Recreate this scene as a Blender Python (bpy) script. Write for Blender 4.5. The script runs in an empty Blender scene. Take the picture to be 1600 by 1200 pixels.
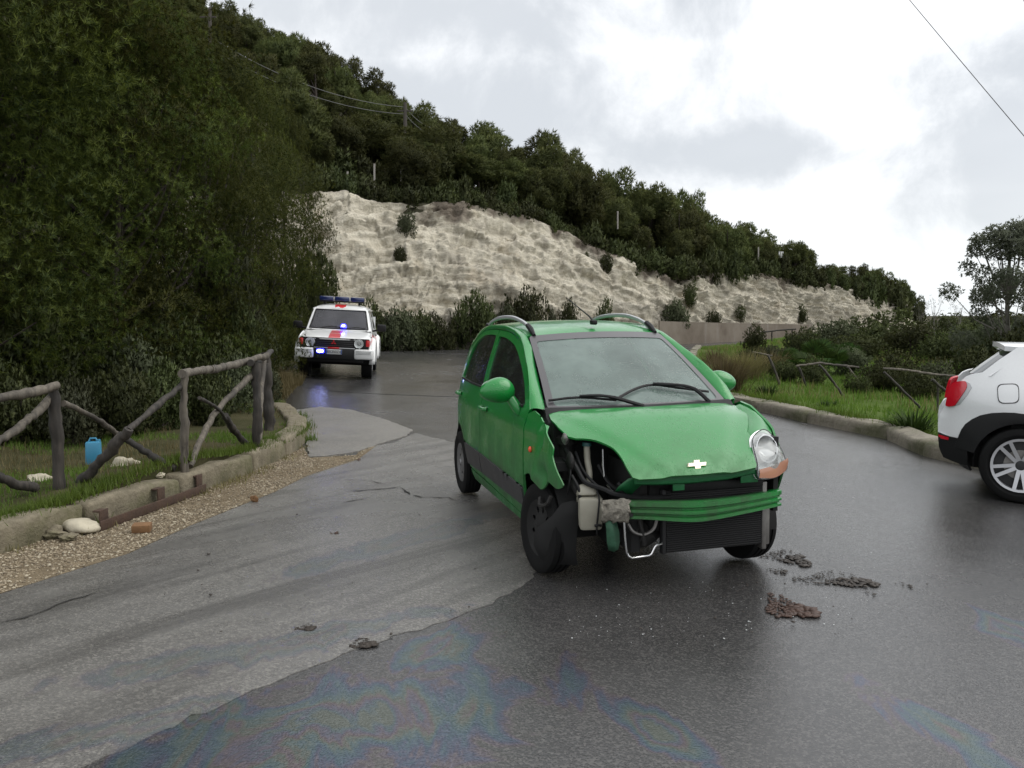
import bpy, bmesh, math, random
import numpy as np
from mathutils import Vector, Matrix, geometry

C = bpy.context
SC = C.scene
COL = SC.collection
R = math.radians
PI = math.pi
random.seed(7)

# ------------------------------------------------------------------ camera
FPX, CAMH = 1310.0, 1.56
PITCH = math.atan(108 / FPX)
cam_d = bpy.data.cameras.new('camera')
cam = bpy.data.objects.new('camera', cam_d)
COL.objects.link(cam)
cam.location = (0, 0, CAMH)
cam.rotation_euler = (PI / 2 - PITCH, 0, 0)
cam_d.sensor_width = 36
cam_d.lens = 36 * FPX / 1600
cam_d.clip_start = .05
cam_d.clip_end = 5000
SC.camera = cam

# ------------------------------------------------------------------ sky, sun, exposure
SUN_AZ, SUN_EL = R(96), R(50)       # veiled, off to the right
W = bpy.data.worlds.new('World')
SC.world = W
W.use_nodes = True
wn, wl = W.node_tree.nodes, W.node_tree.links
wn.clear()


def wnode(t, **k):
    n = wn.new(t)
    for a, b in k.items():
        setattr(n, a, b)
    return n


def wmath(op, a, b=None, clamp=False):
    n = wnode('ShaderNodeMath', operation=op, use_clamp=clamp)
    for i, v in enumerate((a, b)):
        if v is None:
            continue
        if isinstance(v, (int, float)):
            n.inputs[i].default_value = v
        else:
            wl.new(v, n.inputs[i])
    return n.outputs[0]


def wmix(f, a, b):
    n = wnode('ShaderNodeMix', data_type='RGBA')
    for i, v in ((0, f), (6, a), (7, b)):
        if isinstance(v, (int, float)):
            n.inputs[i].default_value = v
        elif isinstance(v, tuple):
            n.inputs[i].default_value = (*v, 1)
        else:
            wl.new(v, n.inputs[i])
    return n.outputs[2]


tc = wnode('ShaderNodeTexCoord')
D = tc.outputs['Generated']
sep = wnode('ShaderNodeSeparateXYZ'); wl.new(D, sep.inputs[0])
sky = wnode('ShaderNodeTexSky', sky_type='NISHITA', sun_disc=False, sun_elevation=SUN_EL, sun_rotation=SUN_AZ,
            air_density=1.0, dust_density=2.0)
# cloud deck seen from below: project the direction on a plane
zz = wmath('ADD', wmath('MAXIMUM', sep.outputs[2], 0.0), 0.16)
cmb = wnode('ShaderNodeCombineXYZ')
wl.new(wmath('DIVIDE', sep.outputs[0], zz), cmb.inputs[0])
wl.new(wmath('DIVIDE', sep.outputs[1], zz), cmb.inputs[1])


def wnoise(vec, scale, detail=6, rough=.55, dist=0.0):
    n = wnode('ShaderNodeTexNoise')
    n.inputs['Scale'].default_value = scale
    n.inputs['Detail'].default_value = detail
    n.inputs['Roughness'].default_value = rough
    n.inputs['Distortion'].default_value = dist
    wl.new(vec, n.inputs['Vector'])
    return n.outputs['Fac']


def wrange(v, a, b, c=0.0, d=1.0, smooth=True):
    n = wnode('ShaderNodeMapRange', interpolation_type='SMOOTHSTEP' if smooth else 'LINEAR')
    n.inputs['From Min'].default_value = a; n.inputs['From Max'].default_value = b
    n.inputs['To Min'].default_value = c; n.inputs['To Max'].default_value = d
    wl.new(v, n.inputs['Value'])
    return n.outputs['Result']


def pxdir(px, py):
    r, u = (px - 800) / FPX, (600 - py) / FPX
    c, s = math.cos(PITCH), math.sin(PITCH)
    return Vector((r, c + u * s, -s + u * c)).normalized()


n1 = wnoise(cmb.outputs[0], 1.15, 8, .58, .3)
n2 = wnoise(D, 6.5, 8, .62, .25)
n3 = wnoise(cmb.outputs[0], .55, 4, .5)


def bank(px, py, half_w, half_h, slope=0.0):
    """soft elongated cloud bank around one direction of the sky"""
    d = pxdir(px, py)
    sub = wnode('ShaderNodeVectorMath', operation='SUBTRACT'); wl.new(D, sub.inputs[0]); sub.inputs[1].default_value = d
    m = wnode('ShaderNodeMapping', vector_type='POINT')
    az = math.atan2(d.x, d.y)
    m.inputs['Rotation'].default_value = (0, -slope, az)
    wl.new(sub.outputs[0], m.inputs[0])
    m2 = wnode('ShaderNodeMapping', vector_type='POINT')
    m2.inputs['Scale'].default_value = (FPX / half_w, 2.0, FPX / half_h)
    wl.new(m.outputs[0], m2.inputs[0])
    ln = wnode('ShaderNodeVectorMath', operation='LENGTH'); wl.new(m2.outputs[0], ln.inputs[0])
    v = wmath('ADD', ln.outputs['Value'], wmath('MULTIPLY', wmath('SUBTRACT', n2, .5), 3.4))
    return wrange(v, 1.5, .15)


gray = wmath('MAXIMUM', bank(830, 195, 380, 115), bank(1120, 238, 380, 62, R(4)))
gray = wmath('MAXIMUM', gray, bank(700, 10, 460, 75))
gray = wmath('MAXIMUM', gray, bank(1590, 215, 170, 150))
gray = wmath('MAXIMUM', gray, bank(1600, 320, 190, 50))
back = wrange(sep.outputs[1], .55, .1)            # behind and overhead: broken overcast from noise alone
gn = wmath('MULTIPLY', wrange(n1, .42, .66), wrange(back, 0, 1, .35, 1))
gray = wmath('MAXIMUM', gray, gn)
gray = wmath('MULTIPLY', gray, wrange(n3, .2, .55, .8, 1.0))
cloud = wmix(gray, (9.3, 9.4, 9.5), (5.3, 5.55, 5.85))
# brighter towards the veiled sun
sd = Vector((math.sin(SUN_AZ) * math.cos(SUN_EL), math.cos(SUN_AZ) * math.cos(SUN_EL), math.sin(SUN_EL)))
dt = wnode('ShaderNodeVectorMath', operation='DOT_PRODUCT'); wl.new(D, dt.inputs[0]); dt.inputs[1].default_value = sd
glow = wrange(dt.outputs['Value'], .55, 1.0, 1.0, 1.3)
vm = wnode('ShaderNodeVectorMath', operation='SCALE'); wl.new(cloud, vm.inputs[0]); wl.new(glow, vm.inputs['Scale'])
# the overcast thins out a little to blue-white near the horizon
hz = wrange(sep.outputs[2], .0, .14)
cl2 = wmix(wmath('MULTIPLY', wmath('SUBTRACT', 1.0, hz), .75), vm.outputs[0], (6.9, 7.3, 7.5))
fin = wmix(.92, sky.outputs[0], cl2)
bg = wnode('ShaderNodeBackground'); bg.inputs['Strength'].default_value = .10
wl.new(fin, bg.inputs['Color'])
wo = wnode('ShaderNodeOutputWorld'); wl.new(bg.outputs[0], wo.inputs[0])

sl = bpy.data.lights.new('sun', 'SUN')
sl.energy = 1.2
sl.angle = R(55)
sl.color = (1, .965, .91)
sun = bpy.data.objects.new('sun', sl)
COL.objects.link(sun)
sun.rotation_euler = (-sd).to_track_quat('-Z', 'Y').to_euler()

vs = SC.view_settings
vs.view_transform = 'Standard'; vs.look = 'None'; vs.exposure = 0.5; vs.gamma = 1; vs.use_curve_mapping = False
SC.cycles.max_bounces = 7
SC.cycles.diffuse_bounces = 3
SC.cycles.glossy_bounces = 3
SC.cycles.transparent_max_bounces = 12
SC.cycles.transmission_bounces = 6
SC.cycles.use_denoising = True
SC.cycles.caustics_reflective = False
SC.cycles.caustics_refractive = False

# ------------------------------------------------------------------ layout helpers


def sp(t, k=1.6):
    return np.logaddexp(0, np.asarray(t, float) * k) / k


def sst(a, b, t):
    t = np.clip((np.asarray(t, float) - a) / (b - a), 0, 1)
    return t * t * (3 - 2 * t)


def g(x, y):
    """height of the road and the ground about it"""
    a = -.058 * (sp(x - 2.2) - sp(x - 9.0))
    b = .055 * (sp(-x - 2.6) - sp(-x - 7.5)) * sst(11, 17, y) * (1 - sst(26, 40, y))
    return a * (1 - .6 * sst(14, 30, y)) + b


def ray(px, py):
    r, u = (px - 800) / FPX, (600 - py) / FPX
    c, s = math.cos(PITCH), math.sin(PITCH)
    return Vector((r, c + u * s, -s + u * c))


def at(px, py, Y):
    d = ray(px, py)
    return Vector((0, 0, CAMH)) + d * (Y / d.y)


def gp(px, py, off=0.0):
    """the ground point under a point of the photograph"""
    d = ray(px, py)
    z = 0.0
    for _ in range(30):
        t = (z + off - CAMH) / d.z if d.z < -1e-4 else 400
        p = d * t
        z = float(g(p.x, p.y)) * .7 + z * .3
    return Vector((p.x, p.y, float(g(p.x, p.y)) + off))


# ------------------------------------------------------------------ mesh helpers
def tag(o, label=None, cat=None, group=None, kind=None):
    if label: o['label'] = label
    if cat: o['category'] = cat
    if group: o['group'] = group
    if kind: o['kind'] = kind
    return o


def empty(name, loc=(0, 0, 0), rz=0.0, parent=None):
    o = bpy.data.objects.new(name, None)
    COL.objects.link(o)
    o.location = loc
    o.rotation_euler = (0, 0, rz)
    o.empty_display_size = .2
    if parent: o.parent = parent
    return o


def link(name, me, mat=None, parent=None):
    o = bpy.data.objects.new(name, me)
    COL.objects.link(o)
    if mat is not None and len(me.materials) == 0:
        for m in (mat if isinstance(mat, (list, tuple)) else [mat]):
            me.materials.append(m)
    if parent: o.parent = parent
    return o


def mesh(name, V, F, smooth=None, mi=None):
    me = bpy.data.meshes.new(name)
    me.from_pydata([tuple(v) for v in V], [], [tuple(f) for f in F])
    me.validate()
    if smooth is not None:
        me.polygons.foreach_set('use_smooth', [True] * len(me.polygons))
        me.set_sharp_from_angle(angle=R(smooth))
    if mi is not None:
        me.polygons.foreach_set('material_index', mi)
    me.update()
    return me


def tri_mesh(name, V, T, smooth=False, normals=None):
    """numpy triangles -> mesh"""
    me = bpy.data.meshes.new(name)
    V = np.ascontiguousarray(V, np.float32); T = np.ascontiguousarray(T, np.int32)
    me.vertices.add(len(V)); me.vertices.foreach_set('co', V.ravel())
    me.loops.add(T.size); me.loops.foreach_set('vertex_index', T.ravel())
    me.polygons.add(len(T)); me.polygons.foreach_set('loop_start', np.arange(0, T.size, 3, dtype=np.int32))
    me.polygons.foreach_set('loop_total', np.full(len(T), 3, np.int32))
    if smooth: me.polygons.foreach_set('use_smooth', np.ones(len(T), bool))
    me.update(calc_edges=True)
    if normals is not None:
        me.attributes.new('custom_normal', 'FLOAT_VECTOR', 'POINT').data.foreach_set('vector', np.ascontiguousarray(normals, np.float32).ravel())
        me.update()
    return me


class MB:
    """collects simple solids for one mesh"""

    def __init__(s):
        s.V, s.F, s.M = [], [], []

    def add(s, V, F, m=0):
        k = len(s.V)
        s.V += [Vector(v) for v in V]
        s.F += [tuple(i + k for i in f) for f in F]
        s.M += [m] * len(F)

    def box(s, c, d, rot=None, bev=0.0, m=0, taper=1.0):
        bm = bmesh.new()
        bmesh.ops.create_cube(bm, size=1)
        for v in bm.verts:
            t = taper if v.co.z > 0 else 1
            v.co = Vector((v.co.x * d[0] * t, v.co.y * d[1] * t, v.co.z * d[2]))
        if bev > 0:
            bmesh.ops.bevel(bm, geom=bm.edges[:], offset=bev, segments=2, affect='EDGES', profile=.5)
        if rot is not None:
            rm = rot if isinstance(rot, Matrix) else Matrix.Rotation(rot, 3, 'Z')
            for v in bm.verts: v.co = rm @ v.co
        bm.verts.index_update()
        s.add([v.co + Vector(c) for v in bm.verts], [[v.index for v in f.verts] for f in bm.faces], m)
        bm.free()

    def tube(s, pts, r, n=8, m=0, caps=True, flat=1.0):
        pts = [Vector(p) for p in pts]
        rs = r if isinstance(r, (list, tuple)) else [r] * len(pts)
        V, F = [], []
        up = None
        for i, p in enumerate(pts):
            t = (pts[min(i + 1, len(pts) - 1)] - pts[max(i - 1, 0)]).normalized()
            if up is None:
                up = Vector((0, 0, 1)) if abs(t.z) < .9 else Vector((1, 0, 0))
            a = t.cross(up).normalized(); b = a.cross(t).normalized(); up = b
            for k in range(n):
                w = 2 * PI * k / n
                V.append(p + (a * math.cos(w) + b * math.sin(w) * flat) * rs[i])
        for i in range(len(pts) - 1):
            for k in range(n):
                k2 = (k + 1) % n
                F.append((i * n + k, i * n + k2, (i + 1) * n + k2, (i + 1) * n + k))
        if caps:
            F.append(tuple(range(n - 1, -1, -1)))
            F.append(tuple((len(pts) - 1) * n + k for k in range(n)))
        s.add(V, F, m)

    def lathe(s, prof, n=32, c=(0, 0, 0), axis='y', m=0, close=False):
        """prof: list of (radius, along-axis)"""
        V, F = [], []
        for (r, a) in prof:
            for k in range(n):
                w = 2 * PI * k / n
                x, z = r * math.cos(w), r * math.sin(w)
                V.append(Vector(c) + (Vector((x, a, z)) if axis == 'y' else Vector((x, z, a)) if axis == 'z' else Vector((a, x, z))))
        L = len(prof)
        for i in range(L if close else L - 1):
            for k in range(n):
                k2 = (k + 1) % n
                j = (i + 1) % L
                F.append((i * n + k, i * n + k2, j * n + k2, j * n + k))
        s.add(V, F, m)

    def lump(s, c, d, seed=0, rough=.25, sub=2, m=0):
        rg = np.random.default_rng(seed)
        bm = bmesh.new()
        bmesh.ops.create_icosphere(bm, subdivisions=sub, radius=1)
        off = rg.normal(0, 1, (6, 3))
        for v in bm.verts:
            q = np.array(v.co)
            h = sum(math.sin(q @ off[k] * (1.3 + k * .7) + k) for k in range(6)) / 6
            v.co = Vector((v.co.x * d[0], v.co.y * d[1], v.co.z * d[2])) * (1 + rough * h * 1.6)
        bm.verts.index_update()
        s.add([v.co + Vector(c) for v in bm.verts], [[v.index for v in f.verts] for f in bm.faces], m)
        bm.free()

    def prism(s, poly, z0, z1, m=0):
        n = len(poly)
        V = [(x, y, z0) for x, y in poly] + [(x, y, z1) for x, y in poly]
        F = [tuple(range(n - 1, -1, -1)), tuple(range(n, 2 * n))] + [(i, (i + 1) % n, (i + 1) % n + n, i + n) for i in range(n)]
        s.add(V, F, m)

    def xf(s, M):
        s.V = [M @ v for v in s.V]
        return s

    def build(s, name, mat, parent=None, smooth=40):
        me = mesh(name, s.V, s.F, smooth, s.M)
        return link(name, me, mat, parent)


def pchip(xs, ys):
    xs = np.array(xs, float); ys = np.array(ys, float)
    h = np.diff(xs); d = np.diff(ys) / h
    m = np.zeros(len(xs)); m[0] = d[0]; m[-1] = d[-1]
    for i in range(1, len(xs) - 1):
        if d[i - 1] * d[i] > 0:
            w1, w2 = 2 * h[i] + h[i - 1], h[i] + 2 * h[i - 1]
            m[i] = (w1 + w2) / (w1 / d[i - 1] + w2 / d[i])

    def f(t):
        t = min(max(t, xs[0]), xs[-1])
        i = min(int(np.searchsorted(xs, t, 'right')) - 1, len(xs) - 2)
        u = (t - xs[i]) / h[i]
        return float((1 + 2 * u) * (1 - u) ** 2 * ys[i] + u * (1 - u) ** 2 * h[i] * m[i] + u * u * (3 - 2 * u) * ys[i + 1] + u * u * (u - 1) * h[i] * m[i + 1])
    return f


def crv(pts, n=6, closed=False):
    """Catmull-Rom through points of any dimension"""
    P = [np.array(p, float) for p in pts]
    N = len(P); out = []
    for i in range(N if closed else N - 1):
        if closed:
            a, b, c, d = P[i - 1], P[i], P[(i + 1) % N], P[(i + 2) % N]
        else:
            b, c = P[i], P[i + 1]
            a = P[i - 1] if i else 2 * b - c
            d = P[i + 2] if i + 2 < N else 2 * c - b
        for k in range(n):
            t = k / n
            out.append(.5 * ((2 * b) + (c - a) * t + (2 * a - 5 * b + 4 * c - d) * t * t + (3 * b - a - 3 * c + d) * t ** 3))
    if not closed: out.append(P[-1])
    return [tuple(o) for o in out]


def rnd(poly, r, k=4):
    """round every corner of a closed polygon"""
    P = [np.array(p, float) for p in poly]
    out = []
    for i in range(len(P)):
        a, b, c = P[i - 1], P[i], P[(i + 1) % len(P)]
        la, lc = np.linalg.norm(a - b), np.linalg.norm(c - b)
        q = min(r, la * .45, lc * .45)
        p0, p1 = b + (a - b) / max(la, 1e-9) * q, b + (c - b) / max(lc, 1e-9) * q
        for j in range(k + 1):
            t = j / k
            out.append(tuple((1 - t) ** 2 * p0 + 2 * t * (1 - t) * b + t * t * p1))
    return out


def dens(poly, s):
    P = [np.array(p, float) for p in poly]
    out = []
    for i in range(len(P)):
        a, b = P[i], P[(i + 1) % len(P)]
        l = np.linalg.norm(b - a)
        if l < 1e-7: continue
        n = max(1, int(math.ceil(l / s - .2)))
        for k in range(n): out.append(a + (b - a) * k / n)
    return out


def inside(Q, poly):
    P = np.array(poly); x, y = Q[:, 0], Q[:, 1]
    r = np.zeros(len(Q), bool)
    x0, y0 = P[:, 0], P[:, 1]
    x1, y1 = np.roll(x0, -1), np.roll(y0, -1)
    for a, b, c, d in zip(x0, y0, x1, y1):
        if b == d: continue
        m = (b > y) != (d > y)
        r ^= m & (x < (c - a) * (y - b) / (d - b) + a)
    return r


def fill(outline, sp_, holes=()):
    loops = [dens(outline, sp_)] + [dens(h, sp_) for h in holes]
    pts, edges = [], []
    for L in loops:
        k = len(pts); n = len(L)
        pts += L
        edges += [(k + i, k + (i + 1) % n) for i in range(n)]
    B = np.array(pts)
    lo, hi = B.min(0), B.max(0)
    gx = np.arange(lo[0] + sp_ * .5, hi[0], sp_); gy = np.arange(lo[1] + sp_ * .45, hi[1], sp_ * .87)
    X, Y = np.meshgrid(gx, gy); X[1::2] += sp_ * .5
    G = np.stack([X.ravel(), Y.ravel()], 1)
    if len(G):
        ok = inside(G, loops[0])
        for h in loops[1:]: ok &= ~inside(G, h)
        G = G[ok]
    if len(G):
        keep = np.ones(len(G), bool)
        for i in range(0, len(G), 500):
            d = np.sqrt(((G[i:i + 500, None] - B[None]) ** 2).sum(2)).min(1)
            keep[i:i + 500] = d > sp_ * .55
        G = G[keep]
        allp = np.vstack([B, G])
    else:
        allp = B
    r = geometry.delaunay_2d_cdt([Vector((float(a), float(b))) for a, b in allp], edges, [], 0, 1e-6)
    V = np.array([(v.x, v.y) for v in r[0]])
    T = [tuple(f) for f in r[2] if len(f) == 3]
    cen = np.array([V[list(t)].mean(0) for t in T])
    ok = inside(cen, loops[0])
    for h in loops[1:]: ok &= ~inside(cen, h)
    T = [t for t, o in zip(T, ok) if o]
    return V, T


def panel(name, outline, fn, mat, parent=None, s=.045, th=.012, holes=(), out=(0, 0, 1), ang=38, lift=0.0, flatn=False):
    """a sheet of the surface fn(a,b) inside the outline, with thickness"""
    V, T = fill(outline, s, holes)
    out = Vector(out)
    e = 2e-3
    P, N = [], []
    for a, b in V:
        p = Vector(fn(a, b))
        if flatn:
            P.append(p + out * lift); N.append(out); continue
        n = (Vector(fn(a + e, b)) - Vector(fn(a - e, b))).cross(Vector(fn(a, b + e)) - Vector(fn(a, b - e)))
        n = n.normalized() if n.length > 1e-12 else out.copy()
        if n.dot(out) < 0: n = -n
        P.append(p + n * lift); N.append(n)
    n0 = len(P)
    F, E = [], {}
    for t in T:
        a, b, c = (P[i] for i in t)
        nn = (b - a).cross(c - a)
        if nn.dot(N[t[0]]) < 0: t = (t[0], t[2], t[1])
        F.append(t)
        for i in range(3):
            E[(t[i], t[(i + 1) % 3])] = 1
    if th:
        back = [p - n * th for p, n in zip(P, N)]
        B = [tuple(reversed([i + n0 for i in t])) for t in F]
        rim = [(b, a, a + n0, b + n0) for (a, b) in E if (b, a) not in E]
        F = F + B + rim
        P = P + back
    me = mesh(name, P, F, ang)
    return link(name, me, mat, parent)


def loft(name, rows, mat, parent=None, th=0.0, ang=40, closed=False):
    """rows: equal-length lists of points"""
    m = len(rows[0]); V = [Vector(p) for r in rows for p in r]
    F = []
    for i in range(len(rows) - 1):
        for k in range(m if closed else m - 1):
            k2 = (k + 1) % m
            F.append((i * m + k, i * m + k2, (i + 1) * m + k2, (i + 1) * m + k))
    me = mesh(name, V, F, ang)
    o = link(name, me, mat, parent)
    if th:
        md = o.modifiers.new('thickness', 'SOLIDIFY'); md.thickness = th; md.offset = -1
    return o


def copy_tree(o, parent=None):
    c = o.copy(); COL.objects.link(c)
    if parent: c.parent = parent
    for ch in list(o.children):
        copy_tree(ch, c)
    return c

# ------------------------------------------------------------------ materials
def newmat(name):
    m = bpy.data.materials.new(name); m.use_nodes = True
    return m, m.node_tree.nodes, m.node_tree.links, m.node_tree.nodes['Principled BSDF']


class N:
    """tiny node-building helper"""

    def __init__(s, name):
        s.m, s.n, s.l, s.b = newmat(name)
        s.tc = s.n.new('ShaderNodeTexCoord')

    def put(s, sock, v):
        if isinstance(v, (int, float)): sock.default_value = v
        elif isinstance(v, tuple): sock.default_value = (*v, 1) if len(v) == 3 and sock.type == 'RGBA' else v
        else: s.l.new(v, sock)

    def noise(s, scale, detail=4, rough=.55, vec=None, dist=0.0, out='Fac'):
        n = s.n.new('ShaderNodeTexNoise')
        n.inputs['Scale'].default_value = scale; n.inputs['Detail'].default_value = detail
        n.inputs['Roughness'].default_value = rough; n.inputs['Distortion'].default_value = dist
        s.l.new(vec if vec is not None else s.tc.outputs['Object'], n.inputs['Vector'])
        return n.outputs[out]

    def vor(s, scale, feature='F1', out='Distance', vec=None, rand=1.0):
        n = s.n.new('ShaderNodeTexVoronoi'); n.feature = feature
        n.inputs['Scale'].default_value = scale; n.inputs['Randomness'].default_value = rand
        s.l.new(vec if vec is not None else s.tc.outputs['Object'], n.inputs['Vector'])
        return n.outputs[out]

    def map(s, scale=(1, 1, 1), rot=(0, 0, 0), loc=(0, 0, 0), vec=None):
        n = s.n.new('ShaderNodeMapping')
        n.inputs['Scale'].default_value = scale; n.inputs['Rotation'].default_value = rot; n.inputs['Location'].default_value = loc
        s.l.new(vec if vec is not None else s.tc.outputs['Object'], n.inputs[0])
        return n.outputs[0]

    def rng(s, v, a, b, c=0.0, d=1.0, smooth=False):
        n = s.n.new('ShaderNodeMapRange')
        if smooth: n.interpolation_type = 'SMOOTHSTEP'
        for k, q in (('From Min', a), ('From Max', b), ('To Min', c), ('To Max', d)): n.inputs[k].default_value = q
        s.put(n.inputs['Value'], v)
        return n.outputs['Result']

    def math(s, op, a, b=0.0, clamp=False):
        n = s.n.new('ShaderNodeMath'); n.operation = op; n.use_clamp = clamp
        s.put(n.inputs[0], a); s.put(n.inputs[1], b)
        return n.outputs[0]

    def mix(s, f, a, b, mode='MIX'):
        n = s.n.new('ShaderNodeMix'); n.data_type = 'RGBA'; n.blend_type = mode
        s.put(n.inputs[0], f); s.put(n.inputs[6], a); s.put(n.inputs[7], b)
        return n.outputs[2]

    def ramp(s, v, stops):
        n = s.n.new('ShaderNodeValToRGB')
        cr = n.color_ramp
        while len(cr.elements) > 1: cr.elements.remove(cr.elements[-1])
        cr.elements[0].position = stops[0][0]; cr.elements[0].color = (*stops[0][1], 1)
        for p, c in stops[1:]:
            e = cr.elements.new(p); e.color = (*c, 1)
        s.put(n.inputs[0], v)
        return n.outputs[0]

    def bump(s, h, strength=.3, dist=.01, normal=None):
        n = s.n.new('ShaderNodeBump')
        n.inputs['Strength'].default_value = strength; n.inputs['Distance'].default_value = dist
        s.l.new(h, n.inputs['Height'])
        if normal is not None: s.l.new(normal, n.inputs['Normal'])
        return n.outputs[0]

    def set(s, **k):
        for a, v in k.items():
            s.put(s.b.inputs[a.replace('_', ' ')], v)
        return s


def simple(name, col, rough=.5, metal=0.0, var=.0, vscale=8, bump=0.0, bscale=40, spec=.5, coat=0.0, emit=None, estr=0):
    q = N(name)
    if var:
        f = q.noise(vscale, 5, .6)
        q.set(Base_Color=q.mix(f, tuple(c * (1 - var) for c in col), tuple(min(1, c * (1 + var)) for c in col)))
        q.set(Roughness=q.rng(f, .3, .7, max(0, rough - .08), min(1, rough + .08)))
    else:
        q.set(Base_Color=col, Roughness=rough)
    q.set(Metallic=metal)
    q.b.inputs['Specular IOR Level'].default_value = spec
    if coat:
        q.b.inputs['Coat Weight'].default_value = coat; q.b.inputs['Coat Roughness'].default_value = .06
    if bump:
        q.set(Normal=q.bump(q.noise(bscale, 4, .6), bump, .01))
    if emit:
        q.b.inputs['Emission Color'].default_value = (*emit, 1); q.b.inputs['Emission Strength'].default_value = estr
    return q.m


def paint(name, col, dirt=(.06, .055, .04), dirt_z=(.75, .25), dirt_amt=.45, rough=.28, drops=True, metal=0.0):
    """wet car paint with dirt thrown up from the road and rain drops"""
    q = N(name)
    geo = q.n.new('ShaderNodeSeparateXYZ'); q.l.new(q.tc.outputs['Object'], geo.inputs[0])
    nz = q.noise(3.0, 6, .65)
    st = q.noise(1.0, 5, .6, vec=q.map((18, 18, 1.6)))
    band = q.rng(geo.outputs[2], dirt_z[0], dirt_z[1])
    d = q.math('MULTIPLY', band, q.math('MULTIPLY', q.rng(nz, .3, .7), q.rng(st, .2, .7, .35, 1.0)), True)
    d = q.math('MULTIPLY', d, dirt_amt)
    fl = q.noise(60, 2, .5)
    c = q.mix(q.rng(fl, .3, .7), tuple(v * .985 for v in col), tuple(min(1, v * 1.015) for v in col))
    q.set(Base_Color=q.mix(d, c, dirt), Roughness=q.rng(d, 0, .5, rough, .75), Metallic=metal)
    q.b.inputs['Coat Weight'].default_value = .7
    q.b.inputs['Specular IOR Level'].default_value = .3
    q.set(Coat_Roughness=q.rng(d, 0, .3, .07, .5))
    if drops:
        v1 = q.vor(62); v2 = q.vor(130)
        h = q.math('ADD', q.rng(v1, .30, .05), q.math('MULTIPLY', q.rng(v2, .33, .08), .5))
        m = q.rng(q.noise(9, 3, .6), .42, .55)
        bn = q.bump(q.math('MULTIPLY', h, m), .5, .004)
        q.set(Normal=bn, Coat_Normal=bn)
    return q.m


def glass(name, tint=(.55, .6, .58), mist=.12, rough=.02, drops=True, mistcol=(.62, .68, .66)):
    q = N(name)
    q.n.remove(q.b)
    out = q.n['Material Output']
    tr = q.n.new('ShaderNodeBsdfTransparent'); tr.inputs[0].default_value = (*tint, 1)
    gl = q.n.new('ShaderNodeBsdfGlossy'); gl.inputs['Roughness'].default_value = rough
    df = q.n.new('ShaderNodeBsdfDiffuse'); df.inputs[0].default_value = (*mistcol, 1)
    fr = q.n.new('ShaderNodeFresnel'); fr.inputs['IOR'].default_value = 1.5
    m1 = q.n.new('ShaderNodeMixShader'); m2 = q.n.new('ShaderNodeMixShader')
    if drops:
        h = q.math('ADD', q.rng(q.vor(55), .34, .05), q.math('MULTIPLY', q.rng(q.vor(120), .36, .08), .5))
        bn = q.bump(q.math('MULTIPLY', h, q.rng(q.noise(5, 4, .6), .40, .56)), .6, .004)
        q.l.new(bn, gl.inputs['Normal'])
    mv = q.math('MULTIPLY', q.rng(q.noise(2.2, 5, .6), .25, .75, .5, 1.3), mist)
    q.l.new(mv, m1.inputs[0])
    q.l.new(tr.outputs[0], m1.inputs[1]); q.l.new(df.outputs[0], m1.inputs[2])
    q.l.new(fr.outputs[0], m2.inputs[0]); q.l.new(m1.outputs[0], m2.inputs[1]); q.l.new(gl.outputs[0], m2.inputs[2])
    q.l.new(m2.outputs[0], out.inputs[0])
    return q.m


def leafmat(name, dark, light, trans=.25, spec=.2, rough=.6):
    q = N(name)
    oi = q.n.new('ShaderNodeObjectInfo'); ge = q.n.new('ShaderNodeNewGeometry')
    f = q.noise(.9, 4, .6)
    f2 = q.math('ADD', q.math('MULTIPLY', f, .75), q.math('MULTIPLY', ge.outputs['Random Per Island'], .35))
    c = q.mix(q.rng(f2, .3, .8), dark, light)
    hs = q.n.new('ShaderNodeHueSaturation')
    q.put(hs.inputs['Hue'], q.rng(oi.outputs['Random'], 0, 1, .475, .515)); q.put(hs.inputs['Value'], q.rng(oi.outputs['Random'], 0, 1, .62, 1.4))
    q.l.new(c, hs.inputs['Color'])
    q.n.remove(q.b)
    df = q.n.new('ShaderNodeBsdfDiffuse'); tl = q.n.new('ShaderNodeBsdfTranslucent'); gl = q.n.new('ShaderNodeBsdfGlossy')
    gl.inputs['Roughness'].default_value = rough
    for s_ in (df, tl): q.l.new(hs.outputs[0], s_.inputs[0])
    m1 = q.n.new('ShaderNodeMixShader'); m1.inputs[0].default_value = trans
    q.l.new(df.outputs[0], m1.inputs[1]); q.l.new(tl.outputs[0], m1.inputs[2])
    m2 = q.n.new('ShaderNodeMixShader'); m2.inputs[0].default_value = spec * .08
    q.l.new(m1.outputs[0], m2.inputs[1]); q.l.new(gl.outputs[0], m2.inputs[2])
    q.l.new(m2.outputs[0], q.n['Material Output'].inputs[0])
    return q.m


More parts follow.
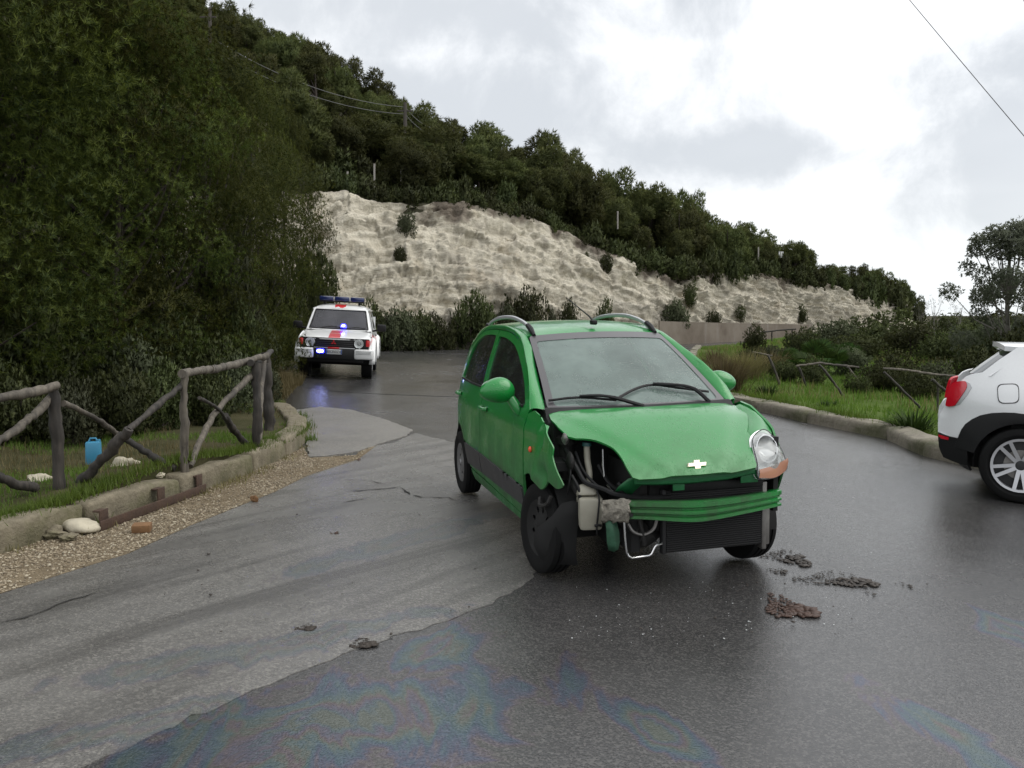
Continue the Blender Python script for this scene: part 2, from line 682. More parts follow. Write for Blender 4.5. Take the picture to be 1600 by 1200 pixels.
def asphalt(name, c0, c1, wet0, wet1, film=False, streak=False, bump=.35, scale=150, stone=(.11, .105, .1), patch=.8):
    q = N(name)
    big = q.noise(.35, 5, .6, dist=.4)
    mid = q.noise(2.2, 5, .65)
    agg = q.vor(scale)
    ag2 = q.vor(scale, out='Color')
    sx = q.n.new('ShaderNodeSeparateXYZ'); q.l.new(ag2, sx.inputs[0])
    base = q.mix(q.rng(big, .3, .7), c0, c1)
    base = q.mix(q.math('MULTIPLY', q.rng(mid, .35, .7), .5), base, tuple(v * .55 for v in c0))
    base = q.mix(q.math('MULTIPLY', q.rng(sx.outputs[0], .55, .95), .75), base, stone)
    if streak:
        sv = q.n.new('ShaderNodeMapping'); sv.vector_type = 'TEXTURE'; sv.inputs['Rotation'].default_value = (0, 0, R(50)); sv.inputs['Scale'].default_value = (3.2, .34, 1)
        q.l.new(q.tc.outputs['Object'], sv.inputs[0])
        sn = q.noise(1.0, 6, .62, vec=sv.outputs[0], dist=.5)
        base = q.mix(q.math('MULTIPLY', q.rng(sn, .46, .64), .62), base, tuple(v * .42 for v in c0))
    wet = q.math('ADD', q.math('MULTIPLY', q.rng(big, .35, .65), .6), q.math('MULTIPLY', q.rng(mid, .3, .7), .4))
    q.set(Base_Color=base, Roughness=q.rng(wet, .1, .9, wet1, wet0))
    q.b.inputs['IOR'].default_value = 1.5
    h = q.math('ADD', q.math('MULTIPLY', q.rng(agg, .0, .6, 1, 0), .7), q.math('MULTIPLY', q.noise(scale * .35, 4, .7), .8))
    h = q.math('ADD', h, q.math('MULTIPLY', mid, .9))
    q.set(Normal=q.bump(h, bump, .012))
    if film:
        # thin oil film that lies on the wet road where fuel ran out; its thickness falls off towards the rims
        nz_ = q.noise(1.7, 6, .6, dist=1.6, vec=q.map((1.5, .7, 1), (0, 0, R(35))))
        best = None
        for (cx, cy, rx, ry, rot_) in FILM:
            m_ = q.n.new('ShaderNodeMapping'); m_.vector_type = 'TEXTURE'
            m_.inputs['Location'].default_value = (cx, cy, 0); m_.inputs['Rotation'].default_value = (0, 0, rot_); m_.inputs['Scale'].default_value = (rx, ry, 50)
            q.l.new(q.tc.outputs['Object'], m_.inputs[0])
            ln = q.n.new('ShaderNodeVectorMath'); ln.operation = 'LENGTH'; q.l.new(m_.outputs[0], ln.inputs[0])
            v_ = q.math('SUBTRACT', 1.0, ln.outputs['Value'])
            best = v_ if best is None else q.math('MAXIMUM', best, v_)
        th = q.math('ADD', best, q.math('MULTIPLY', q.math('SUBTRACT', nz_, .5), 2.4))
        msk = q.rng(th, .02, .40, 0, 1, True)
        col = q.ramp(q.rng(th, 0, 1.05), [(0, (.50, .49, .48)), (.10, (.60, .52, .36)), (.18, (.58, .36, .52)), (.27, (.30, .34, .62)), (.40, (.26, .46, .60)), (.52, (.34, .54, .54)),
                                          (.62, (.46, .52, .42)), (.70, (.54, .42, .46)), (.80, (.42, .40, .58)), (.90, (.32, .50, .56)), (1, (.46, .54, .44))])
        q.film = (msk, col)
        tint = q.mix(q.math('MULTIPLY', msk, film), (1, 1, 1), q.mix(1.0, col, (1.5, 1.5, 1.5), 'MULTIPLY'))
        q.set(IOR=q.rng(q.math('MULTIPLY', msk, film), 0, 1, 1.5, 1.72))
        q.l.new(tint, q.b.inputs['Specular Tint'])
        q.set(Base_Color=q.mix(q.math('MULTIPLY', msk, film * .6), base, q.mix(1.0, col, (.105, .105, .105), 'MULTIPLY')))
    return q.m


M = {}
FILM = []                                          # centre, half-axes and turn of each patch of oil film on the road
for px_, py_, rx_, ry_, ro_ in ((560, 1130, 1.0, .50, R(24)), (690, 1010, .50, .26, R(60)), (430, 1010, 1.2, .2, R(30)), (650, 840, 1.4, .2, R(52)), (1010, 1130, .62, .13, R(118)), (1490, 1150, .5, .17, R(110)), (1590, 990, .5, .2, R(100)), (240, 1130, .9, .16, R(28))):
    p_ = gp(px_, py_); FILM.append((p_.x, p_.y, rx_, ry_, ro_))
M['road'] = asphalt('wet_asphalt', (.036, .036, .037), (.056, .055, .054), .13, .30, film=1.0, bump=.18, scale=120, stone=(.10, .096, .092))
M['old'] = asphalt('worn_asphalt', (.105, .102, .098), (.17, .165, .155), .15, .36, film=.65, bump=.30, scale=115, stone=(.235, .225, .205), streak=True)
M['patch'] = asphalt('smooth_dark_asphalt', (.026, .026, .028), (.042, .041, .041), .12, .30, bump=.14, scale=150)
M['apron'] = asphalt('pale_patch', (.12, .115, .105), (.17, .16, .145), .3, .6, bump=.45, scale=90, stone=(.28, .26, .22))


def soil(name, a, b, scale=3.0, bump=.6, rough=.9):
    q = N(name)
    f = q.noise(scale, 7, .65); f2 = q.noise(scale * 9, 4, .6)
    q.set(Base_Color=q.mix(q.rng(f, .3, .7), a, b), Roughness=rough, Normal=q.bump(q.math('ADD', f, q.math('MULTIPLY', f2, .5)), bump, .03))
    q.b.inputs['Specular IOR Level'].default_value = .08
    return q.m


M['soil'] = soil('damp_soil', (.035, .03, .02), (.075, .065, .035))
M['verge'] = soil('grassy_soil', (.032, .036, .014), (.075, .066, .036), 2.6)
M['island'] = soil('grass_soil', (.05, .09, .014), (.075, .105, .022), 1.2)
M['gravelbed'] = soil('gravel_bed', (.11, .086, .055), (.23, .185, .125), 9, .8)
M['hill'] = soil('hill_soil', (.03, .03, .018), (.065, .06, .04), .4)
q = N('pebble'); ge = q.n.new('ShaderNodeNewGeometry')
q.set(Base_Color=q.ramp(ge.outputs['Random Per Island'], [(0, (.10, .078, .05)), (.45, (.21, .165, .105)), (.8, (.29, .24, .165)), (1, (.40, .355, .265))]), Roughness=.6)
M['pebble'] = q.m

# cliff: pale marl with bedding, streaks and stains
q = N('pale_rock')
v1 = q.map((.25, .25, 1.7), (R(8), R(-22), 0))
bed = q.noise(1.3, 7, .65, vec=v1, dist=.8)
fine = q.noise(3.5, 8, .7)
stain = q.noise(.30, 6, .65, dist=.7)
streak = q.noise(1.0, 5, .6, vec=q.map((1.6, 1.6, .22)))
diag = q.noise(1.0, 6, .7, vec=q.map((.55, .3, 2.6), (0, R(38), 0)), dist=.6)
crk = q.vor(.9, 'DISTANCE_TO_EDGE', vec=q.map((1, 1, 1.6), (0, R(20), 0)))
at_ = q.n.new('ShaderNodeAttribute'); at_.attribute_name = 'topsoil'
c = q.mix(q.rng(bed, .3, .7), (.39, .355, .28), (.60, .555, .455))
c = q.mix(q.math('MULTIPLY', q.rng(diag, .35, .7), .45), c, (.69, .64, .52))
c = q.mix(q.math('MULTIPLY', q.rng(fine, .5, .70), .7), c, (.73, .685, .575))
c = q.mix(q.math('MULTIPLY', q.rng(fine, .44, .28), .4), c, (.30, .26, .20))
c = q.mix(q.math('MULTIPLY', q.rng(stain, .52, .68), .55), c, (.27, .25, .215))
c = q.mix(q.math('MULTIPLY', q.rng(streak, .52, .72), .5), c, (.20, .185, .16))
c = q.mix(q.math('MULTIPLY', q.rng(q.noise(.5, 4, .6), .58, .7), .3), c, (.43, .34, .22))
bd_ = q.n.new('ShaderNodeAttribute'); bd_.attribute_name = 'bed'
cv_ = q.n.new('ShaderNodeCombineXYZ'); q.l.new(q.math('ADD', bd_.outputs['Fac'], q.math('MULTIPLY', fine, .35)), cv_.inputs[0]); q.l.new(q.math('MULTIPLY', stain, .8), cv_.inputs[1])
lay = q.noise(1.7, 6, .75, vec=cv_.outputs[0])
c = q.mix(q.math('MULTIPLY', q.rng(lay, .52, .66), .6), c, (.25, .225, .18))
c = q.mix(q.math('MULTIPLY', q.rng(lay, .44, .32), .5), c, (.70, .66, .56))
pit = q.noise(9, 5, .7, vec=q.map((1, 1, 1.5), (0, R(-25), 0)))
c = q.mix(q.math('MULTIPLY', q.rng(pit, .48, .30), .5), c, (.24, .21, .165))
c = q.mix(q.math('MULTIPLY', at_.outputs['Fac'], .85), c, (.12, .095, .075))
h = q.math('ADD', q.math('ADD', q.math('MULTIPLY', bed, .9), q.math('MULTIPLY', fine, 1.3)), q.math('ADD', q.math('MULTIPLY', diag, .9), q.math('ADD', q.math('MULTIPLY', pit, .5), q.math('MULTIPLY', lay, 1.6))))
q.set(Base_Color=c, Roughness=.95, Normal=q.bump(h, .6, .30))
q.b.inputs['Specular IOR Level'].default_value = .2
M['rock'] = q.m
q = N('weathered_stone')
f = q.noise(6, 7, .7); mo = q.noise(2.6, 6, .65); 
c = q.mix(q.rng(f, .3, .7), (.10, .085, .055), (.25, .215, .15))
c = q.mix(q.math('MULTIPLY', q.rng(mo, .48, .66), .75), c, (.085, .085, .032))
c = q.mix(q.math('MULTIPLY', q.rng(q.noise(1.1, 5, .65), .55, .68), .7), c, (.05, .042, .03))
q.set(Base_Color=c, Roughness=.85, Normal=q.bump(q.math('ADD', f, q.math('MULTIPLY', q.noise(40, 4, .7), .5)), .8, .03))
M['kerb'] = q.m
q = N('pale_kerb_stone')
f = q.noise(6, 7, .7); mo = q.noise(1.6, 6, .65)
c = q.mix(q.rng(f, .3, .7), (.12, .105, .08), (.27, .245, .19))
c = q.mix(q.math('MULTIPLY', q.rng(mo, .43, .58), .8), c, (.06, .065, .026))
q.set(Base_Color=c, Roughness=.85, Normal=q.bump(f, .8, .03))
M['kerb2'] = q.m
M['stone'] = simple('pale_stone', (.42, .38, .29), .85, var=.3, vscale=10, bump=.6, bscale=25)
M['wallc'] = None
q = N('stained_concrete')
f = q.noise(.6, 6, .65); st = q.noise(1, 5, .6, vec=q.map((1.4, 1.4, .15)))
c = q.mix(q.rng(f, .35, .65), (.105, .082, .058), (.175, .148, .115))
c = q.mix(q.math('MULTIPLY', q.rng(st, .55, .75), .35), c, (.36, .34, .31))
q.set(Base_Color=c, Roughness=.8, Normal=q.bump(q.noise(12, 5, .6), .3, .03))
M['wallc'] = q.m
q = N('weathered_shaded_wood')  # weathered logs, their shade put into the near-black colour
gr = q.noise(1, 6, .65, vec=q.map((30, 30, 2.5))); f = q.noise(1.2, 4, .6)
c = q.mix(q.rng(gr, .35, .7), (.013, .011, .009), (.062, .052, .042))
c = q.mix(q.math('MULTIPLY', q.rng(f, .42, .62), .8), c, (.014, .012, .010))
q.set(Base_Color=c, Roughness=.75, Normal=q.bump(gr, .6, .01))
M['wood'] = q.m
q = N('pale_wood')
gr = q.noise(1, 6, .65, vec=q.map((30, 30, 2.5))); f = q.noise(1.5, 4, .6)
c = q.mix(q.rng(gr, .3, .7), (.034, .028, .022), (.165, .143, .112))
c = q.mix(q.math('MULTIPLY', q.rng(f, .46, .60), .8), c, (.030, .026, .022))
q.set(Base_Color=c, Roughness=.75, Normal=q.bump(gr, .6, .01))
M['palewood'] = q.m
M['bark'] = simple('pine_bark', (.034, .026, .020), .9, var=.5, vscale=14, bump=.8, bscale=18)
M['greybark'] = simple('grey_bark', (.13, .12, .105), .9, var=.4, vscale=14, bump=.6, bscale=18)
M['needle'] = leafmat('pine_needles', (.014, .030, .009), (.108, .126, .018), .3)
M['hillneedle'] = leafmat('hill_pine_needles', (.034, .048, .016), (.112, .124, .036), .35)
M['bush'] = leafmat('dark_bush_leaves', (.028, .038, .014), (.088, .105, .034), .3)
M['greybush'] = leafmat('grey_green_leaves', (.048, .058, .030), (.105, .122, .062), .3)
M['brownbush'] = leafmat('reddish_twigs', (.045, .032, .024), (.105, .075, .055), .15)
M['olive'] = leafmat('olive_leaves', (.065, .075, .048), (.118, .125, .088), .45)
M['grass'] = leafmat('green_grass', (.055, .105, .012), (.12, .18, .028), .4)
M['drygrass'] = leafmat('dry_grass', (.085, .075, .03), (.20, .17, .075), .3)
M['palm'] = leafmat('fan_palm_leaves', (.020, .045, .010), (.055, .105, .022), .2)
M['green'] = paint('green_paint', (.008, .200, .034), dirt=(.036, .038, .024), dirt_z=(.96, .52), dirt_amt=1.15)
M['greenin'] = simple('green_primer', (.010, .115, .035), .5, var=.35, vscale=12, bump=.2)
M['white'] = paint('white_paint', (.74, .75, .74), dirt_z=(.7, .2), dirt_amt=.35, drops=False)
M['white2'] = paint('white_car_paint', (.76, .77, .78), dirt_z=(.5, .2), dirt_amt=.2, drops=False)
M['black'] = simple('black_plastic', (.009, .009, .0095), .55, var=.2, vscale=6, spec=.3)
M['strip'] = simple('grey_rub_strip', (.040, .040, .042), .55, var=.25, vscale=5)
M['dark'] = simple('dark_cavity', (.008, .008, .008), .85)
M['grime'] = simple('engine_grime', (.016, .015, .014), .7, var=.6, vscale=14, bump=.5, bscale=30)
M['rubber'] = simple('tyre_rubber', (.0085, .0085, .0085), .85, spec=.2, var=.3, vscale=10, bump=.2, bscale=60)
M['rim'] = simple('grey_wheel_trim', (.20, .20, .205), .42, .55, var=.35, vscale=8)
M['alloy'] = simple('silver_alloy', (.50, .50, .52), .3, .85)
M['rimdark'] = simple('dark_rim_recess', (.018, .018, .02), .5)
M['chrome'] = simple('bright_metal', (.72, .72, .72), .18, 1.0)
M['railm'] = simple('silver_rail', (.45, .46, .47), .38, .35)
M['steel'] = simple('dull_steel', (.22, .21, .2), .45, .8, var=.4, vscale=20)
M['fin'] = simple('radiator_fins', (.022, .022, .023), .6, .2)
M['tank'] = simple('yellowed_plastic', (.30, .285, .23), .5, var=.18, vscale=14)
M['gold'] = simple('emblem_metal', (.80, .74, .58), .22, .7)
M['seat'] = simple('seat_fabric', (.03, .03, .032), .9, var=.3, vscale=20)
M['trim'] = simple('grey_interior', (.10, .10, .10), .8)
M['lens'] = glass('headlight_lens', (.88, .90, .90), .38, .05, False, (.72, .74, .73))
M['refl'] = simple('reflector', (.80, .82, .82), .38, .35)
M['amber'] = simple('amber_lens', (.40, .19, .12), .25, coat=.6)
M['orange'] = simple('orange_lens', (.85, .09, .02), .2, coat=.6)
M['redlens'] = simple('red_lens', (.55, .006, .02), .15, coat=.8)
M['ws'] = glass('misted_windscreen', (.50, .57, .53), .40, .03, True, (.32, .42, .38))
M['win'] = glass('tinted_side_glass', (.20, .22, .21), .03, .03, True)
M['win2'] = glass('dark_car_glass', (.16, .17, .18), .06, .03, False)
M['red'] = paint('red_stripe', (.55, .025, .03), dirt_amt=.2, drops=False)
M['bluelens'] = simple('blue_beacon_lens', (.012, .022, .09), .2, coat=.6)
M['bluelamp'] = simple('lit_blue_lamp', (.1, .1, .9), .3, emit=(.03, .03, 1.0), estr=5)
M['bluehot'] = simple('lit_blue_core', (.6, .6, 1), .3, emit=(.45, .5, 1.0), estr=25)
M['plate'] = simple('plate_white', (.52, .53, .52), .5)
M['plateblue'] = simple('plate_blue', (.03, .08, .28), .5)
M['ink'] = simple('plate_ink', (.01, .01, .012), .6)
M['rust'] = simple('rusty_iron', (.060, .034, .022), .85, var=.6, vscale=12, bump=.7, bscale=40)
M['brick'] = simple('ochre_brick', (.17, .09, .04), .9, var=.3, vscale=18, bump=.5)
M['mud'] = simple('wet_mud', (.030, .022, .016), .55, var=.6, vscale=16, bump=.9, bscale=45)
M['mudred'] = simple('reddish_mud', (.050, .024, .015), .6, var=.5, vscale=20, bump=.9, bscale=45)
M['bin'] = simple('blue_plastic', (.04, .21, .34), .45, var=.2, vscale=9)
M['wire'] = simple('cable', (.02, .02, .02), .6)
M['wire2'] = simple('bright_cable', (.13, .13, .125), .6)
M['pole'] = simple('pole_wood', (.06, .052, .044), .9, var=.3, vscale=6)
M['paleposts'] = simple('pale_post', (.30, .28, .25), .8)
M['signw'] = simple('sign_white', (.75, .75, .74), .5)
M['crack'] = simple('road_crack', (.012, .011, .010), .9)

# ------------------------------------------------------------------ terrain
def _h(ix, iy, iz, seed):
    n = (ix.astype(np.int64) * 374761393 + iy.astype(np.int64) * 668265263 + iz.astype(np.int64) * 2147483647 + seed * 1274126177) & 0xffffffff
    n = ((n ^ (n >> 13)) * 1274126177) & 0xffffffff
    n = ((n ^ (n >> 16)) * 2246822519) & 0xffffffff
    return (n ^ (n >> 15)).astype(np.float64) / 4294967295.0


def vnoise(P, seed=0):
    P = np.asarray(P, float); I = np.floor(P).astype(np.int64); f = P - I
    f = f * f * (3 - 2 * f); r = 0
    for dx in (0, 1):
        for dy in (0, 1):
            for dz in (0, 1):
                w = (f[:, 0] if dx else 1 - f[:, 0]) * (f[:, 1] if dy else 1 - f[:, 1]) * (f[:, 2] if dz else 1 - f[:, 2])
                r = r + w * _h(I[:, 0] + dx, I[:, 1] + dy, I[:, 2] + dz, seed)
    return r


def fbm(P, octs=5, seed=0, gain=.5):
    P = np.asarray(P, float); a, r, t = 1.0, 0, 0
    for o in range(octs):
        r = r + a * vnoise(P * 2 ** o + o * 17.3, seed + o); t += a; a *= gain
    return r / t - .5


def wv(x, y, sd=0):
    return (math.sin(x * .9 + sd) * math.sin(y * .7 + sd * 2.3) + .6 * math.sin(x * 1.9 - y * .8 + sd * 1.7) * math.sin(y * 1.6 + .5 * x + sd)
            + .3 * math.sin(x * 4.1 + sd) * math.sin(y * 3.7 + x + sd * 3)) * .26


def sheet(name, poly, mat, off, s, th, kind='structure', wob=0.0, jit=0.0, seed=3, extra=None):
    """a sheet that follows the ground"""
    P = dens(poly, s * .5 if jit else s)
    if jit:
        rg = np.random.default_rng(seed)
        P = [p + rg.normal(0, jit, 2) for p in P]

    def fn(a, b):
        z = float(g(a, b)) + off
        if wob: z += wob * wv(a, b, seed)
        if extra: z += extra(a, b)
        return (a, b, z)
    o = panel(name, P, fn, mat, None, s, th, flatn=True)
    o['kind'] = kind
    return o


def gxy(px, py):
    p = gp(px, py); return (p.x, p.y)


# far ground
xs = np.concatenate([np.linspace(-900, -60, 15), np.linspace(-50, 60, 45), np.linspace(70, 900, 15)])
ys = np.concatenate([np.linspace(-60, 90, 45), np.linspace(100, 1600, 18)])
X, Y = np.meshgrid(xs, ys)
Z = g(X, Y) - .3
V = np.stack([X.ravel(), Y.ravel(), Z.ravel()], 1)
nx = len(xs)
F = [(j * nx + i, j * nx + i + 1, (j + 1) * nx + i + 1, (j + 1) * nx + i) for j in range(len(ys) - 1) for i in range(nx - 1)]
tag(link('ground', mesh('ground', V, F, 60), M['soil']), kind='structure')

# road bed
sheet('road', [(-9, -3), (14, -3), (14, 18), (40, 50), (80, 78), (70, 84), (30, 66), (-8, 48), (-12, 30)], M['road'], 0.0, .9, .05)

# worn asphalt layer on the left, with its broken edge
edge = [gxy(*p) for p in [(130, 1200), (300, 1122), (420, 1070), (500, 1040), (560, 1013), (660, 982), (760, 945), (822, 912)]]
far_ = [gxy(*p) for p in [(850, 880), (880, 830), (840, 770), (770, 715), (716, 694), (650, 677), (615, 692), (585, 697), (555, 716)]]
lft = [gxy(*p) for p in [(480, 740), (430, 765), (300, 817), (200, 862), (100, 893), (0, 925)]]
nearp = [(-5.5, 4.2), (-5.5, -2.5), (-3.3, -2.5)]
sheet('worn_asphalt_layer', edge + far_ + lft + nearp, M['old'], .004, .16, .008, jit=.014, seed=5)
# darker resurfacing in front of the police vehicle, pale old patch by the kerb end
sheet('dark_asphalt_layer', [gxy(*p) for p in [(478, 606), (540, 613), (620, 617), (705, 620), (900, 626), (1070, 632), (1090, 600), (1066, 548), (900, 546), (760, 546), (640, 549), (600, 553), (560, 570)]], M['patch'], .006, .5, .012)
sheet('pale_asphalt_patch', [gxy(*p) for p in [(462, 642), (500, 637), (548, 641), (600, 656), (644, 673), (636, 682), (600, 693), (556, 708), (520, 713), (484, 716), (478, 690)]], M['apron'], .016, .14, .02, jit=.01, seed=9)

# cracks
def crack(pts, w=.018, seed=0):
    rg = np.random.default_rng(seed)
    P = [np.array(gxy(*p)) for p in pts]
    L = []
    for a, b in zip(P[:-1], P[1:]):
        n = max(2, int(np.linalg.norm(b - a) / .06))
        for k in range(n): L.append(a + (b - a) * k / n + rg.normal(0, .012, 2))
    L.append(P[-1])
    V, F = [], []
    for i, p in enumerate(L):
        t = L[min(i + 1, len(L) - 1)] - L[max(i - 1, 0)]; t = t / (np.linalg.norm(t) + 1e-9)
        q = np.array([-t[1], t[0]]) * w * rg.uniform(.12, .7) * (1 if 0 < i < len(L) - 1 else .1)
        for s_ in (1, -1):
            x, y = p + q * s_
            V.append((x, y, float(g(x, y)) + .009))
    F = [(2 * i, 2 * i + 1, 2 * i + 3, 2 * i + 2) for i in range(len(L) - 1)]
    tag(link('road_crack', mesh('road_crack', V, F), M['crack']), kind='structure')


crack([(538, 750), (575, 752), (600, 757)], .014, 1)
crack([(548, 768), (590, 766), (625, 762), (640, 774)], .02, 2)
crack([(640, 774), (672, 780), (702, 778), (712, 783)], .018, 3)
crack([(0, 975), (60, 962), (110, 940), (170, 925)], .012, 4)
crack([(536, 787), (560, 782), (580, 778)], .012, 5)

# gravel strip along the kerb
kb = [(-300, 975), (-150, 912), (0, 864), (100, 840), (200, 806), (330, 765), (400, 737), (475, 702)]
grav = [gxy(*p) for p in [(-300, 970), (0, 862), (100, 837), (200, 803), (330, 762), (400, 735), (474, 700), (484, 716), (556, 712), (575, 692), (592, 694), (560, 718), (480, 744), (430, 769), (300, 821), (200, 866), (100, 897), (0, 929), (-300, 1060)]]
sheet('gravel_strip', grav, M['gravelbed'], .006, .22, .01)
rg = np.random.default_rng(11)
bb = np.array(grav); lo, hi = bb.min(0), bb.max(0)
Q = rg.uniform(lo, hi, (90000, 2)); Q = Q[inside(Q, grav)]
kd = np.array([gxy(*p) for p in kb])
Q = Q[rg.random(len(Q)) < np.where(fbm(np.c_[Q * 1.6, np.zeros(len(Q))], 4, 5) > -.05, .95, .35)][:30000]
bm = bmesh.new(); bmesh.ops.create_icosphere(bm, subdivisions=1, radius=1); bm.verts.ensure_lookup_table()
iv = np.array([v.co[:] for v in bm.verts]); it_ = np.array([[v.index for v in f.verts] for f in bm.faces]); bm.free()
iv0 = iv


def scatter_lumps(name, Q, zoff, size, mat, seed, flat=.6):
    rg = np.random.default_rng(seed); n = len(Q)
    sz = size[0] * (size[1] / size[0]) ** (rg.random(n) ** 2.2)
    S = np.stack([sz * rg.uniform(.7, 1.4, n), sz * rg.uniform(.7, 1.2, n), sz * flat * rg.uniform(.7, 1.2, n)], 1)
    a = rg.uniform(0, 2 * PI, n); ca, sa = np.cos(a), np.sin(a)
    P = iv0[None] * S[:, None] * rg.uniform(.75, 1.2, (n, len(iv0), 1))
    x = P[..., 0] * ca[:, None] - P[..., 1] * sa[:, None]; y = P[..., 0] * sa[:, None] + P[..., 1] * ca[:, None]
    P = np.stack([x + Q[:, 0:1], y + Q[:, 1:2], P[..., 2] + (g(Q[:, 0], Q[:, 1]) + zoff)[:, None] + S[:, 2:3] * .5], 2)
    T = it_[None] + (np.arange(n) * len(iv0))[:, None, None]
    return link(name, tri_mesh(name, P.reshape(-1, 3), T.reshape(-1, 3)), mat)


tag(scatter_lumps('gravel', Q, .006, (.0035, .0125), M['pebble'], 2), 'pale loose gravel along the left kerb', kind='stuff')

# kerb stones
def stone_mesh(L, w, h, seed, rough=.02, bev=.03):
    bm = bmesh.new()
    bmesh.ops.create_cube(bm, size=1)
    for v in bm.verts: v.co = Vector((v.co.x * L, v.co.y * w, v.co.z * h))
    bmesh.ops.bevel(bm, geom=bm.edges[:], offset=bev, segments=2, affect='EDGES', profile=.5)
    bmesh.ops.subdivide_edges(bm, edges=[e for e in bm.edges if e.calc_length() > .16], cuts=3, use_grid_fill=True)
    P = np.array([v.co[:] for v in bm.verts])
    d = fbm(P * 4 + seed * 7.1, 4, seed)
    d2 = fbm(P * 4 + seed * 3.3 + 50, 4, seed + 9)
    for v, a, b in zip(bm.verts, d, d2):
        v.co += Vector((a * rough, b * rough * 2, a * rough * 2.2))
    me = bpy.data.meshes.new('kerb_stone'); bm.to_mesh(me); bm.free()
    me.polygons.foreach_set('use_smooth', [True] * len(me.polygons)); me.set_sharp_from_angle(angle=R(50))
    return me


def kerb(path, root, w, h, length, mat, side, seed, rough=.02, bev=.03, smooth=4):
    P = [np.array(p) for p in crv(path, smooth)]
    seg = [0]
    for a, b in zip(P[:-1], P[1:]): seg.append(seg[-1] + np.linalg.norm(b - a))
    tot = seg[-1]; rg = np.random.default_rng(seed)
    A = np.array(P); s0 = 0.0; i = 0
    pos = lambda t: np.array([np.interp(t, seg, A[:, 0]), np.interp(t, seg, A[:, 1])])
    while s0 < tot - .2:
        l = min(length * rg.uniform(.85, 1.2), tot - s0)
        a, b = pos(s0), pos(s0 + l)
        d = b - a; L = np.linalg.norm(d)
        n = np.array([-d[1], d[0]]) / L * side
        c = (a + b) / 2 + n * w * .5
        me = stone_mesh(L - rg.uniform(.006, .03), w, h + .15, seed * 40 + i, rough, bev)
        o = link('kerb_stone', me, mat, root)
        za, zb = float(g(*a)), float(g(*b))
        o.location = (c[0], c[1], (za + zb) / 2 + h / 2 - .075 + rg.normal(0, .008))
        o.rotation_euler = (rg.normal(0, .02), -math.atan2(zb - za, L), math.atan2(d[1], d[0]) + rg.normal(0, .012))
        s0 += l; i += 1


lk = [gxy(*p) for p in [(-300, 975), (-120, 903), (0, 864), (100, 840), (200, 806), (330, 765), (400, 737), (462, 707), (480, 688), (474, 665), (446, 650)]]
kr = tag(empty('stone_kerb'), 'low mossy stone kerb that curves away beside the wooden fence on the left', 'kerb')
kerb(lk, kr, .24, .20, 1.05, M['kerb'], 1, 3, .036, .035)
rk = [(7.4, 2.5), (6.3, 6.2), (5.05, 9.85)] + [gxy(*p) for p in [(1400, 690), (1300, 670), (1200, 646), (1142, 633)]] + [(3.75, 16.5), (4.3, 20), (5.4, 26), (7.4, 35), (9.4, 43)]
kr2 = tag(empty('stone_kerb'), 'rounded mossy kerb edging the grass on the right behind the green car', 'kerb')
kerb(rk, kr2, .32, .19, 1.6, M['kerb2'], -1, 8, .045, .06)

# verge behind the left kerb
lk2 = [(x - .12, y + .12) for x, y in lk[:-1]]
left_edge = [gxy(444, 640), gxy(446, 620), gxy(452, 604), gxy(456, 590), (-5.6, 20), (-6.1, 24), (-6.4, 30), (-5.9, 37)]
verge = lk2 + left_edge + [(-14, 40), (-30, 40), (-30, 3), (-9, 2)]
tag(sheet('left_verge', verge, M['verge'], .19, .55, .4, wob=.22, seed=4, extra=lambda a, b: -.13 * float(sst(15.2, 17.0, b))), kind='structure')

# grass island on the right
isl = [(x + .14, y + .04) for x, y in rk] + [(20, 52), (45, 66), (90, 90), (160, 90), (160, -3), (10, -3)]
sheet('grass_island', isl, M['island'], .11, 1.1, .3, wob=.26, seed=6, extra=lambda a, b: .5 * float(sst(9, 20, a)) * float(sst(8, 24, b)) - .25 * float(sst(30, 60, a)))


def island_z(x, y):
    return float(g(x, y)) + .11 + .26 * wv(x, y, 6) + .5 * float(sst(9, 20, x)) * float(sst(8, 24, y)) - .25 * float(sst(30, 60, x))


def verge_z(x, y):
    return float(g(x, y)) + .19 + .22 * wv(x, y, 4) - .13 * float(sst(15.2, 17.0, y))


# cliff and hill, laid out by bearing (photo column) and distance
cu = [200, 440, 480, 540, 600, 720, 850, 1000, 1060, 1150, 1240, 1330, 1385, 1440]
cD = [33, 33, 34, 35, 36, 38.5, 42, 47, 50, 55, 60, 66, 71, 80]
ctop = [306, 300, 298, 303, 316, 316, 350, 412, 422, 424, 436, 452, 462, 486]
cdd = [5, 5, 5, 5, 5, 5, 5.5, 4.5, 3.5, 3, 3, 3, 2.5, 2]
fD, fT, fd = pchip(cu, cD), pchip(cu, ctop), pchip(cu, cdd)


def base_pt(u):
    Y = fD(u); x = (u - 800) / FPX * Y
    return np.array([x, Y, float(g(x, Y)) - .3])


def top_pt(u):
    Y = fD(u) + fd(u); p = at(u, fT(u), Y)
    return np.array([p.x * 1.0, p.y, p.z])


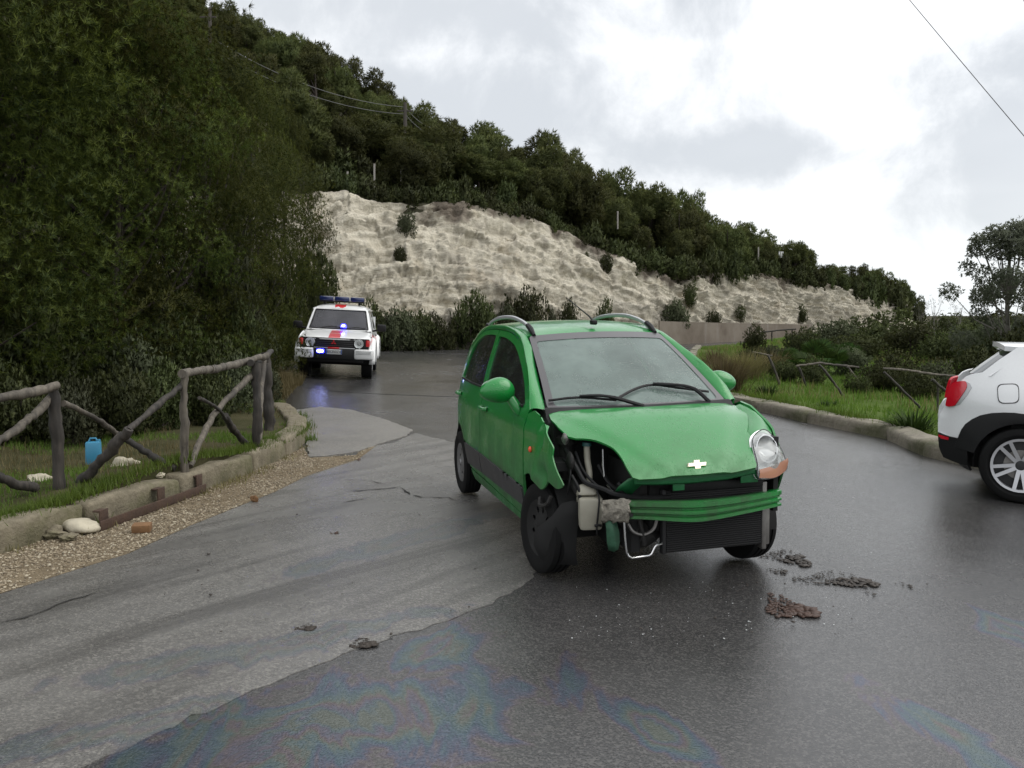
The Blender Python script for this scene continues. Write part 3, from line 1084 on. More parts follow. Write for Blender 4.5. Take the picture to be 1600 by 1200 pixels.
us = np.linspace(240, 1440, 560); ts = np.linspace(0, 1, 100)
V = []
B_ = np.array([base_pt(u) for u in us]); T_ = np.array([top_pt(u) for u in us])
T_[:, 2] += .55 * fbm(np.c_[us * .035, us * 0, us * 0], 4, 21)
for t in ts:
    k = t ** .85; ky = t ** 1.25
    V.append(np.c_[B_[:, 0] + (T_[:, 0] - B_[:, 0]) * ky, B_[:, 1] + (T_[:, 1] - B_[:, 1]) * ky, B_[:, 2] + (T_[:, 2] - B_[:, 2]) * k])
V = np.array(V); sh = V.shape[:2]; P = V.reshape(-1, 3)
tt = np.repeat(ts, len(us)); fade = np.minimum(1, tt * 8) * np.minimum(1, (1 - tt) * 14 + .25)
big = fbm(P * [.22, .1, .3], 4, 31); mid = fbm(P * [.75, .5, 1.1], 5, 33)
dip = P[:, 2] * 1.25 + P[:, 0] * .42 * sst(-14, 4, P[:, 0]) + np.abs(P[:, 0] + 3) * .25 * sst(0, -10, P[:, 0]) + 1.4 * fbm(P * [.12, .1, .2], 3, 35)
led = np.abs((dip % 1) - .5) * 2; led2 = np.abs(((dip * 2.7 + .3) % 1) - .5) * 2
gul = np.abs(fbm(P * [.55, .1, .12], 4, 37)) * 2
wx = P[:, 0] + .9 * fbm(P * .9, 3, 71); wz = dip + .5 * fbm(P * 1.1, 3, 73)
blk = _h(np.floor(wx * .8).astype(np.int64), np.floor(wz * 1.1).astype(np.int64), np.zeros(len(P), np.int64), 5) - .5 + .6 * (_h(np.floor(wx * 1.9 + 7).astype(np.int64), np.floor(wz * 2.6).astype(np.int64), np.ones(len(P), np.int64), 9) - .5)
disp = (big * 2.0 + mid * .55 + ((dip * .9 + .4 * mid) % 1 - .5) * .55 * (.5 + vnoise(P * [.3, .2, .3], 61)) + ((dip * 2.6 + .6 * mid) % 1 - .5) * .22 * vnoise(P * [.5, .3, .5], 63) * 1.6 + (gul - .3) * .8 + blk * .34 + (np.abs(fbm(P * [1.5, .8, 1.1] + 9, 5, 41)) - .12) * .8 + fbm(P * 2.6, 4, 39) * .22 + fbm(P * [.9, .5, 2.2] + P[:, :1] * [0, 0, .5], 4, 43) * .5) * fade
P2 = P + disp[:, None] * np.array([.15, -.85, .35])
n = len(us)
Ii = np.arange(sh[0] * n).reshape(sh[0], n)
a, b, c, d = Ii[:-1, :-1].ravel(), Ii[:-1, 1:].ravel(), Ii[1:, 1:].ravel(), Ii[1:, :-1].ravel()
me = tri_mesh('cliff', P2, np.r_[np.c_[a, b, c], np.c_[a, c, d]], False)
ts_ = np.clip((tt - .90 + .5 * fbm(P * [.3, .1, .3], 4, 51) + .5 * fbm(P * [1.2, .3, .6], 3, 53)) / .10, 0, 1)
me.attributes.new('bed', 'FLOAT', 'POINT').data.foreach_set('value', (dip + .5 * mid).astype(np.float32))
me.attributes.new('topsoil', 'FLOAT', 'POINT').data.foreach_set('value', ts_.astype(np.float32))
tag(link('cliff', me, M['rock']), kind='structure')
CL = P2.reshape(sh[0], n, 3)


def cliff_pt(u, t):
    return Vector(CL[int(np.clip(t, 0, 1) * (sh[0] - 1)), int(np.clip((u - 240) / 1200, 0, 1) * (n - 1))])


su = [-1200, -400, 0, 240, 330, 400, 500, 600, 660, 740, 800, 900, 1000, 1060, 1150, 1240, 1330, 1400, 1440]
sy = [-540, -400, -165, -12, 28, 62, 112, 166, 212, 256, 276, 292, 330, 368, 402, 416, 434, 474, 490]
sD = [105, 112, 116, 116, 116, 115, 113, 110, 106, 100, 92, 84, 80, 78, 78, 80, 84, 88, 96]
sH = [4, 4, 4, 4, 3.6, 3.6, 3.8, 3.8, 3.6, 3.3, 3.0, 3.0, 3.0, 2.7, 2.3, 2.0, 1.9, 1.1, .3]
gS, gD, gH = pchip(su, sy), pchip(su, sD), pchip(su, sH)


def ridge_pt(u):
    p = at(u, gS(u), gD(u)); return np.array([p.x, p.y, p.z - gH(u)])


def foot_pt(u):
    if u >= 240:
        q = top_pt(u) + np.array([0, .25, -.05]); return q
    k = float(sst(240, 60, u))
    q = top_pt(240)
    Y = 39 - 9 * k; x = (u - 800) / FPX * Y
    return np.array([x, Y, q[2] * (1 - k) + .2])


def hill_pt(u, s):
    """s 0 foot .. 1 ridge"""
    a, b = foot_pt(u), ridge_pt(u)
    q = a + (b - a) * s
    q[2] += (b[2] - a[2]) * .10 * math.sin(PI * s)
    return q


hu = np.linspace(-1200, 1440, 100); V = []
V.append([foot_pt(u) * [1, 1, 0] + [0, .4, -1] for u in hu])
for s in np.linspace(0, 1, 14): V.append([hill_pt(u, s) for u in hu])
rl = np.array(V[-1])
for k, dz in ((12, 1), (40, 8), (120, 40)): V.append(rl + np.array([0, k, 0]) * 1.0 - np.c_[rl[:, 0] * 0, rl[:, 0] * 0, np.minimum(rl[:, 2] + 1, dz)])
V = np.array(V); sh2 = V.shape[:2]; P = V.reshape(-1, 3)
Ii = np.arange(sh2[0] * sh2[1]).reshape(sh2)
a, b, c, d = Ii[:-1, :-1].ravel(), Ii[:-1, 1:].ravel(), Ii[1:, 1:].ravel(), Ii[1:, :-1].ravel()
tag(link('hillside', tri_mesh('hillside', P, np.r_[np.c_[a, b, c], np.c_[a, c, d]], True), M['hill']), kind='structure')

# concrete footing wall at the bottom of the cut
wp = []
for u in (1030, 1090, 1150, 1210, 1268):
    q = base_pt(u); wp.append((q[0] * .985, q[1] * .985, q[2] + .3))
wb = MB(); Vw = []
for i, (x, y, z) in enumerate(wp):
    h = 1.35 - .08 * i
    Vw += [(x, y, z - .3), (x, y, z + h), (x, y + .35, z + h), (x, y + .35, z - .3)]
Fw = []
for i in range(len(wp) - 1):
    for k in range(4): Fw.append((4 * i + k, 4 * i + 4 + k, 4 * i + 4 + (k + 1) % 4, 4 * i + (k + 1) % 4))
Fw += [(3, 2, 1, 0), tuple(4 * (len(wp) - 1) + k for k in range(4))]
wb.add(Vw, Fw)
tag(wb.build('retaining_wall', M['wallc'], None, 30), 'low stained concrete wall along the foot of the pale cliff', 'wall')

# ------------------------------------------------------------------ wheels
def tyre_mb(Rr, Ri, w, grooves=True, n=48):
    mb = MB()
    h = w / 2
    prof = [(Ri, -h * .80), (Ri + (Rr - Ri) * .35, -h), (Rr - .025, -h * .98), (Rr - .006, -h * .86)]
    if grooves:
        for c in (-.42, 0, .42):
            prof += [(Rr, h * (c - .09)), (Rr - .008, h * (c - .08)), (Rr - .008, h * (c + .08)), (Rr, h * (c + .09))]
    prof += [(Rr - .006, h * .86), (Rr - .025, h * .98), (Ri + (Rr - Ri) * .35, h), (Ri, h * .80)]
    mb.lathe(prof, n)
    mb.lathe([(Ri, -h * .80), (Ri, h * .80)], n)
    return mb


def wheel(parent, loc, s, Rr, Ri, w, rimfn, rot=None, steer=0.0, camber=0.0):
    """s: +1 or -1, the side the outer face looks to"""
    e = empty('wheel', loc, 0, parent)
    e.rotation_euler = (camber, 0, steer)
    tyre_mb(Rr, Ri, w).build('tyre', M['rubber'], e, 35)
    rimfn(e, s, Ri, w)
    return e


def steel_rim(e, s, Ri, w):
    """pressed wheel trim with round openings"""
    h = w / 2 * s
    def fn(a, b):
        r = math.hypot(a, b)
        return (a, h * (.62 + .30 * math.exp(-(r / (Ri * .42)) ** 2) - .12 * math.exp(-((r - Ri * .62) / (Ri * .16)) ** 2) + .22 * max(0, (r - Ri * .82) / (Ri * .18))), b)
    circ = [(Ri * math.cos(t), Ri * math.sin(t)) for t in np.linspace(0, 2 * PI, 40)[:-1]]
    holes = []
    for k in range(9):
        c = 2 * PI * k / 9; x, y = Ri * .66 * math.cos(c), Ri * .66 * math.sin(c)
        holes.append([(x + Ri * (.13 * math.cos(t) * math.cos(c) - .085 * math.sin(t) * math.sin(c)), y + Ri * (.13 * math.cos(t) * math.sin(c) + .085 * math.sin(t) * math.cos(c))) for t in np.linspace(0, 2 * PI, 11)[:-1]])
    panel('rim', circ, fn, M['rim'], e, Ri * .14, .006, holes, (0, s, 0), 45)
    mb = MB(); mb.lathe([(0, h * .2), (Ri, h * .2), (Ri, h * .25), (0, h * .25)], 24)
    mb.build('brake_drum', M['rimdark'], e)
    mb = MB(); mb.lathe([(0.0, h * .99), (Ri * .16, h * .97), (Ri * .19, h * .85)], 16)
    mb.build('hub_cap', M['rim'], e)


# ------------------------------------------------------------------ green damaged hatchback
CAR = tag(empty('damaged_hatchback'), 'green five-door hatchback with its front bumper and right headlight torn off', 'car')
CP = (.853, 5.155); YAW = .2588
F_ = Vector((math.sin(YAW), -math.cos(YAW), 0)); L_ = Vector((math.cos(YAW), math.sin(YAW), 0))
ax = Vector((F_.x, F_.y, -.0092)).normalized(); ay = Vector((L_.x, L_.y, .0183)).normalized()
az = ax.cross(ay).normalized(); ay = az.cross(ax)
CAR.matrix_world = Matrix(((ax.x, ay.x, az.x, CP[0]), (ax.y, ay.y, az.y, CP[1]), (ax.z, ay.z, az.z, 0.005), (0, 0, 0, 1)))

Wz = pchip([.15, .25, .4, .55, .7, .85, .95, 1.05, 1.2, 1.35, 1.43, 1.5], [.655, .70, .733, .7475, .747, .733, .714, .687, .632, .566, .528, .44])
Tx = pchip([-2.82, -2.7, -2.5, -2.2, -1.8, -.3, 0, .25, .45, .6, .7], [.76, .87, .945, .985, 1, 1, .985, .95, .88, .78, .66])


def S(x, z):
    y = Wz(z) * Tx(x)
    y += .010 * math.exp(-((z - (.875 + .02 * x)) / .035) ** 2) * (1 if x < .1 else max(0, 1 - (x - .1) * 3)) * (1 if x > -2.4 else 0)
    return y


def side(s):
    return lambda x, z: (x, s * S(x, z), z)


Hc = pchip([-.1, -.05, .1, .25, .4, .5, .58, .64, .68], [1.0, .992, .965, .915, .85, .80, .755, .715, .68])


def H(x, y):
    a = abs(y)
    z = Hc(x) - .03 * (a / .63) ** 2.5
    # raised middle of the bonnet with a soft fold on each side
    fold = .60 - .42 * min(max((x + .05) / .7, 0), 1) ** 1.1
    z += .012 * (1 / (1 + math.exp((a - fold) / .012))) - .006
    return z


def hood_fn(x, y): return (x, y, H(x, y))


def arc(cx, cz, r, a0, a1, n=10):
    return [(cx + r * math.cos(R(t)), cz + r * math.sin(R(t))) for t in np.linspace(a0, a1, n)]


doortop_f = [(-.183, .985), (-.26, 1.062), (-.347, 1.130), (-.49, 1.213), (-.651, 1.283), (-.80, 1.336), (-.951, 1.378), (-1.13, 1.408), (-1.321, 1.424), (-1.47, 1.430), (-1.628, 1.432)]
doortop_r = [(-1.640, 1.432), (-1.80, 1.431), (-1.97, 1.424), (-2.12, 1.407), (-2.26, 1.375), (-2.38, 1.325), (-2.47, 1.255)]
ws = .004
for s in (-1, 1):
    fn = side(s); o3 = (0, s, 0)
    # front door
    win_f = crv([(-.305, 1.004), (-.40, 1.088), (-.505, 1.150), (-.65, 1.217), (-.797, 1.272), (-.94, 1.318), (-1.078, 1.350), (-1.32, 1.380), (-1.54, 1.388)], 3) + crv([(-1.555, 1.372), (-1.49, 1.20), (-1.425, 1.018)], 4) + [(-1.40, 1.004), (-.9, .992), (-.34, .990)]
    fd_out = crv(doortop_f, 2) + crv([(-1.60, 1.36), (-1.52, 1.18), (-1.448, 1.0), (-1.432, .86), (-1.428, .62), (-1.428, .30)], 4) + [(-1.0, .292), (-.30, .288), (-.225, .30), (-.2165, .36), (-.2165, .55), (-.219, .70), (-.2215, .82), (-.214, .93), (-.205, .965)]
    d = panel('front_door', fd_out, fn, M['green'], CAR, .05, .018, [win_f], o3)
    panel('window', win_f, fn, M['win'], d, .07, .004, (), o3, lift=-.012)
    sealp = MB(); sealp.tube([Vector(fn(x, z)) + Vector((0, s * .004, 0)) for x, z in [(-1.40, 1.001), (-1.1, .994), (-.9, .991), (-.6, .989), (-.33, .989)]], .009, 6); sealp.build('window_seal', M['black'], d)
    hd = MB(); hd.tube([Vector(fn(x, .868)) + Vector((0, s * q_, 0)) for x, q_ in [(-1.36, .005), (-1.345, .028), (-1.28, .036), (-1.21, .028), (-1.195, .005)]], .015, 8); hd.build('handle', M['green'], d)
    panel('rub_strip', rnd([(-1.424, .507), (-.226, .497), (-.226, .372), (-1.424, .352)], .01, 2), fn, M['strip'], d, .05, .012, (), o3, lift=.012)
    # rear door
    win_r = crv([(-1.664, 1.390), (-1.80, 1.392), (-1.97, 1.384), (-2.10, 1.366), (-2.22, 1.33), (-2.31, 1.278), (-2.365, 1.20)], 3) + [(-2.385, 1.02), (-2.37, 1.008), (-1.53, 1.004), (-1.512, 1.02)] + crv([(-1.53, 1.08), (-1.59, 1.24), (-1.65, 1.385)], 3)[:-1]
    rd_out = [(-1.440, .30), (-1.440, .62), (-1.444, .86), (-1.460, 1.0), (-1.532, 1.18), (-1.612, 1.36)] + crv(doortop_r, 2) + crv([(-2.50, 1.18), (-2.50, 1.0), (-2.45, .87), (-2.33, .72), (-2.14, .62), (-2.03, .52), (-1.985, .40), (-1.975, .30)], 4)
    d = panel('rear_door', rd_out, fn, M['green'], CAR, .05, .018, [win_r], o3)
    panel('window', win_r, fn, M['win'], d, .07, .004, (), o3, lift=-.012)
    sealp = MB(); sealp.tube([Vector(fn(x, 1.002)) + Vector((0, s * .004, 0)) for x in (-1.53, -1.9, -2.37)], .009, 6); sealp.build('window_seal', M['black'], d)
    hd = MB(); hd.tube([Vector(fn(x, .880)) + Vector((0, s * q_, 0)) for x, q_ in [(-2.40, .005), (-2.385, .028), (-2.32, .036), (-2.26, .028), (-2.245, .005)]], .015, 8); hd.build('handle', M['green'], d)
    panel('rub_strip', rnd([(-2.02, .50), (-1.444, .507), (-1.444, .352), (-1.99, .33)], .01, 2), fn, M['strip'], d, .05, .012, (), o3, lift=.012)
    # sill
    panel('sill', [(-.235, .280), (-1.97, .282), (-1.98, .19), (-1.2, .205), (-.24, .225)], fn, M['green'], CAR, .06, .02, (), o3)
    # rear quarter with wheel arch
    qp = [(-2.482, 1.262)] + crv([(-2.515, 1.18), (-2.513, 1.0), (-2.463, .865), (-2.345, .71)], 3) + [(-2.31, .675)] + arc(-2.345, .28, .325, 78, 180, 10)[::1]
    qp = [(-2.482, 1.262)] + crv([(-2.514, 1.18), (-2.514, 1.0), (-2.464, .862), (-2.345, .712), (-2.155, .613), (-2.045, .515)], 3) + arc(-2.345, .28, .335, 40, 178, 14) + [(-2.72, .27), (-2.79, .40), (-2.80, .70), (-2.79, .92), (-2.70, 1.14), (-2.60, 1.27), (-2.53, 1.32)]
    panel('rear_quarter', qp, fn, M['green'], CAR, .05, .016, (), o3)
    # frame strip between door and windscreen, running on as the roof side
    rows = []
    A = [(-.195, .975)] + doortop_f[1:] + doortop_r[:-1] + [(-2.50, 1.27), (-2.62, 1.18)]
    xsB = [-.135, -.20, -.29, -.43, -.60, -.76, -.93, -1.12, -1.32, -1.47, -1.64, -1.65, -1.80, -1.97, -2.13, -2.28, -2.42, -2.53, -2.66]
    zB = pchip([-2.7, -2.5, -2.2, -1.9, -1.5, -1.2, -.92, -.6, -.3, -.1], [1.27, 1.385, 1.447, 1.466, 1.472, 1.456, 1.408, 1.236, 1.074, .965])
    yB = pchip([-2.7, -2.4, -2.0, -1.5, -.92, -.5, -.135], [.44, .475, .50, .508, .506, .565, .622])
    for (xa, za), xb in zip(A, xsB):
        pa = Vector((xa, s * (S(xa, za) + .001), za + .006)); pb = Vector((xb, s * yB(xb), zB(xb)))
        nrm = Vector((.15, s * .75, .65)).normalized()
        rows.append([pa + Vector((0, -s * .02, -.008)), pa] + [pa.lerp(pb, t) + nrm * .018 * math.sin(PI * t) for t in (.2, .4, .6, .8)] + [pb, pb + Vector((-.01, -s * .012, -.018))])
    loft('roof_frame', rows if s < 0 else [r[::-1] for r in rows], M['green'], CAR)

# fenders
def dent(x, z):
    y = S(x, z) * 1.0
    k = max(0, min(1, (x + .15) / .45))
    y += .035 * k * k                                            # pushed outwards at the front
    y -= .035 * math.exp(-(((x - .17) / .07) ** 2 + ((z - .64) / .06) ** 2))
    y += .020 * math.exp(-(((x - .02) / .06) ** 2 + ((z - .60) / .05) ** 2))
    y -= .030 * math.exp(-(((x - .10 - (z - .8) * .35) / .035) ** 2 + ((z - .87) / .10) ** 2))
    return (x, -y, z)


fr = [(-.207, .955), (-.10, .988), (.028, .972)] + crv([(.06, .962), (.229, .890), (.318, .842), (.330, .810), (.330, .778), (.381, .703), (.425, .655), (.437, .638)], 3) + crv([(.425, .622), (.375, .607), (.30, .628), (.229, .616), (.17, .565), (.11, .556), (.02, .590), (-.10, .605), (-.195, .575)], 3) + [(-.196, .66), (-.202, .82), (-.196, .91)]
fe = panel('fender', fr, dent, M['green'], CAR, .03, .008, (), (0, -1, 0), 34)
fe['label'] = 'crumpled right front fender'
mb = MB(); mb.lump(Vector(dent(-.054, .760)) + Vector((0, -.006, 0)), (.020, .012, .020), 1, .0, 2); mb.build('side_marker', M['orange'], CAR)
fl = [(-.207, .955), (-.10, .985), (.03, .972), (.20, .905), (.30, .862), (.36, .80), (.45, .74), (.47, .62)] + arc(0, .28, .335, 25, 158, 12) + [(-.21, .40), (-.215, .66), (-.218, .82)]
panel('fender', fl, side(1), M['green'], CAR, .05, .012, (), (0, 1, 0))
# top of the left fender between bonnet and headlight
rows = []
for (xi, yi), (xm, ym, zm), (xo, yo, zo) in zip([(-.09, .628), (.02, .622), (.10, .612), (.18, .572), (.25, .528), (.335, .472), (.40, .474)],
                                                [(-.075, .685, .968), (.03, .680, .957), (.11, .674, .938), (.19, .655, .915), (.25, .625, .895), (.325, .575, .874), (.385, .545, .856)],
                                                [(-.06, .712, .94), (.04, .715, .925), (.12, .712, .905), (.20, .702, .885), (.26, .690, .862), (.325, .660, .84), (.37, .62, .838)]):
    pi_ = Vector((xi, yi, H(xi, yi) - .016)); pm, po = Vector((xm, ym, zm)), Vector((xo, yo, zo))
    rows.append([pi_ + Vector((0, .004, -.02))] + [Vector(p) for p in crv([pi_, pm, po], 4)] + [po + Vector((0, .004, -.07))])
loft('fender_top', rows, M['green'], CAR)

# bonnet: whole on the left, with the empty headlight cut-out on the right
hood = [(-.105, -.612), (.02, -.632), (.15, -.628), (.26, -.606)] + crv([(.290, -.570), (.303, -.525), (.334, -.466), (.405, -.404), (.46, -.386), (.511, -.380), (.582, -.380), (.640, -.372)], 3) + crv([(.655, -.34), (.662, -.20), (.668, 0), (.660, .20), (.634, .372)], 4) + crv([(.615, .385), (.57, .400), (.465, .440), (.40, .482), (.335, .490)], 3) + crv([(.25, .545), (.10, .622), (-.05, .645), (-.10, .635)], 3) + crv([(-.05, .42), (-.018, .2), (-.004, 0), (-.018, -.2), (-.05, -.42)], 3)
hd = panel('hood', hood, hood_fn, M['green'], CAR, .032, .012, (), (0, 0, 1), 40)
emb = [(-.5, -.12), (-.44, .12), (-.16, .12), (-.14, .30), (.16, .30), (.14, .12), (.5, .12), (.44, -.12), (.16, -.12), (.14, -.30), (-.16, -.30), (-.14, -.12)]
en = Vector((.62, 0, .32)).normalized(); eu = Vector((-.32, 0, .62)).normalized(); ec = Vector((.615, .014, H(.615, .014)))
mb = MB(); W_ = .122
Vb = [ec + Vector((0, 1, 0)) * x * W_ + eu * y * W_ * .74 + en * .004 for x, y in emb]; Vt = [ec + Vector((0, 1, 0)) * x * W_ * .93 + eu * y * W_ * .66 + en * .014 for x, y in emb]
k = len(emb)
mb.add(Vb + Vt, [tuple(range(k, 2 * k)), tuple(range(k - 1, -1, -1))] + [(i, (i + 1) % k, (i + 1) % k + k, i + k) for i in range(k)])
mb.build('emblem', M['gold'], hd, 20)

# roof
def roof_fn(x, y):
    yb = yB(max(-2.7, min(-.9, x))); t = min(1, abs(y) / yb)
    crown = .028 if x < -1 else .028 * max(0, (x + .85) / -.15 * .55 + .45)
    return (x, y, zB(x) + crown * (1 - t ** 2.2))


ro = [(-.915, y) for y in ()] + crv([(-.925, -.505), (-.885, -.30), (-.872, 0), (-.885, .30), (-.925, .505)], 4) + [(x, yB(x) - .001) for x in (-1.1, -1.4, -1.8, -2.1, -2.4, -2.6)] + [(-2.66, .30), (-2.69, 0), (-2.66, -.30)] + [(x, -yB(x) + .001) for x in (-2.6, -2.4, -2.1, -1.8, -1.4, -1.1)]
panel('roof', ro, roof_fn, M['green'], CAR, .06, .014, (), (0, 0, 1))

# windscreen
def ws_fn(u, v):
    b = Vector((-.135 + .075 * (1 - u * u), .605 * u, .985 - .0 * u)); t = Vector((-.915 + .045 * (1 - u * u), .495 * u, 1.404 + .022 * (1 - u * u)))
    p = b.lerp(t, v)
    return p + Vector((.45, 0, .75)) * .022 * math.sin(PI * v) * (1 - .3 * u * u)


def rect(u0, u1, v0, v1, n=9):
    return [(u0 + (u1 - u0) * k / n, v0) for k in range(n)] + [(u1, v0 + (v1 - v0) * k / n) for k in range(n)] + [(u1 + (u0 - u1) * k / n, v1) for k in range(n)] + [(u0, v1 + (v0 - v1) * k / n) for k in range(n)]


wsp = panel('windshield', rnd([(-1, 0), (1, 0), (1, 1), (-1, 1)], .06), ws_fn, M['ws'], CAR, .09, 0, (), (1, 0, 1))
panel('windshield_border', rnd([(-1.0, -.005), (1.0, -.005), (1.0, 1.0), (-1.0, 1.0)], .05), ws_fn, simple('frit_band', (.055, .052, .055), .4, coat=.5), wsp, .07, .0, [rnd([(-.925, .03), (.925, .03), (.925, .90), (-.925, .90)], .05)], (1, 0, 1), lift=.004)
# scuttle and wipers
rows = []
for u in np.linspace(-1.04, 1.04, 15):
    p = ws_fn(u, 0.0)
    rows.append([p + Vector((-.004, 0, .012)), p + Vector((.03, 0, .010)), Vector((p.x + .075, p.y * 1.01, H(p.x + .075, p.y) - .012)), Vector((p.x + .13, p.y * 1.01, H(p.x + .13, p.y) - .03))])
loft('scuttle', rows, M['black'], CAR)


def wsp_pt(u, v, l=.022):
    p = ws_fn(u, v); return p + Vector((.45, 0, .75)).normalized() * l


for arm, bl in (((-.10, -.03), [(-.98, .075), (-.66, .098), (-.28, .055)]), ((.42, .01), [(-.30, .055), (-.02, .165), (.22, .205), (.52, .155), (.85, .095)])):
    wp_ = empty('wiper', (0, 0, 0), 0, CAR)
    mb = MB(); mb.tube(crv([wsp_pt(*b, .02) for b in bl], 6), .0085, 6); mb.build('blade', M['black'], wp_)
    m_ = bl[len(bl) // 2]
    mb = MB(); mb.tube(crv([wsp_pt(arm[0] + (.34 if arm[0] > 0 else .08), -.02, .02), wsp_pt((arm[0] + m_[0]) / 2 + (.3 if arm[0] > 0 else 0), (m_[1] + .02) * .55, .045), wsp_pt(m_[0], m_[1], .032)], 5), [.013] * 5 + [.010] * 5 + [.007], 6); mb.build('arm', M['black'], wp_)

# mirrors
for s in (-1, 1):
    e = empty('mirror', (0, 0, 0), 0, CAR)
    c = Vector((-.455, s * .845, 1.085)) if s < 0 else Vector((-.50, .765, 1.07))
    bm = bmesh.new(); bmesh.ops.create_uvsphere(bm, u_segments=24, v_segments=14, radius=1)
    for v in bm.verts:
        x, y, z = v.co
        v.co = Vector((max(x, -.35) * .075, y * .118 * (1 - .12 * z), z * .082 * (1 - .18 * s * y)))
    bm.verts.index_update(); mb = MB(); mb.add([v.co + c for v in bm.verts], [[v.index for v in f.verts] for f in bm.faces]); bm.free()
    mb.build('mirror_housing', M['green'], e)
    mb = MB(); mb.lathe([(0, 0), (.9, 0), (1, -.1)], 20, axis='x'); mb.V = [Vector((c.x - .029 + v.x * .02, c.y + v.y * .105, c.z + v.z * .07)) for v in mb.V]; mb.build('mirror_glass', M['chrome'], e)
    mb = MB(); fx_, fz_ = -.40, .955
    mb.tube([c + Vector((0, -s * .075, -.035)), Vector((-.43, s * (S(-.43, 1.0) + .035), .995)), Vector((fx_, s * (S(fx_, fz_) + .004), fz_)), Vector((fx_ + .01, s * (S(fx_, .92) - .004), .925))], [.028, .034, .034, .012], 10); mb.build('mirror_foot', M['green'], e)

# roof rails and aerial
for s in (-1, 1):
    e = empty('roof_rail', (0, 0, 0), 0, CAR)
    xs_ = np.linspace(-.99, -2.30, 15)
    def rz(x): return roof_fn(x, .455)[2]
    pts = [Vector((x, s * (.462 - .01 * abs(x + 1.6)), rz(x) + .010 + .043 * math.sin(PI * (x + .99) / -1.31) ** .55)) for x in xs_]
    mb = MB(); mb.tube(pts, .0135, 8, flat=1.15); mb.build('rail_bar', M['railm'], e)
    for a, b in ((-.90, -1.06), (-2.26, -2.38)):
        mb = MB(); mb.tube([Vector((a, s * .46, rz(a) + .006)), Vector(((a + b) / 2, s * .46, rz((a + b) / 2) + .022)), Vector((b, s * .46, rz(b) + .034 if a > -2 else rz(b) + .004))], [.012, .021, .019], 8); mb.build('rail_foot', M['black'], e)
e = empty('aerial', (0, 0, 0), 0, CAR)
mb = MB(); mb.box((-.99, .015, 1.492), (.07, .04, .035), None, .01); mb.build('aerial_base', M['black'], e)
mb = MB(); mb.tube([(-1.0, .015, 1.50), (-1.08, .015, 1.535), (-1.62, .016, 1.68)], [.008, .006, .0025], 6); mb.build('aerial_rod', M['black'], e)

# left headlight
e = empty('headlight', (0, 0, 0), 0, CAR)
hl = {'a': (.375, .575, .872), 'b': (.415, .485, .842), 'c': (.50, .432, .80), 'd': (.585, .408, .72), 'e': (.61, .402, .638), 'f': (.575, .52, .625), 'h': (.50, .636, .640), 'i': (.478, .668, .668), 'j': (.435, .66, .75), 'k': (.395, .625, .83)}
amb = [(.595, .406, .672), (.56, .50, .676), (.497, .640, .70)]
ring = crv([hl[k_] for k_ in 'abcdefhijk'], 4, True)
cen = Vector((.535, .535, .755))
rows = [[Vector(p) for p in ring]]
for t in (.75, .5, .25, .04): rows.append([Vector(p).lerp(cen, 1 - t) + Vector((.75, .45, .3)).normalized() * .022 * (1 - t * t) for p in ring])
lens = loft('lens', [[*r, r[0]] for r in rows], M['lens'], e)
rows = [[Vector(p) + Vector((-.02, -.01, -.005)) for p in ring]]
cb = Vector((.44, .52, .745))
for t in (.8, .55, .3, .05): rows.append([Vector(p).lerp(cb, 1 - t) + Vector((-.03 * (1 - t), 0, 0)) for p in ring])
loft('lamp_bowl', [[*r, r[0]] for r in rows], M['refl'], e)
mb = MB(); mb.lathe([(.012, -.05), (.05, -.03), (.078, .01), (.082, .022), (.076, .022)], 24, (0, 0, 0), 'x')
mb.xf(Matrix.Translation((.475, .52, .775)) @ Matrix.Rotation(R(14), 4, 'Z') @ Matrix.Rotation(R(-14), 4, 'Y')); mb.build('reflector', M['chrome'], e)
bot = [Vector(p) for p in crv([hl['e'], hl['f'], hl['h'], hl['i']], 5)]; top = [Vector(p) for p in crv([(.600, .405, .684), (.572, .50, .692), (.52, .60, .704), (.478, .664, .712)], 5)]
nv = Vector((.75, .5, .2)).normalized()
loft('indicator_lens', [[p + nv * .004 for p in bot], [p.lerp(q_, .5) + nv * .010 for p, q_ in zip(bot, top)], [p + nv * .008 for p in top]], M['amber'], e)
mb = MB(); mb.tube([Vector(p) for p in ring] + [Vector(ring[0])], .0035, 5, caps=False); mb.build('lamp_rim', M['strip'], e)

# bumper beam, bent back at its right end
bx = pchip([-.48, -.38, -.2, 0, .03, .2, .4, .62], [.505, .60, .635, .648, .648, .630, .575, .495])
bt = pchip([-.48, -.38, .03, .62], [.535, .560, .543, .531]); bb_ = pchip([-.48, -.38, .03, .3, .62], [.455, .463, .427, .436, .436])
rows = []
for y in np.linspace(-.385, .62, 26):
    x, t, b = bx(y), bt(y), bb_(y); h = t - b
    prof = [(-.05, 1), (-.004, 1), (.006, .97), (.006, .72), (-.012, .64), (-.012, .56), (.008, .50), (.008, .38), (-.014, .31), (-.014, .23), (.007, .17), (.007, .03), (-.003, 0), (-.05, 0)]
    rows.append([Vector((x + a, y, b + h * q_)) for a, q_ in prof])
bbm = loft('bumper_beam', rows, M['green'], CAR, .003, 30)
rg = np.random.default_rng(4); rows = []
for i, y in enumerate(np.linspace(-.50, -.375, 11)):
    x, t, b = bx(y), bt(y), bb_(y)
    rows.append([Vector((x + .015 + rg.normal(0, .006) - .05 * abs(q_ - .5), y + rg.normal(0, .004), b - .02 + (t - b + .035) * q_ + rg.normal(0, .004))) for q_ in np.linspace(0, 1, 9)])
cr_ = loft('torn_beam_end', rows, simple('scraped_metal', (.26, .24, .20), .6, .3, var=.8, vscale=40, bump=.9, bscale=90), bbm, .006, 25)
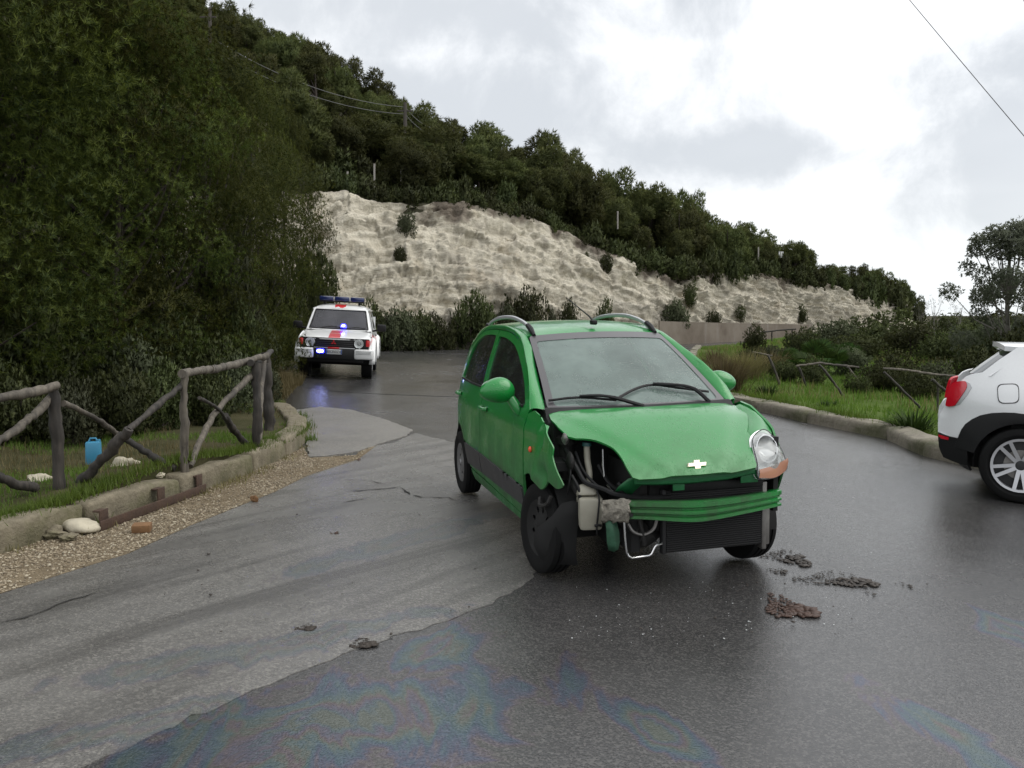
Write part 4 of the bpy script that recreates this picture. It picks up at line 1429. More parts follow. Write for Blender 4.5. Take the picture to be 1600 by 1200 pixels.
mb = MB(); mb.lathe([(0, 0), (.011, .0), (.011, .006), (0, .006)], 10, (.615, -.372, .49), 'x'); mb.build('bolt', M['dark'], bbm)

# front end behind the beam
mb = MB()
mb.tube([(.60, -.34, .680), (.61, -.2, .672), (.61, 0, .668), (.605, .2, .672), (.585, .38, .69)], .020, 8, flat=1.6)
mb.box((.60, -.085, .635), (.012, .07, .07), None, .004); mb.box((.58, .36, .645), (.014, .11, .07), .0, .004)
mb.build('radiator_crossmember', M['greenin'], CAR)
e = empty('radiator', (0, 0, 0), 0, CAR)
mb = MB(); mb.box((.485, .19, .40), (.03, .62, .36), None, .004); mb.build('core', M['dark'], e)
for zz_ in np.arange(.235, .575, .0125):
    mb = MB(); mb.box((.503, .19, zz_), (.010, .60, .0045)); mb.build('fin', M['fin'], e)
mb = MB(); mb.box((.485, -.125, .40), (.045, .022, .37), None, .004); mb.build('side_tank', M['fin'], e)
mb = MB(); mb.box((.485, .505, .39), (.05, .03, .40), None, .006); mb.build('side_tank', M['steel'], e)
mb = MB(); mb.box((.515, .20, .594), (.02, .57, .05), None, .006); mb.build('upper_duct', M['black'], e)
mb = MB(); mb.box((.47, .535, .33), (.04, .035, .24), None, .006); mb.build('chassis_bracket', M['steel'], CAR)
# headlight brace of green metal and hanging flap
loft('headlight_brace', [[(.47, -.41, .585), (.50, -.375, .60), (.50, -.33, .565)], [(.50, -.395, .625), (.525, -.35, .64), (.52, -.305, .60)], [(.53, -.35, .672), (.555, -.31, .680), (.55, -.27, .645)], [(.56, -.28, .685), (.58, -.24, .68), (.575, -.22, .655)]], M['greenin'], CAR, .004)
loft('torn_bracket', [[(.50, -.475, .45), (.515, -.445, .445), (.50, -.415, .44)], [(.50, -.47, .38), (.52, -.435, .375), (.51, -.40, .37)], [(.50, -.465, .31), (.525, -.43, .31), (.51, -.398, .315)], [(.49, -.452, .268), (.51, -.43, .262), (.505, -.405, .272)]], simple('scraped_green', (.03, .10, .055), .6, var=.6, vscale=25, bump=.5), CAR, .004)
# washer tank
e = empty('washer_tank', (0, 0, 0), 0, CAR)
mb = MB(); mb.box((.36, -.515, .455), (.12, .125, .185), Matrix.Rotation(R(-12), 3, 'Z'), .018, taper=1.12); mb.box((.33, -.525, .575), (.11, .12, .07), Matrix.Rotation(R(-12), 3, 'Z') @ Matrix.Rotation(R(-18), 3, 'Y'), .02, taper=.78); mb.build('tank_body', M['tank'], e)
mb = MB(); mb.tube(crv([(.24, -.487, .815), (.25, -.488, .74), (.275, -.485, .66), (.30, -.50, .60)], 5), [.019] * 16, 10); mb.build('filler_neck', M['tank'], e)
mb = MB(); mb.lathe([(0, .02), (.026, .02), (.028, 0), (0, 0)], 14, (.24, -.487, .815), 'z'); mb.build('filler_cap', simple('teal_cap', (.02, .08, .08), .5), e)
mb = MB(); mb.tube(crv([(.40, -.49, .60), (.43, -.485, .545), (.437, -.492, .48), (.435, -.50, .40), (.43, -.50, .345)], 5), .0055, 6); mb.tube([(.435, -.515, .395), (.44, -.495, .40), (.435, -.475, .393)], .008, 6); mb.build('pump_wire', M['black'], e)
mb = MB(); mb.box((.37, -.488, .39), (.02, .02, .014), None, .003); mb.build('sensor', M['refl'], e)
# hoses, wires and pipes
rg = np.random.default_rng(12)
for pts, r, m in (([(.20, -.60, .80), (.30, -.57, .70), (.36, -.54, .63), (.43, -.46, .60), (.49, -.40, .575), (.53, -.25, .555), (.53, -.1, .55)], .014, 'black'),
                  ([(.22, -.55, .78), (.30, -.53, .68), (.40, -.47, .60), (.47, -.42, .585)], .009, 'black'), ([(.30, -.60, .66), (.36, -.575, .58), (.36, -.58, .50), (.33, -.57, .43)], .010, 'black'),
                  ([(.40, -.36, .62), (.45, -.30, .55), (.44, -.22, .50), (.42, -.14, .52)], .018, 'black'), ([(.25, -.42, .70), (.33, -.38, .60), (.40, -.30, .55)], .012, 'black'),
                  ([(.47, -.33, .40), (.48, -.30, .355), (.48, -.24, .335), (.48, -.18, .36), (.47, -.15, .42)], .010, 'steel'), ([(.47, -.26, .42), (.48, -.245, .34), (.47, -.23, .27)], .012, 'grime'),
                  ([(.15, -.50, .84), (.20, -.42, .82), (.25, -.30, .80), (.26, -.1, .80)], .016, 'black'), ([(.20, -.62, .74), (.27, -.60, .70), (.30, -.615, .62), (.28, -.62, .55)], .007, 'black')):
    mb = MB(); mb.tube(crv(pts, 5), r, 7); mb.build('hose', M[m], CAR)
for pts, r in (([(.50, -.364, .435), (.50, -.358, .33), (.50, -.350, .25), (.50, -.340, .225), (.50, -.319, .212), (.50, -.215, .216), (.50, -.200, .225), (.50, -.180, .262), (.50, -.170, .272), (.50, -.135, .279)], .0062), ([(.30, -.413, .80), (.30, -.411, .70), (.30, -.404, .635), (.305, -.396, .615), (.32, -.358, .555)], .006), ([(.33, -.40, .60), (.34, -.375, .565), (.36, -.35, .545)], .007)):
    mb = MB(); mb.tube(pts, r, 7); mb.build('metal_pipe', M['chrome'], CAR)
# engine bay: inner wings, bulkhead, engine, battery, strut tower
mb = MB()
mb.box((.02, 0, .58), (.05, 1.25, .72)); mb.box((.28, -.28, .48), (.36, .05, .50)); mb.box((.24, .60, .62), (.46, .03, .44)); mb.box((.25, .10, .50), (.42, .60, .34), None, .04)
mb.box((.12, -.60, .70), (.24, .14, .05)); mb.box((.02, -.60, .66), (.06, .16, .30))
mb.build('engine_bay', M['dark'], CAR)
mb = MB(); mb.lathe([(.075, 0), (.075, .04), (.06, .05), (0, .05)], 16, (.03, -.54, .80), 'z'); mb.tube([(.03, -.57, .30), (.03, -.55, .60)], .035, 8); mb.tube([(.03, -.555, .55), (.03, -.54, .82)], .055, 10); mb.build('strut', M['grime'], CAR)
mb = MB(); mb.box((.36, -.20, .55), (.14, .20, .17), None, .02); mb.box((.33, .10, .62), (.22, .34, .12), None, .03); mb.lump((.38, -.27, .40), (.09, .08, .10), 4, .3); mb.lump((.34, -.20, .30), (.12, .12, .08), 5, .3); mb.build('engine', M['grime'], CAR)
for c, d, sd in (((.27, -.60, .74), (.03, .02, .05), 1), ((.30, -.58, .60), (.025, .02, .04), 2), ((.22, -.61, .86), (.03, .02, .03), 3), ((.20, -.48, .87), (.05, .04, .02), 4)):
    mb = MB(); mb.lump(c, d, sd, .4); mb.build('clip', M['steel'] if sd in (3,) else M['grime'], CAR)
# liner hanging by the right front wheel
loft('torn_wheel_liner', [[(.29, -.66, .50), (.32, -.60, .52), (.34, -.55, .50)], [(.24, -.70, .42), (.30, -.64, .43), (.34, -.57, .43)], [(.13, -.765, .32), (.24, -.70, .33), (.33, -.58, .34)], [(.10, -.77, .22), (.20, -.70, .21), (.30, -.58, .22)], [(.12, -.74, .14), (.20, -.67, .12), (.28, -.56, .13)]], M['dark'], CAR, .006)
mb = MB(); mb.tube(crv([(.22, -.70, .53), (.20, -.72, .48), (.13, -.74, .46), (.10, -.73, .50)], 4), .012, 6); mb.tube([(.25, -.58, .42), (.20, -.45, .36), (.10, -.35, .30)], .02, 7); mb.build('suspension_arm', M['grime'], CAR)
# wheels
bpy.context.view_layer.update()
def on_road(x, y, r=.270):
    m = CAR.matrix_world; w = m @ Vector((x, y, 0)); return (x, y, r + float(g(w.x, w.y)) + .012 - w.z)
DR = simple('muddy_shaded_wheel_trim', (.009, .0088, .0085), .85, .0, var=.6, vscale=14)  # mud plus the shade around this wheel, both put into the colour
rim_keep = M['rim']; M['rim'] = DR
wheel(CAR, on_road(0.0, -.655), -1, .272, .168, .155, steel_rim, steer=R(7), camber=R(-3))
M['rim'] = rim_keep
wheel(CAR, on_road(0, .66), 1, .272, .168, .155, steel_rim, steer=R(4))
wheel(CAR, on_road(-2.345, -.655), -1, .272, .168, .155, steel_rim)
wheel(CAR, on_road(-2.345, .655), 1, .272, .168, .155, steel_rim)
# floor, arches, rear closing panels
mb = MB(); mb.box((-1.15, 0, .25), (1.75, 1.26, .07)); mb.box((-2.40, 0, .42), (.70, .92, .22)); mb.box((.02, 0, .30), (.62, .80, .08)); mb.box((-1.15, -.655, .32), (1.70, .04, .18)); mb.box((-1.15, .655, .32), (1.70, .04, .18)); mb.build('underbody', M['dark'], CAR)
for s in (-1, 1):
    for cx in (0, -2.345):
        rows = [[(cx + .33 * math.cos(t), y, .28 + .33 * math.sin(t)) for t in np.linspace(-.1, PI + .1, 16)] for y in (s * .45, s * .70)]
        if not (s < 0 and cx == 0): loft('wheel_arch', rows, M['dark'], CAR)
        else: loft('wheel_arch', [[(cx + .30 * math.cos(t), y, .30 + .30 * math.sin(t)) for t in np.linspace(.5, PI + .1, 14)] for y in (-.45, -.66)], M['dark'], CAR)
def tail_fn(y, z):
    xt = pchip([.25, .45, .7, .9, 1.05, 1.2, 1.3, 1.36], [-2.74, -2.81, -2.815, -2.80, -2.77, -2.715, -2.665, -2.62])
    return (xt(z) + .10 * (abs(y) / .62) ** 3, y, z)
hw = lambda z: max(.2, S(-2.72, z) - .004)
tl = [(-hw(z), z) for z in (.62, .9, 1.05, 1.2, 1.29)] + [(0, 1.34)] + [(hw(z), z) for z in (1.29, 1.2, 1.05, .9, .62)]
rw = rnd([(-.46, .99), (.46, .99), (.40, 1.26), (-.40, 1.26)], .06)
tg = panel('tailgate', tl, tail_fn, M['green'], CAR, .06, .02, [rw], (-1, 0, 0))
panel('rear_window', rw, tail_fn, M['win'], tg, .08, .004, (), (-1, 0, 0), lift=-.01)
panel('rear_bumper', [(-.60, .27), (.60, .27), (.645, .45), (.63, .61), (-.63, .61), (-.645, .45)], tail_fn, M['green'], CAR, .06, .02, (), (-1, 0, 0), lift=.02)
for s in (-1, 1):
    panel('tail_light', rnd([(s * .50, .66), (s * .60, .66), (s * .575, .98), (s * .50, .95)], .02), tail_fn, M['redlens'], CAR, .05, .02, (), (-1, 0, 0), lift=.012)
# cabin
for s in (-1, 1):
    e = empty('front_seat', (-1.02, s * .33, .30), 0, CAR)
    mb = MB(); mb.box((.10, 0, .20), (.50, .46, .16), None, .05); mb.build('seat', M['seat'], e)
    mb = MB(); mb.box((-.20, 0, .52), (.14, .44, .62), Matrix.Rotation(R(-14), 3, 'Y'), .05); mb.build('backrest', M['seat'], e)
    mb = MB(); mb.box((-.31, 0, .93), (.09, .26, .17), Matrix.Rotation(R(-10), 3, 'Y'), .035); mb.build('headrest', M['seat'], e)
mb = MB(); mb.box((-1.98, 0, .52), (.46, 1.16, .16), None, .05); mb.box((-2.24, 0, .82), (.14, 1.16, .56), Matrix.Rotation(R(-14), 3, 'Y'), .05); mb.build('rear_seat', M['seat'], CAR)
mb = MB(); mb.box((-.36, 0, .90), (.42, 1.20, .16), Matrix.Rotation(R(8), 3, 'Y'), .06); mb.box((-.50, .0, .66), (.25, 1.22, .40), None, .05); mb.build('dashboard', M['trim'], CAR)
mb = MB(); th = np.linspace(0, 2 * PI, 25); c0 = Vector((-.63, .33, .93))
mb.tube([c0 + Vector((math.cos(t) * .18 * .42, math.sin(t) * .18, math.cos(t) * .18 * .91)) for t in th], .014, 7, caps=False); mb.tube([c0, c0 + Vector((.2, 0, -.12))], .03, 8); mb.tube([c0 + Vector((0, -.17, 0)), c0 + Vector((0, .17, 0))], .016, 6); mb.build('steering_wheel', M['seat'], CAR)
mb = MB(); mb.box((-.86, .0, 1.355), (.02, .20, .06), None, .012); mb.build('inner_mirror', M['black'], CAR)

# ------------------------------------------------------------------ police off-roader
def place(root, o, F2, wheels):
    """stand a vehicle on the road: o = ground point of the local origin, F2 = heading, wheels = local contact points"""
    f = Vector((F2[0], F2[1], 0)).normalized(); l = Vector((-f.y, f.x, 0))
    P = []
    for x, y in wheels:
        w = Vector((o[0], o[1], 0)) + f * x + l * y
        P.append((x, y, float(g(w.x, w.y))))
    A = np.array([[p[0], p[1], 1] for p in P]); c = np.linalg.lstsq(A, np.array([p[2] for p in P]), rcond=None)[0]
    ax = (f + Vector((0, 0, c[0]))).normalized(); ay = (l + Vector((0, 0, c[1]))).normalized(); az = ax.cross(ay).normalized(); ay = az.cross(ax)
    root.matrix_world = Matrix(((ax.x, ay.x, az.x, o[0]), (ax.y, ay.y, az.y, o[1]), (ax.z, ay.z, az.z, c[2] + .012), (0, 0, 0, 1)))


def spoke_rim(e, s, Ri, w, n=5, double=True, mat='alloy', dish=.5):
    h = w / 2 * s
    mb = MB(); mb.lathe([(Ri * .99, h * .98), (Ri * .90, h * .96), (Ri * .88, h * .6), (Ri * .97, h * .4)], 40); mb.build('rim', M[mat], e)
    mb = MB(); mb.lathe([(0, h * .15), (Ri * .95, h * .15), (Ri * .95, h * .2), (0, h * .2)], 32); mb.build('brake_disc', M['rimdark'], e)
    mb = MB(); mb.lathe([(0, h * .30), (Ri * .55, h * .30), (Ri * .55, h * .24)], 28); mb.build('brake_rotor', M['steel'], e)
    mb = MB(); mb.lathe([(0, h * .84), (Ri * .15, h * .82), (Ri * .2, h * .7), (Ri * .2, h * .4)], 20); mb.build('hub_cap', M['rimdark'], e)
    for k in range(n):
        for d in ((-1, 1) if double else (0,)):
            a0 = 2 * PI * k / n - PI / 2 + .04; a1 = a0 + d * (.20 if double else 0)
            r0, r1 = Ri * .16, Ri * .92
            p0 = Vector((r0 * math.cos(a0 + d * .3), h * .74, r0 * math.sin(a0 + d * .3))); p1 = Vector((r1 * math.cos(a1), h * .93, r1 * math.sin(a1)))
            t = (p1 - p0).normalized(); q_ = Vector((0, 1, 0)).cross(t).normalized()
            W0, W1 = Ri * (.07 if double else .12), Ri * (.062 if double else .10)
            y0 = Vector((0, -h * .22, 0))
            V = [p0 + q_ * W0, p0 - q_ * W0, p1 - q_ * W1, p1 + q_ * W1]
            Vb = [v + y0 for v in V]
            mb = MB(); mb.add(V + Vb, [(0, 1, 2, 3), (7, 6, 5, 4), (0, 4, 5, 1), (1, 5, 6, 2), (2, 6, 7, 3), (3, 7, 4, 0)]); mb.build('spoke', M[mat], e, 30)


SUV = tag(empty('police_off_roader'), 'white and red off-road police vehicle with lit blue lamps coming down the road', 'off-roader')
place(SUV, (-4.16, 19.75), (math.sin(R(7)), -math.cos(R(7))), [(0, .72), (0, -.72), (-2.42, .72), (-2.42, -.72)])
PW = pchip([.3, .5, .8, .98, 1.08, 1.3, 1.58, 1.72], [.80, .825, .835, .82, .785, .735, .65, .58])
PT = pchip([-3.25, -3.1, -2.7, 0, .45, .62, .72], [.93, .97, 1, 1, .985, .96, .93])
def PS(x, z): return PW(z) * PT(x)
def pside(s): return lambda x, z: (x, s * PS(x, z), z)
PHc = pchip([-.6, -.35, 0, .4, .58, .66], [1.10, 1.085, 1.05, .985, .945, .92])
def PH(x, y): return (x, y, PHc(x) - .02 * (abs(y) / .7) ** 3)
WH = M['white']
for s in (-1, 1):
    fn = pside(s); o3 = (0, s, 0)
    panel('front_fender', [(-.52, 1.06), (-.35, 1.085), (0, 1.045), (.4, .97), (.62, .90), (.66, .70), (.60, .66), (.50, .55)] + arc(0, .40, .46, 20, 165, 12) + [(-.52, .52)], fn, WH, SUV, .08, .02, (), o3)
    dw = rnd([(-.62, 1.10), (-1.50, 1.11), (-1.50, 1.56), (-.98, 1.55)], .05)
    d = panel('front_door', [(-.53, .42), (-.53, 1.06), (-.60, 1.13), (-.95, 1.62), (-1.58, 1.64), (-1.58, .42)], fn, WH, SUV, .1, .03, [dw], o3)
    panel('window', dw, fn, M['win2'], d, .15, .006, (), o3, lift=-.012)
    mb = MB(); mb.box((-1.45, s * .845, .98), (.16, .03, .035), None, .01); mb.build('handle', M['black'], d)
    panel('red_band', [(-1.57, .80), (-.54, .80), (-.54, .96), (-1.57, .96)], fn, M['red'], d, .15, .004, (), o3, lift=.004)
    qw = rnd([(-1.70, 1.12), (-2.95, 1.12), (-2.85, 1.55), (-1.70, 1.56)], .05)
    d = panel('rear_side', [(-1.59, .42), (-1.59, 1.64), (-3.0, 1.62), (-3.18, 1.1), (-3.2, .5), (-2.88, .5)] + arc(-2.42, .40, .46, 15, 170, 12), fn, WH, SUV, .1, .03, [qw], o3)
    panel('window', qw, fn, M['win2'], d, .15, .006, (), o3, lift=-.012)
    panel('red_band', [(-2.1, .88), (-1.60, .80), (-1.60, .96), (-2.1, .98)], fn, M['red'], d, .15, .004, (), o3, lift=.004)
    # flared arches
    for cx in (0, -2.42):
        rows = []
        for t in np.linspace(R(-4), R(184), 18):
            c, sn = math.cos(t), math.sin(t)
            P_ = lambda r, y: Vector((cx + r * c, s * y, .40 + r * sn))
            zq = .40 + .53 * sn
            rows.append([P_(.455, .80), P_(.46, .905), P_(.49, .91), P_(.54, min(.895, PS(cx, zq) + .05)), P_(.575, PS(cx + .57 * c, max(.3, .40 + .57 * sn)) - .004)])
        loft('arch_flare', rows, WH, SUV, .01)
        rows = [[(cx + .47 * math.cos(t), y, .40 + .47 * math.sin(t)) for t in np.linspace(-.1, PI + .1, 14)] for y in (s * .45, s * .80)]
        loft('wheel_arch', rows, M['dark'], SUV)
    # red flash on the wing
    panel('red_flash', [(.57, .90), (.57, .80), (.36, .93), (.0, 1.0), (-.45, 1.03), (-.45, .90), (-.2, .89), (.1, .92), (.34, .885)][:6] + [(-.45, .93), (0, .94), (.3, .90)], fn, M['red'], SUV, .08, .004, (), o3, lift=.005)
    # mirrors
    mb = MB(); mb.box((-.70, s * 1.0, 1.18), (.10, .22, .17), None, .03); mb.tube([(-.68, s * .78, 1.10), (-.70, s * .93, 1.13)], .025, 6); mb.build('mirror', M['black'], SUV)
panel('hood', [(-.40, -.775), (-.33, 0), (-.40, .775), (.40, .80), (.62, .775), (.66, .3), (.665, 0), (.66, -.3), (.62, -.775), (.40, -.80)], PH, WH, SUV, .09, .02, (), (0, 0, 1))
for x0, x1 in ((-.30, .10), (.16, .63)):
    panel('red_stripe', [(x0, -.15), (x1, -.15), (x1, .11), (x0, .11)], PH, M['red'], SUV, .1, .003, (), (0, 0, 1), lift=.004)
def PWS(u, v):
    a = Vector((-.42 + .10 * (1 - u * u), .735 * u, 1.10)); b = Vector((-.90 + .07 * (1 - u * u), .625 * u, 1.585))
    p = a.lerp(b, v); return p
pw = panel('windshield', rnd([(-.94, .04), (.94, .04), (.94, .96), (-.94, .96)], .05), PWS, glass('reflecting_windscreen', (.28, .29, .32), .16, .03, False, (.30, .30, .34)), SUV, .2, 0, (), (1, 0, .6))
panel('windshield_frame', rnd([(-1.03, -.02), (1.03, -.02), (1.03, 1.02), (-1.03, 1.02)], .03), PWS, WH, SUV, .15, .03, [rnd([(-.95, .03), (.95, .03), (.95, .97), (-.95, .97)], .05)], (1, 0, .6), lift=.006)
panel('windshield_seal', rnd([(-.965, .015), (.965, .015), (.965, .985), (-.965, .985)], .05), PWS, M['black'], pw, .15, 0, [rnd([(-.925, .065), (.925, .065), (.925, .945), (-.925, .945)], .05)], (1, 0, .6), lift=.010)
for a in (-.55, .25):
    mb = MB(); mb.tube([PWS(a, .03) + Vector((.03, 0, .03)), PWS(a + .3, .10) + Vector((.02, 0, .03)), PWS(a + .62, .06) + Vector((.02, 0, .03))], .012, 5); mb.build('wiper', M['black'], SUV)
def PR(x, y): return (x, y, pchip([-3.0, -2.6, -1.6, -1.0, -.88], [1.66, 1.70, 1.725, 1.69, 1.615])(x) - .07 * (abs(y) / .62) ** 4)
panel('roof', [(-.89, -.60), (-.84, 0), (-.89, .60), (-1.6, .64), (-2.6, .64), (-3.0, .58), (-3.0, -.58), (-2.6, -.64), (-1.6, -.64)], PR, WH, SUV, .1, .02, (), (0, 0, 1))
panel('red_stripe', [(-.90, -.15), (-.88, .11), (-1.6, .11), (-1.6, -.15)], PR, M['red'], SUV, .1, .003, (), (0, 0, 1), lift=.006)
for s in (-1, 1):
    rows = [[Vector((x, s * .60, PR(x, .60)[2])), Vector((x, s * .645, PR(x, .6)[2] - .04)), Vector((x, s * .672, 1.60)), Vector((x, s * .675, 1.57))] for x in (-.89, -1.3, -1.9, -2.6, -3.0)]
    loft('roof_edge', rows, WH, SUV)
# light bar
e = empty('light_bar', (0, 0, 0), 0, SUV)
mb = MB(); mb.box((-1.15, 0, 1.775), (.22, 1.10, .03), None, .01); mb.build('bar_base', M['black'], e)
for y, w in ((-.375, .34), (0, .36), (.375, .34)):
    mb = MB(); mb.box((-1.15, y, 1.845), (.24, w, .11), None, .03); mb.build('beacon', M['bluelens'], e)
for y in (-.19, .19):
    mb = MB(); mb.box((-1.15, y, 1.84), (.20, .05, .09), None, .01); mb.build('siren_grille', M['railm'], e)
for y in (-.42, .42):
    mb = MB(); mb.box((-1.15, y, 1.735), (.10, .05, .07)); mb.build('bar_foot', M['black'], e)
# face
mb = MB(); mb.box((.60, 0, .83), (.08, 1.56, .22), None, .015); mb.build('front_panel', M['black'], SUV)
gr = empty('grille', (0, 0, 0), 0, SUV)
mb = MB(); mb.box((.645, 0, .83), (.02, .86, .20), None, .006); mb.build('grille_frame', M['black'], gr)
for k in range(4):
    mb = MB(); mb.box((.66, 0, .765 + k * .043), (.025, .82, .014), None, .004); mb.build('slat', M['strip'], gr)
mb = MB()
for a in (90, 210, 330):
    c = Vector((.679, -.02, .835)); t = R(a)
    d = lambda r, q_: c + Vector((0, r * math.cos(q_), r * math.sin(q_)))
    mb.add([d(.0, 0), d(.038, t - R(30)), d(.066, t), d(.038, t + R(30)), d(0, 0) + Vector((-.01, 0, 0)), d(.038, t - R(30)) + Vector((-.01, 0, 0)), d(.066, t) + Vector((-.01, 0, 0)), d(.038, t + R(30)) + Vector((-.01, 0, 0))], [(0, 1, 2, 3), (7, 6, 5, 4), (0, 4, 5, 1), (1, 5, 6, 2), (2, 6, 7, 3), (3, 7, 4, 0)])
mb.build('three_diamond_badge', M['red'], gr)
for s in (-1, 1):
    e = empty('headlight', (0, 0, 0), 0, SUV)
    mb = MB(); mb.box((.635, s * .565, .83), (.02, .27, .20), None, .02); mb.build('lamp_surround', M['black'], e)
    mb = MB(); mb.lathe([(0, -.01), (.05, .0), (.095, .03), (.105, .035), (.105, .0)], 24, (.642, s * .545, .83), 'x'); mb.build('reflector', M['refl'], e)
    mb = MB(); mb.lathe([(0, .045), (.06, .042), (.098, .034)], 24, (.642, s * .545, .83), 'x'); mb.build('lens', M['lens'], e)
    mb = MB(); mb.box((.62, s * .745, .84), (.06, .09, .15), None, .015); mb.build('indicator', M['red'], e)
    # bumper corner
    mb = MB(); mb.box((.66, s * .66, .59), (.28, .42, .23), None, .04); mb.box((.50, s * .84, .58), (.30, .09, .22), None, .03); mb.build('bumper_corner', WH, SUV)
    for zz_ in (.60, .63, .66):
        mb = MB(); mb.box((.803, s * .66, zz_), (.006, .34, .006)); mb.build('bumper_groove', M['strip'], SUV)
    mb = MB(); mb.box((.70, s * .52, .71), (.06, .06, .05), None, .01); mb.build('lamp_washer', M['black'], SUV)
mb = MB(); mb.box((.65, 0, .575), (.24, .92, .23), None, .02); mb.box((.55, 0, .44), (.3, 1.3, .10), None, .02); mb.build('bumper_centre', M['black'], SUV)
mb = MB(); mb.box((.665, 0, .712), (.03, .92, .022), None, .004); mb.build('chrome_strip', M['railm'], SUV)
mb = MB(); mb.box((.672, -.02, .712), (.03, .26, .04), None, .004); mb.build('red_patch', M['red'], SUV)
pl = empty('number_plate', (0, 0, 0), 0, SUV)
mb = MB(); mb.box((.777, -.0, .63), (.012, .36, .11), None, .003); mb.build('plate', M['plate'], pl)
for y in (-.165, .165):
    mb = MB(); mb.box((.785, y - .0, .63), (.003, .028, .104)); mb.build('plate_band', M['plateblue'], pl)
tx = bpy.data.curves.new('plate_text', 'FONT'); tx.body = 'BX350ZV'; tx.size = .085; tx.align_x = 'CENTER'; tx.align_y = 'CENTER'; tx.extrude = .0015; tx.space_character = .92
to = bpy.data.objects.new('plate_text', tx); COL.objects.link(to); bpy.context.view_layer.update()
tme = bpy.data.meshes.new_from_object(to.evaluated_get(bpy.context.evaluated_depsgraph_get())); bpy.data.objects.remove(to)
tme.materials.clear(); to = link('plate_text', tme, M['ink'], pl); to.location = (.7855, 0, .63); to.rotation_euler = (R(90), 0, R(90))
e = empty('blue_lamp', (0, 0, 0), 0, SUV)
mb = MB(); mb.box((.79, -.30, .64), (.05, .17, .09), None, .015); mb.build('lamp_housing', M['bluelamp'], e)
mb = MB(); mb.lathe([(0, .012), (.055, .006), (.06, 0)], 16, (0, 0, 0), 'x'); mb.V = [Vector((v.x + .817, v.y * 1.2 - .30, v.z * .55 + .64)) for v in mb.V]; mb.build('lit_core', M['bluehot'], e)
e = empty('blue_lamp', (0, 0, 0), 0, SUV)
mb = MB(); mb.lathe([(0, .07), (.045, .06), (.07, .02), (.075, -.03), (0, -.03)], 16, (-.36, .11, 1.185), 'z'); mb.build('lamp_housing', M['bluelamp'], e)
mb = MB(); mb.lump((-.285, .11, 1.205), (.008, .035, .02), 1, 0, 2); mb.build('lit_core', M['bluehot'], e)
for x, y in ((0, .72), (0, -.72), (-2.42, .72), (-2.42, -.72)):
    wheel(SUV, (x, y, .365), 1 if y > 0 else -1, .365, .20, .25, lambda e, s, Ri, w: spoke_rim(e, s, Ri, w, 6, False, 'rim'))
mb = MB(); mb.box((-1.3, 0, .50), (3.6, 1.36, .16)); mb.box((0, 0, .36), (.14, 1.2, .12)); mb.box((-2.42, 0, .36), (.14, 1.2, .12)); mb.box((.2, 0, .75), (.7, 1.2, .3)); mb.build('underbody', M['dark'], SUV)
mb = MB(); mb.box((-.62, 0, 1.04), (.5, 1.4, .14), None, .04); mb.build('dashboard', M['trim'], SUV)
for y in (-.36, .36):
    e = empty('front_seat', (0, 0, 0), 0, SUV)
    mb = MB(); mb.box((-1.25, y, 1.05), (.14, .5, .66), Matrix.Rotation(R(-12), 3, 'Y'), .05); mb.build('backrest', M['seat'], e)
    mb = MB(); mb.box((-1.33, y, 1.44), (.09, .28, .16), None, .03); mb.build('headrest', M['seat'], e)
mb = MB(); mb.box((-3.16, 0, .95), (.06, 1.5, .95)); mb.build('tailgate', WH, SUV)
mb = MB(); mb.box((-3.10, 0, 1.36), (.05, 1.2, .40)); mb.build('rear_window', M['win2'], SUV)

# ------------------------------------------------------------------ white crossover at the right edge
XO = tag(empty('white_crossover'), 'white crossover with black wheel-arch cladding cut off by the right edge of the picture', 'car')
HD = R(27); fx_, fy_ = math.cos(HD), -math.sin(HD)
place(XO, (4.44 - fy_ * .79 + .125 * fx_, 7.5 + fx_ * .79 + .125 * fy_), (fx_, fy_), [(0, .74), (0, -.74), (2.57, .74), (2.57, -.74)])
bpy.context.view_layer.update()
XI = XO.matrix_world.inverted()


def xp(px, py, y=-.79):
    """point of the photograph -> (x, z) on the near flank of the crossover"""
    o = XI @ Vector((0, 0, CAMH)); d = (XI.to_3x3() @ ray(px, py))
    t = (y - o.y) / d.y; p = o + d * t
    return (p.x, p.z)


XW = pchip([.2, .35, .55, .72, .85, .95, 1.1, 1.3, 1.45, 1.55], [.74, .785, .80, .795, .80, .785, .735, .655, .60, .52])
XT = pchip([-.66, -.60, -.50, -.35, -.15, 2.6, 3.1, 3.3, 3.42], [.72, .80, .89, .96, 1, 1, .94, .86, .74])
def XS(x, z): return XW(z) * XT(x)
W2 = M['white2']
arch_o = [xp(*p) for p in [(1500.6, 681), (1504, 673), (1510, 664.6), (1520, 657), (1533, 650.6), (1550, 647), (1568, 646), (1585, 646.5), (1600, 648.5)]]
cx0 = 0.0
arch_full = [(x, z) for x, z in arch_o if x < .1] + [(.22, arch_o[-1][1] - .015), (.33, arch_o[-1][1] - .07), (.42, .52), (.455, .40)]
quarter = [xp(*p) for p in [(1588, 546), (1562, 563), (1536, 582.5), (1520, 585), (1510, 589), (1502, 596), (1496, 612), (1489, 632), (1476, 638), (1468, 650), (1465.5, 664), (1465.5, 678), (1480, 683), (1498, 685.6)]] + arch_full + [(.47, .40), (.62, .47), (.66, .80), (.62, 1.0)]
rw_ = rnd([(.15, 1.03), (.60, 1.00), (.58, 1.36), (.40, 1.36)], .05)
quarter += [(.60, 1.05), (.64, 1.38), (.62, 1.455), (.2, 1.455), xp(1592, 543)]
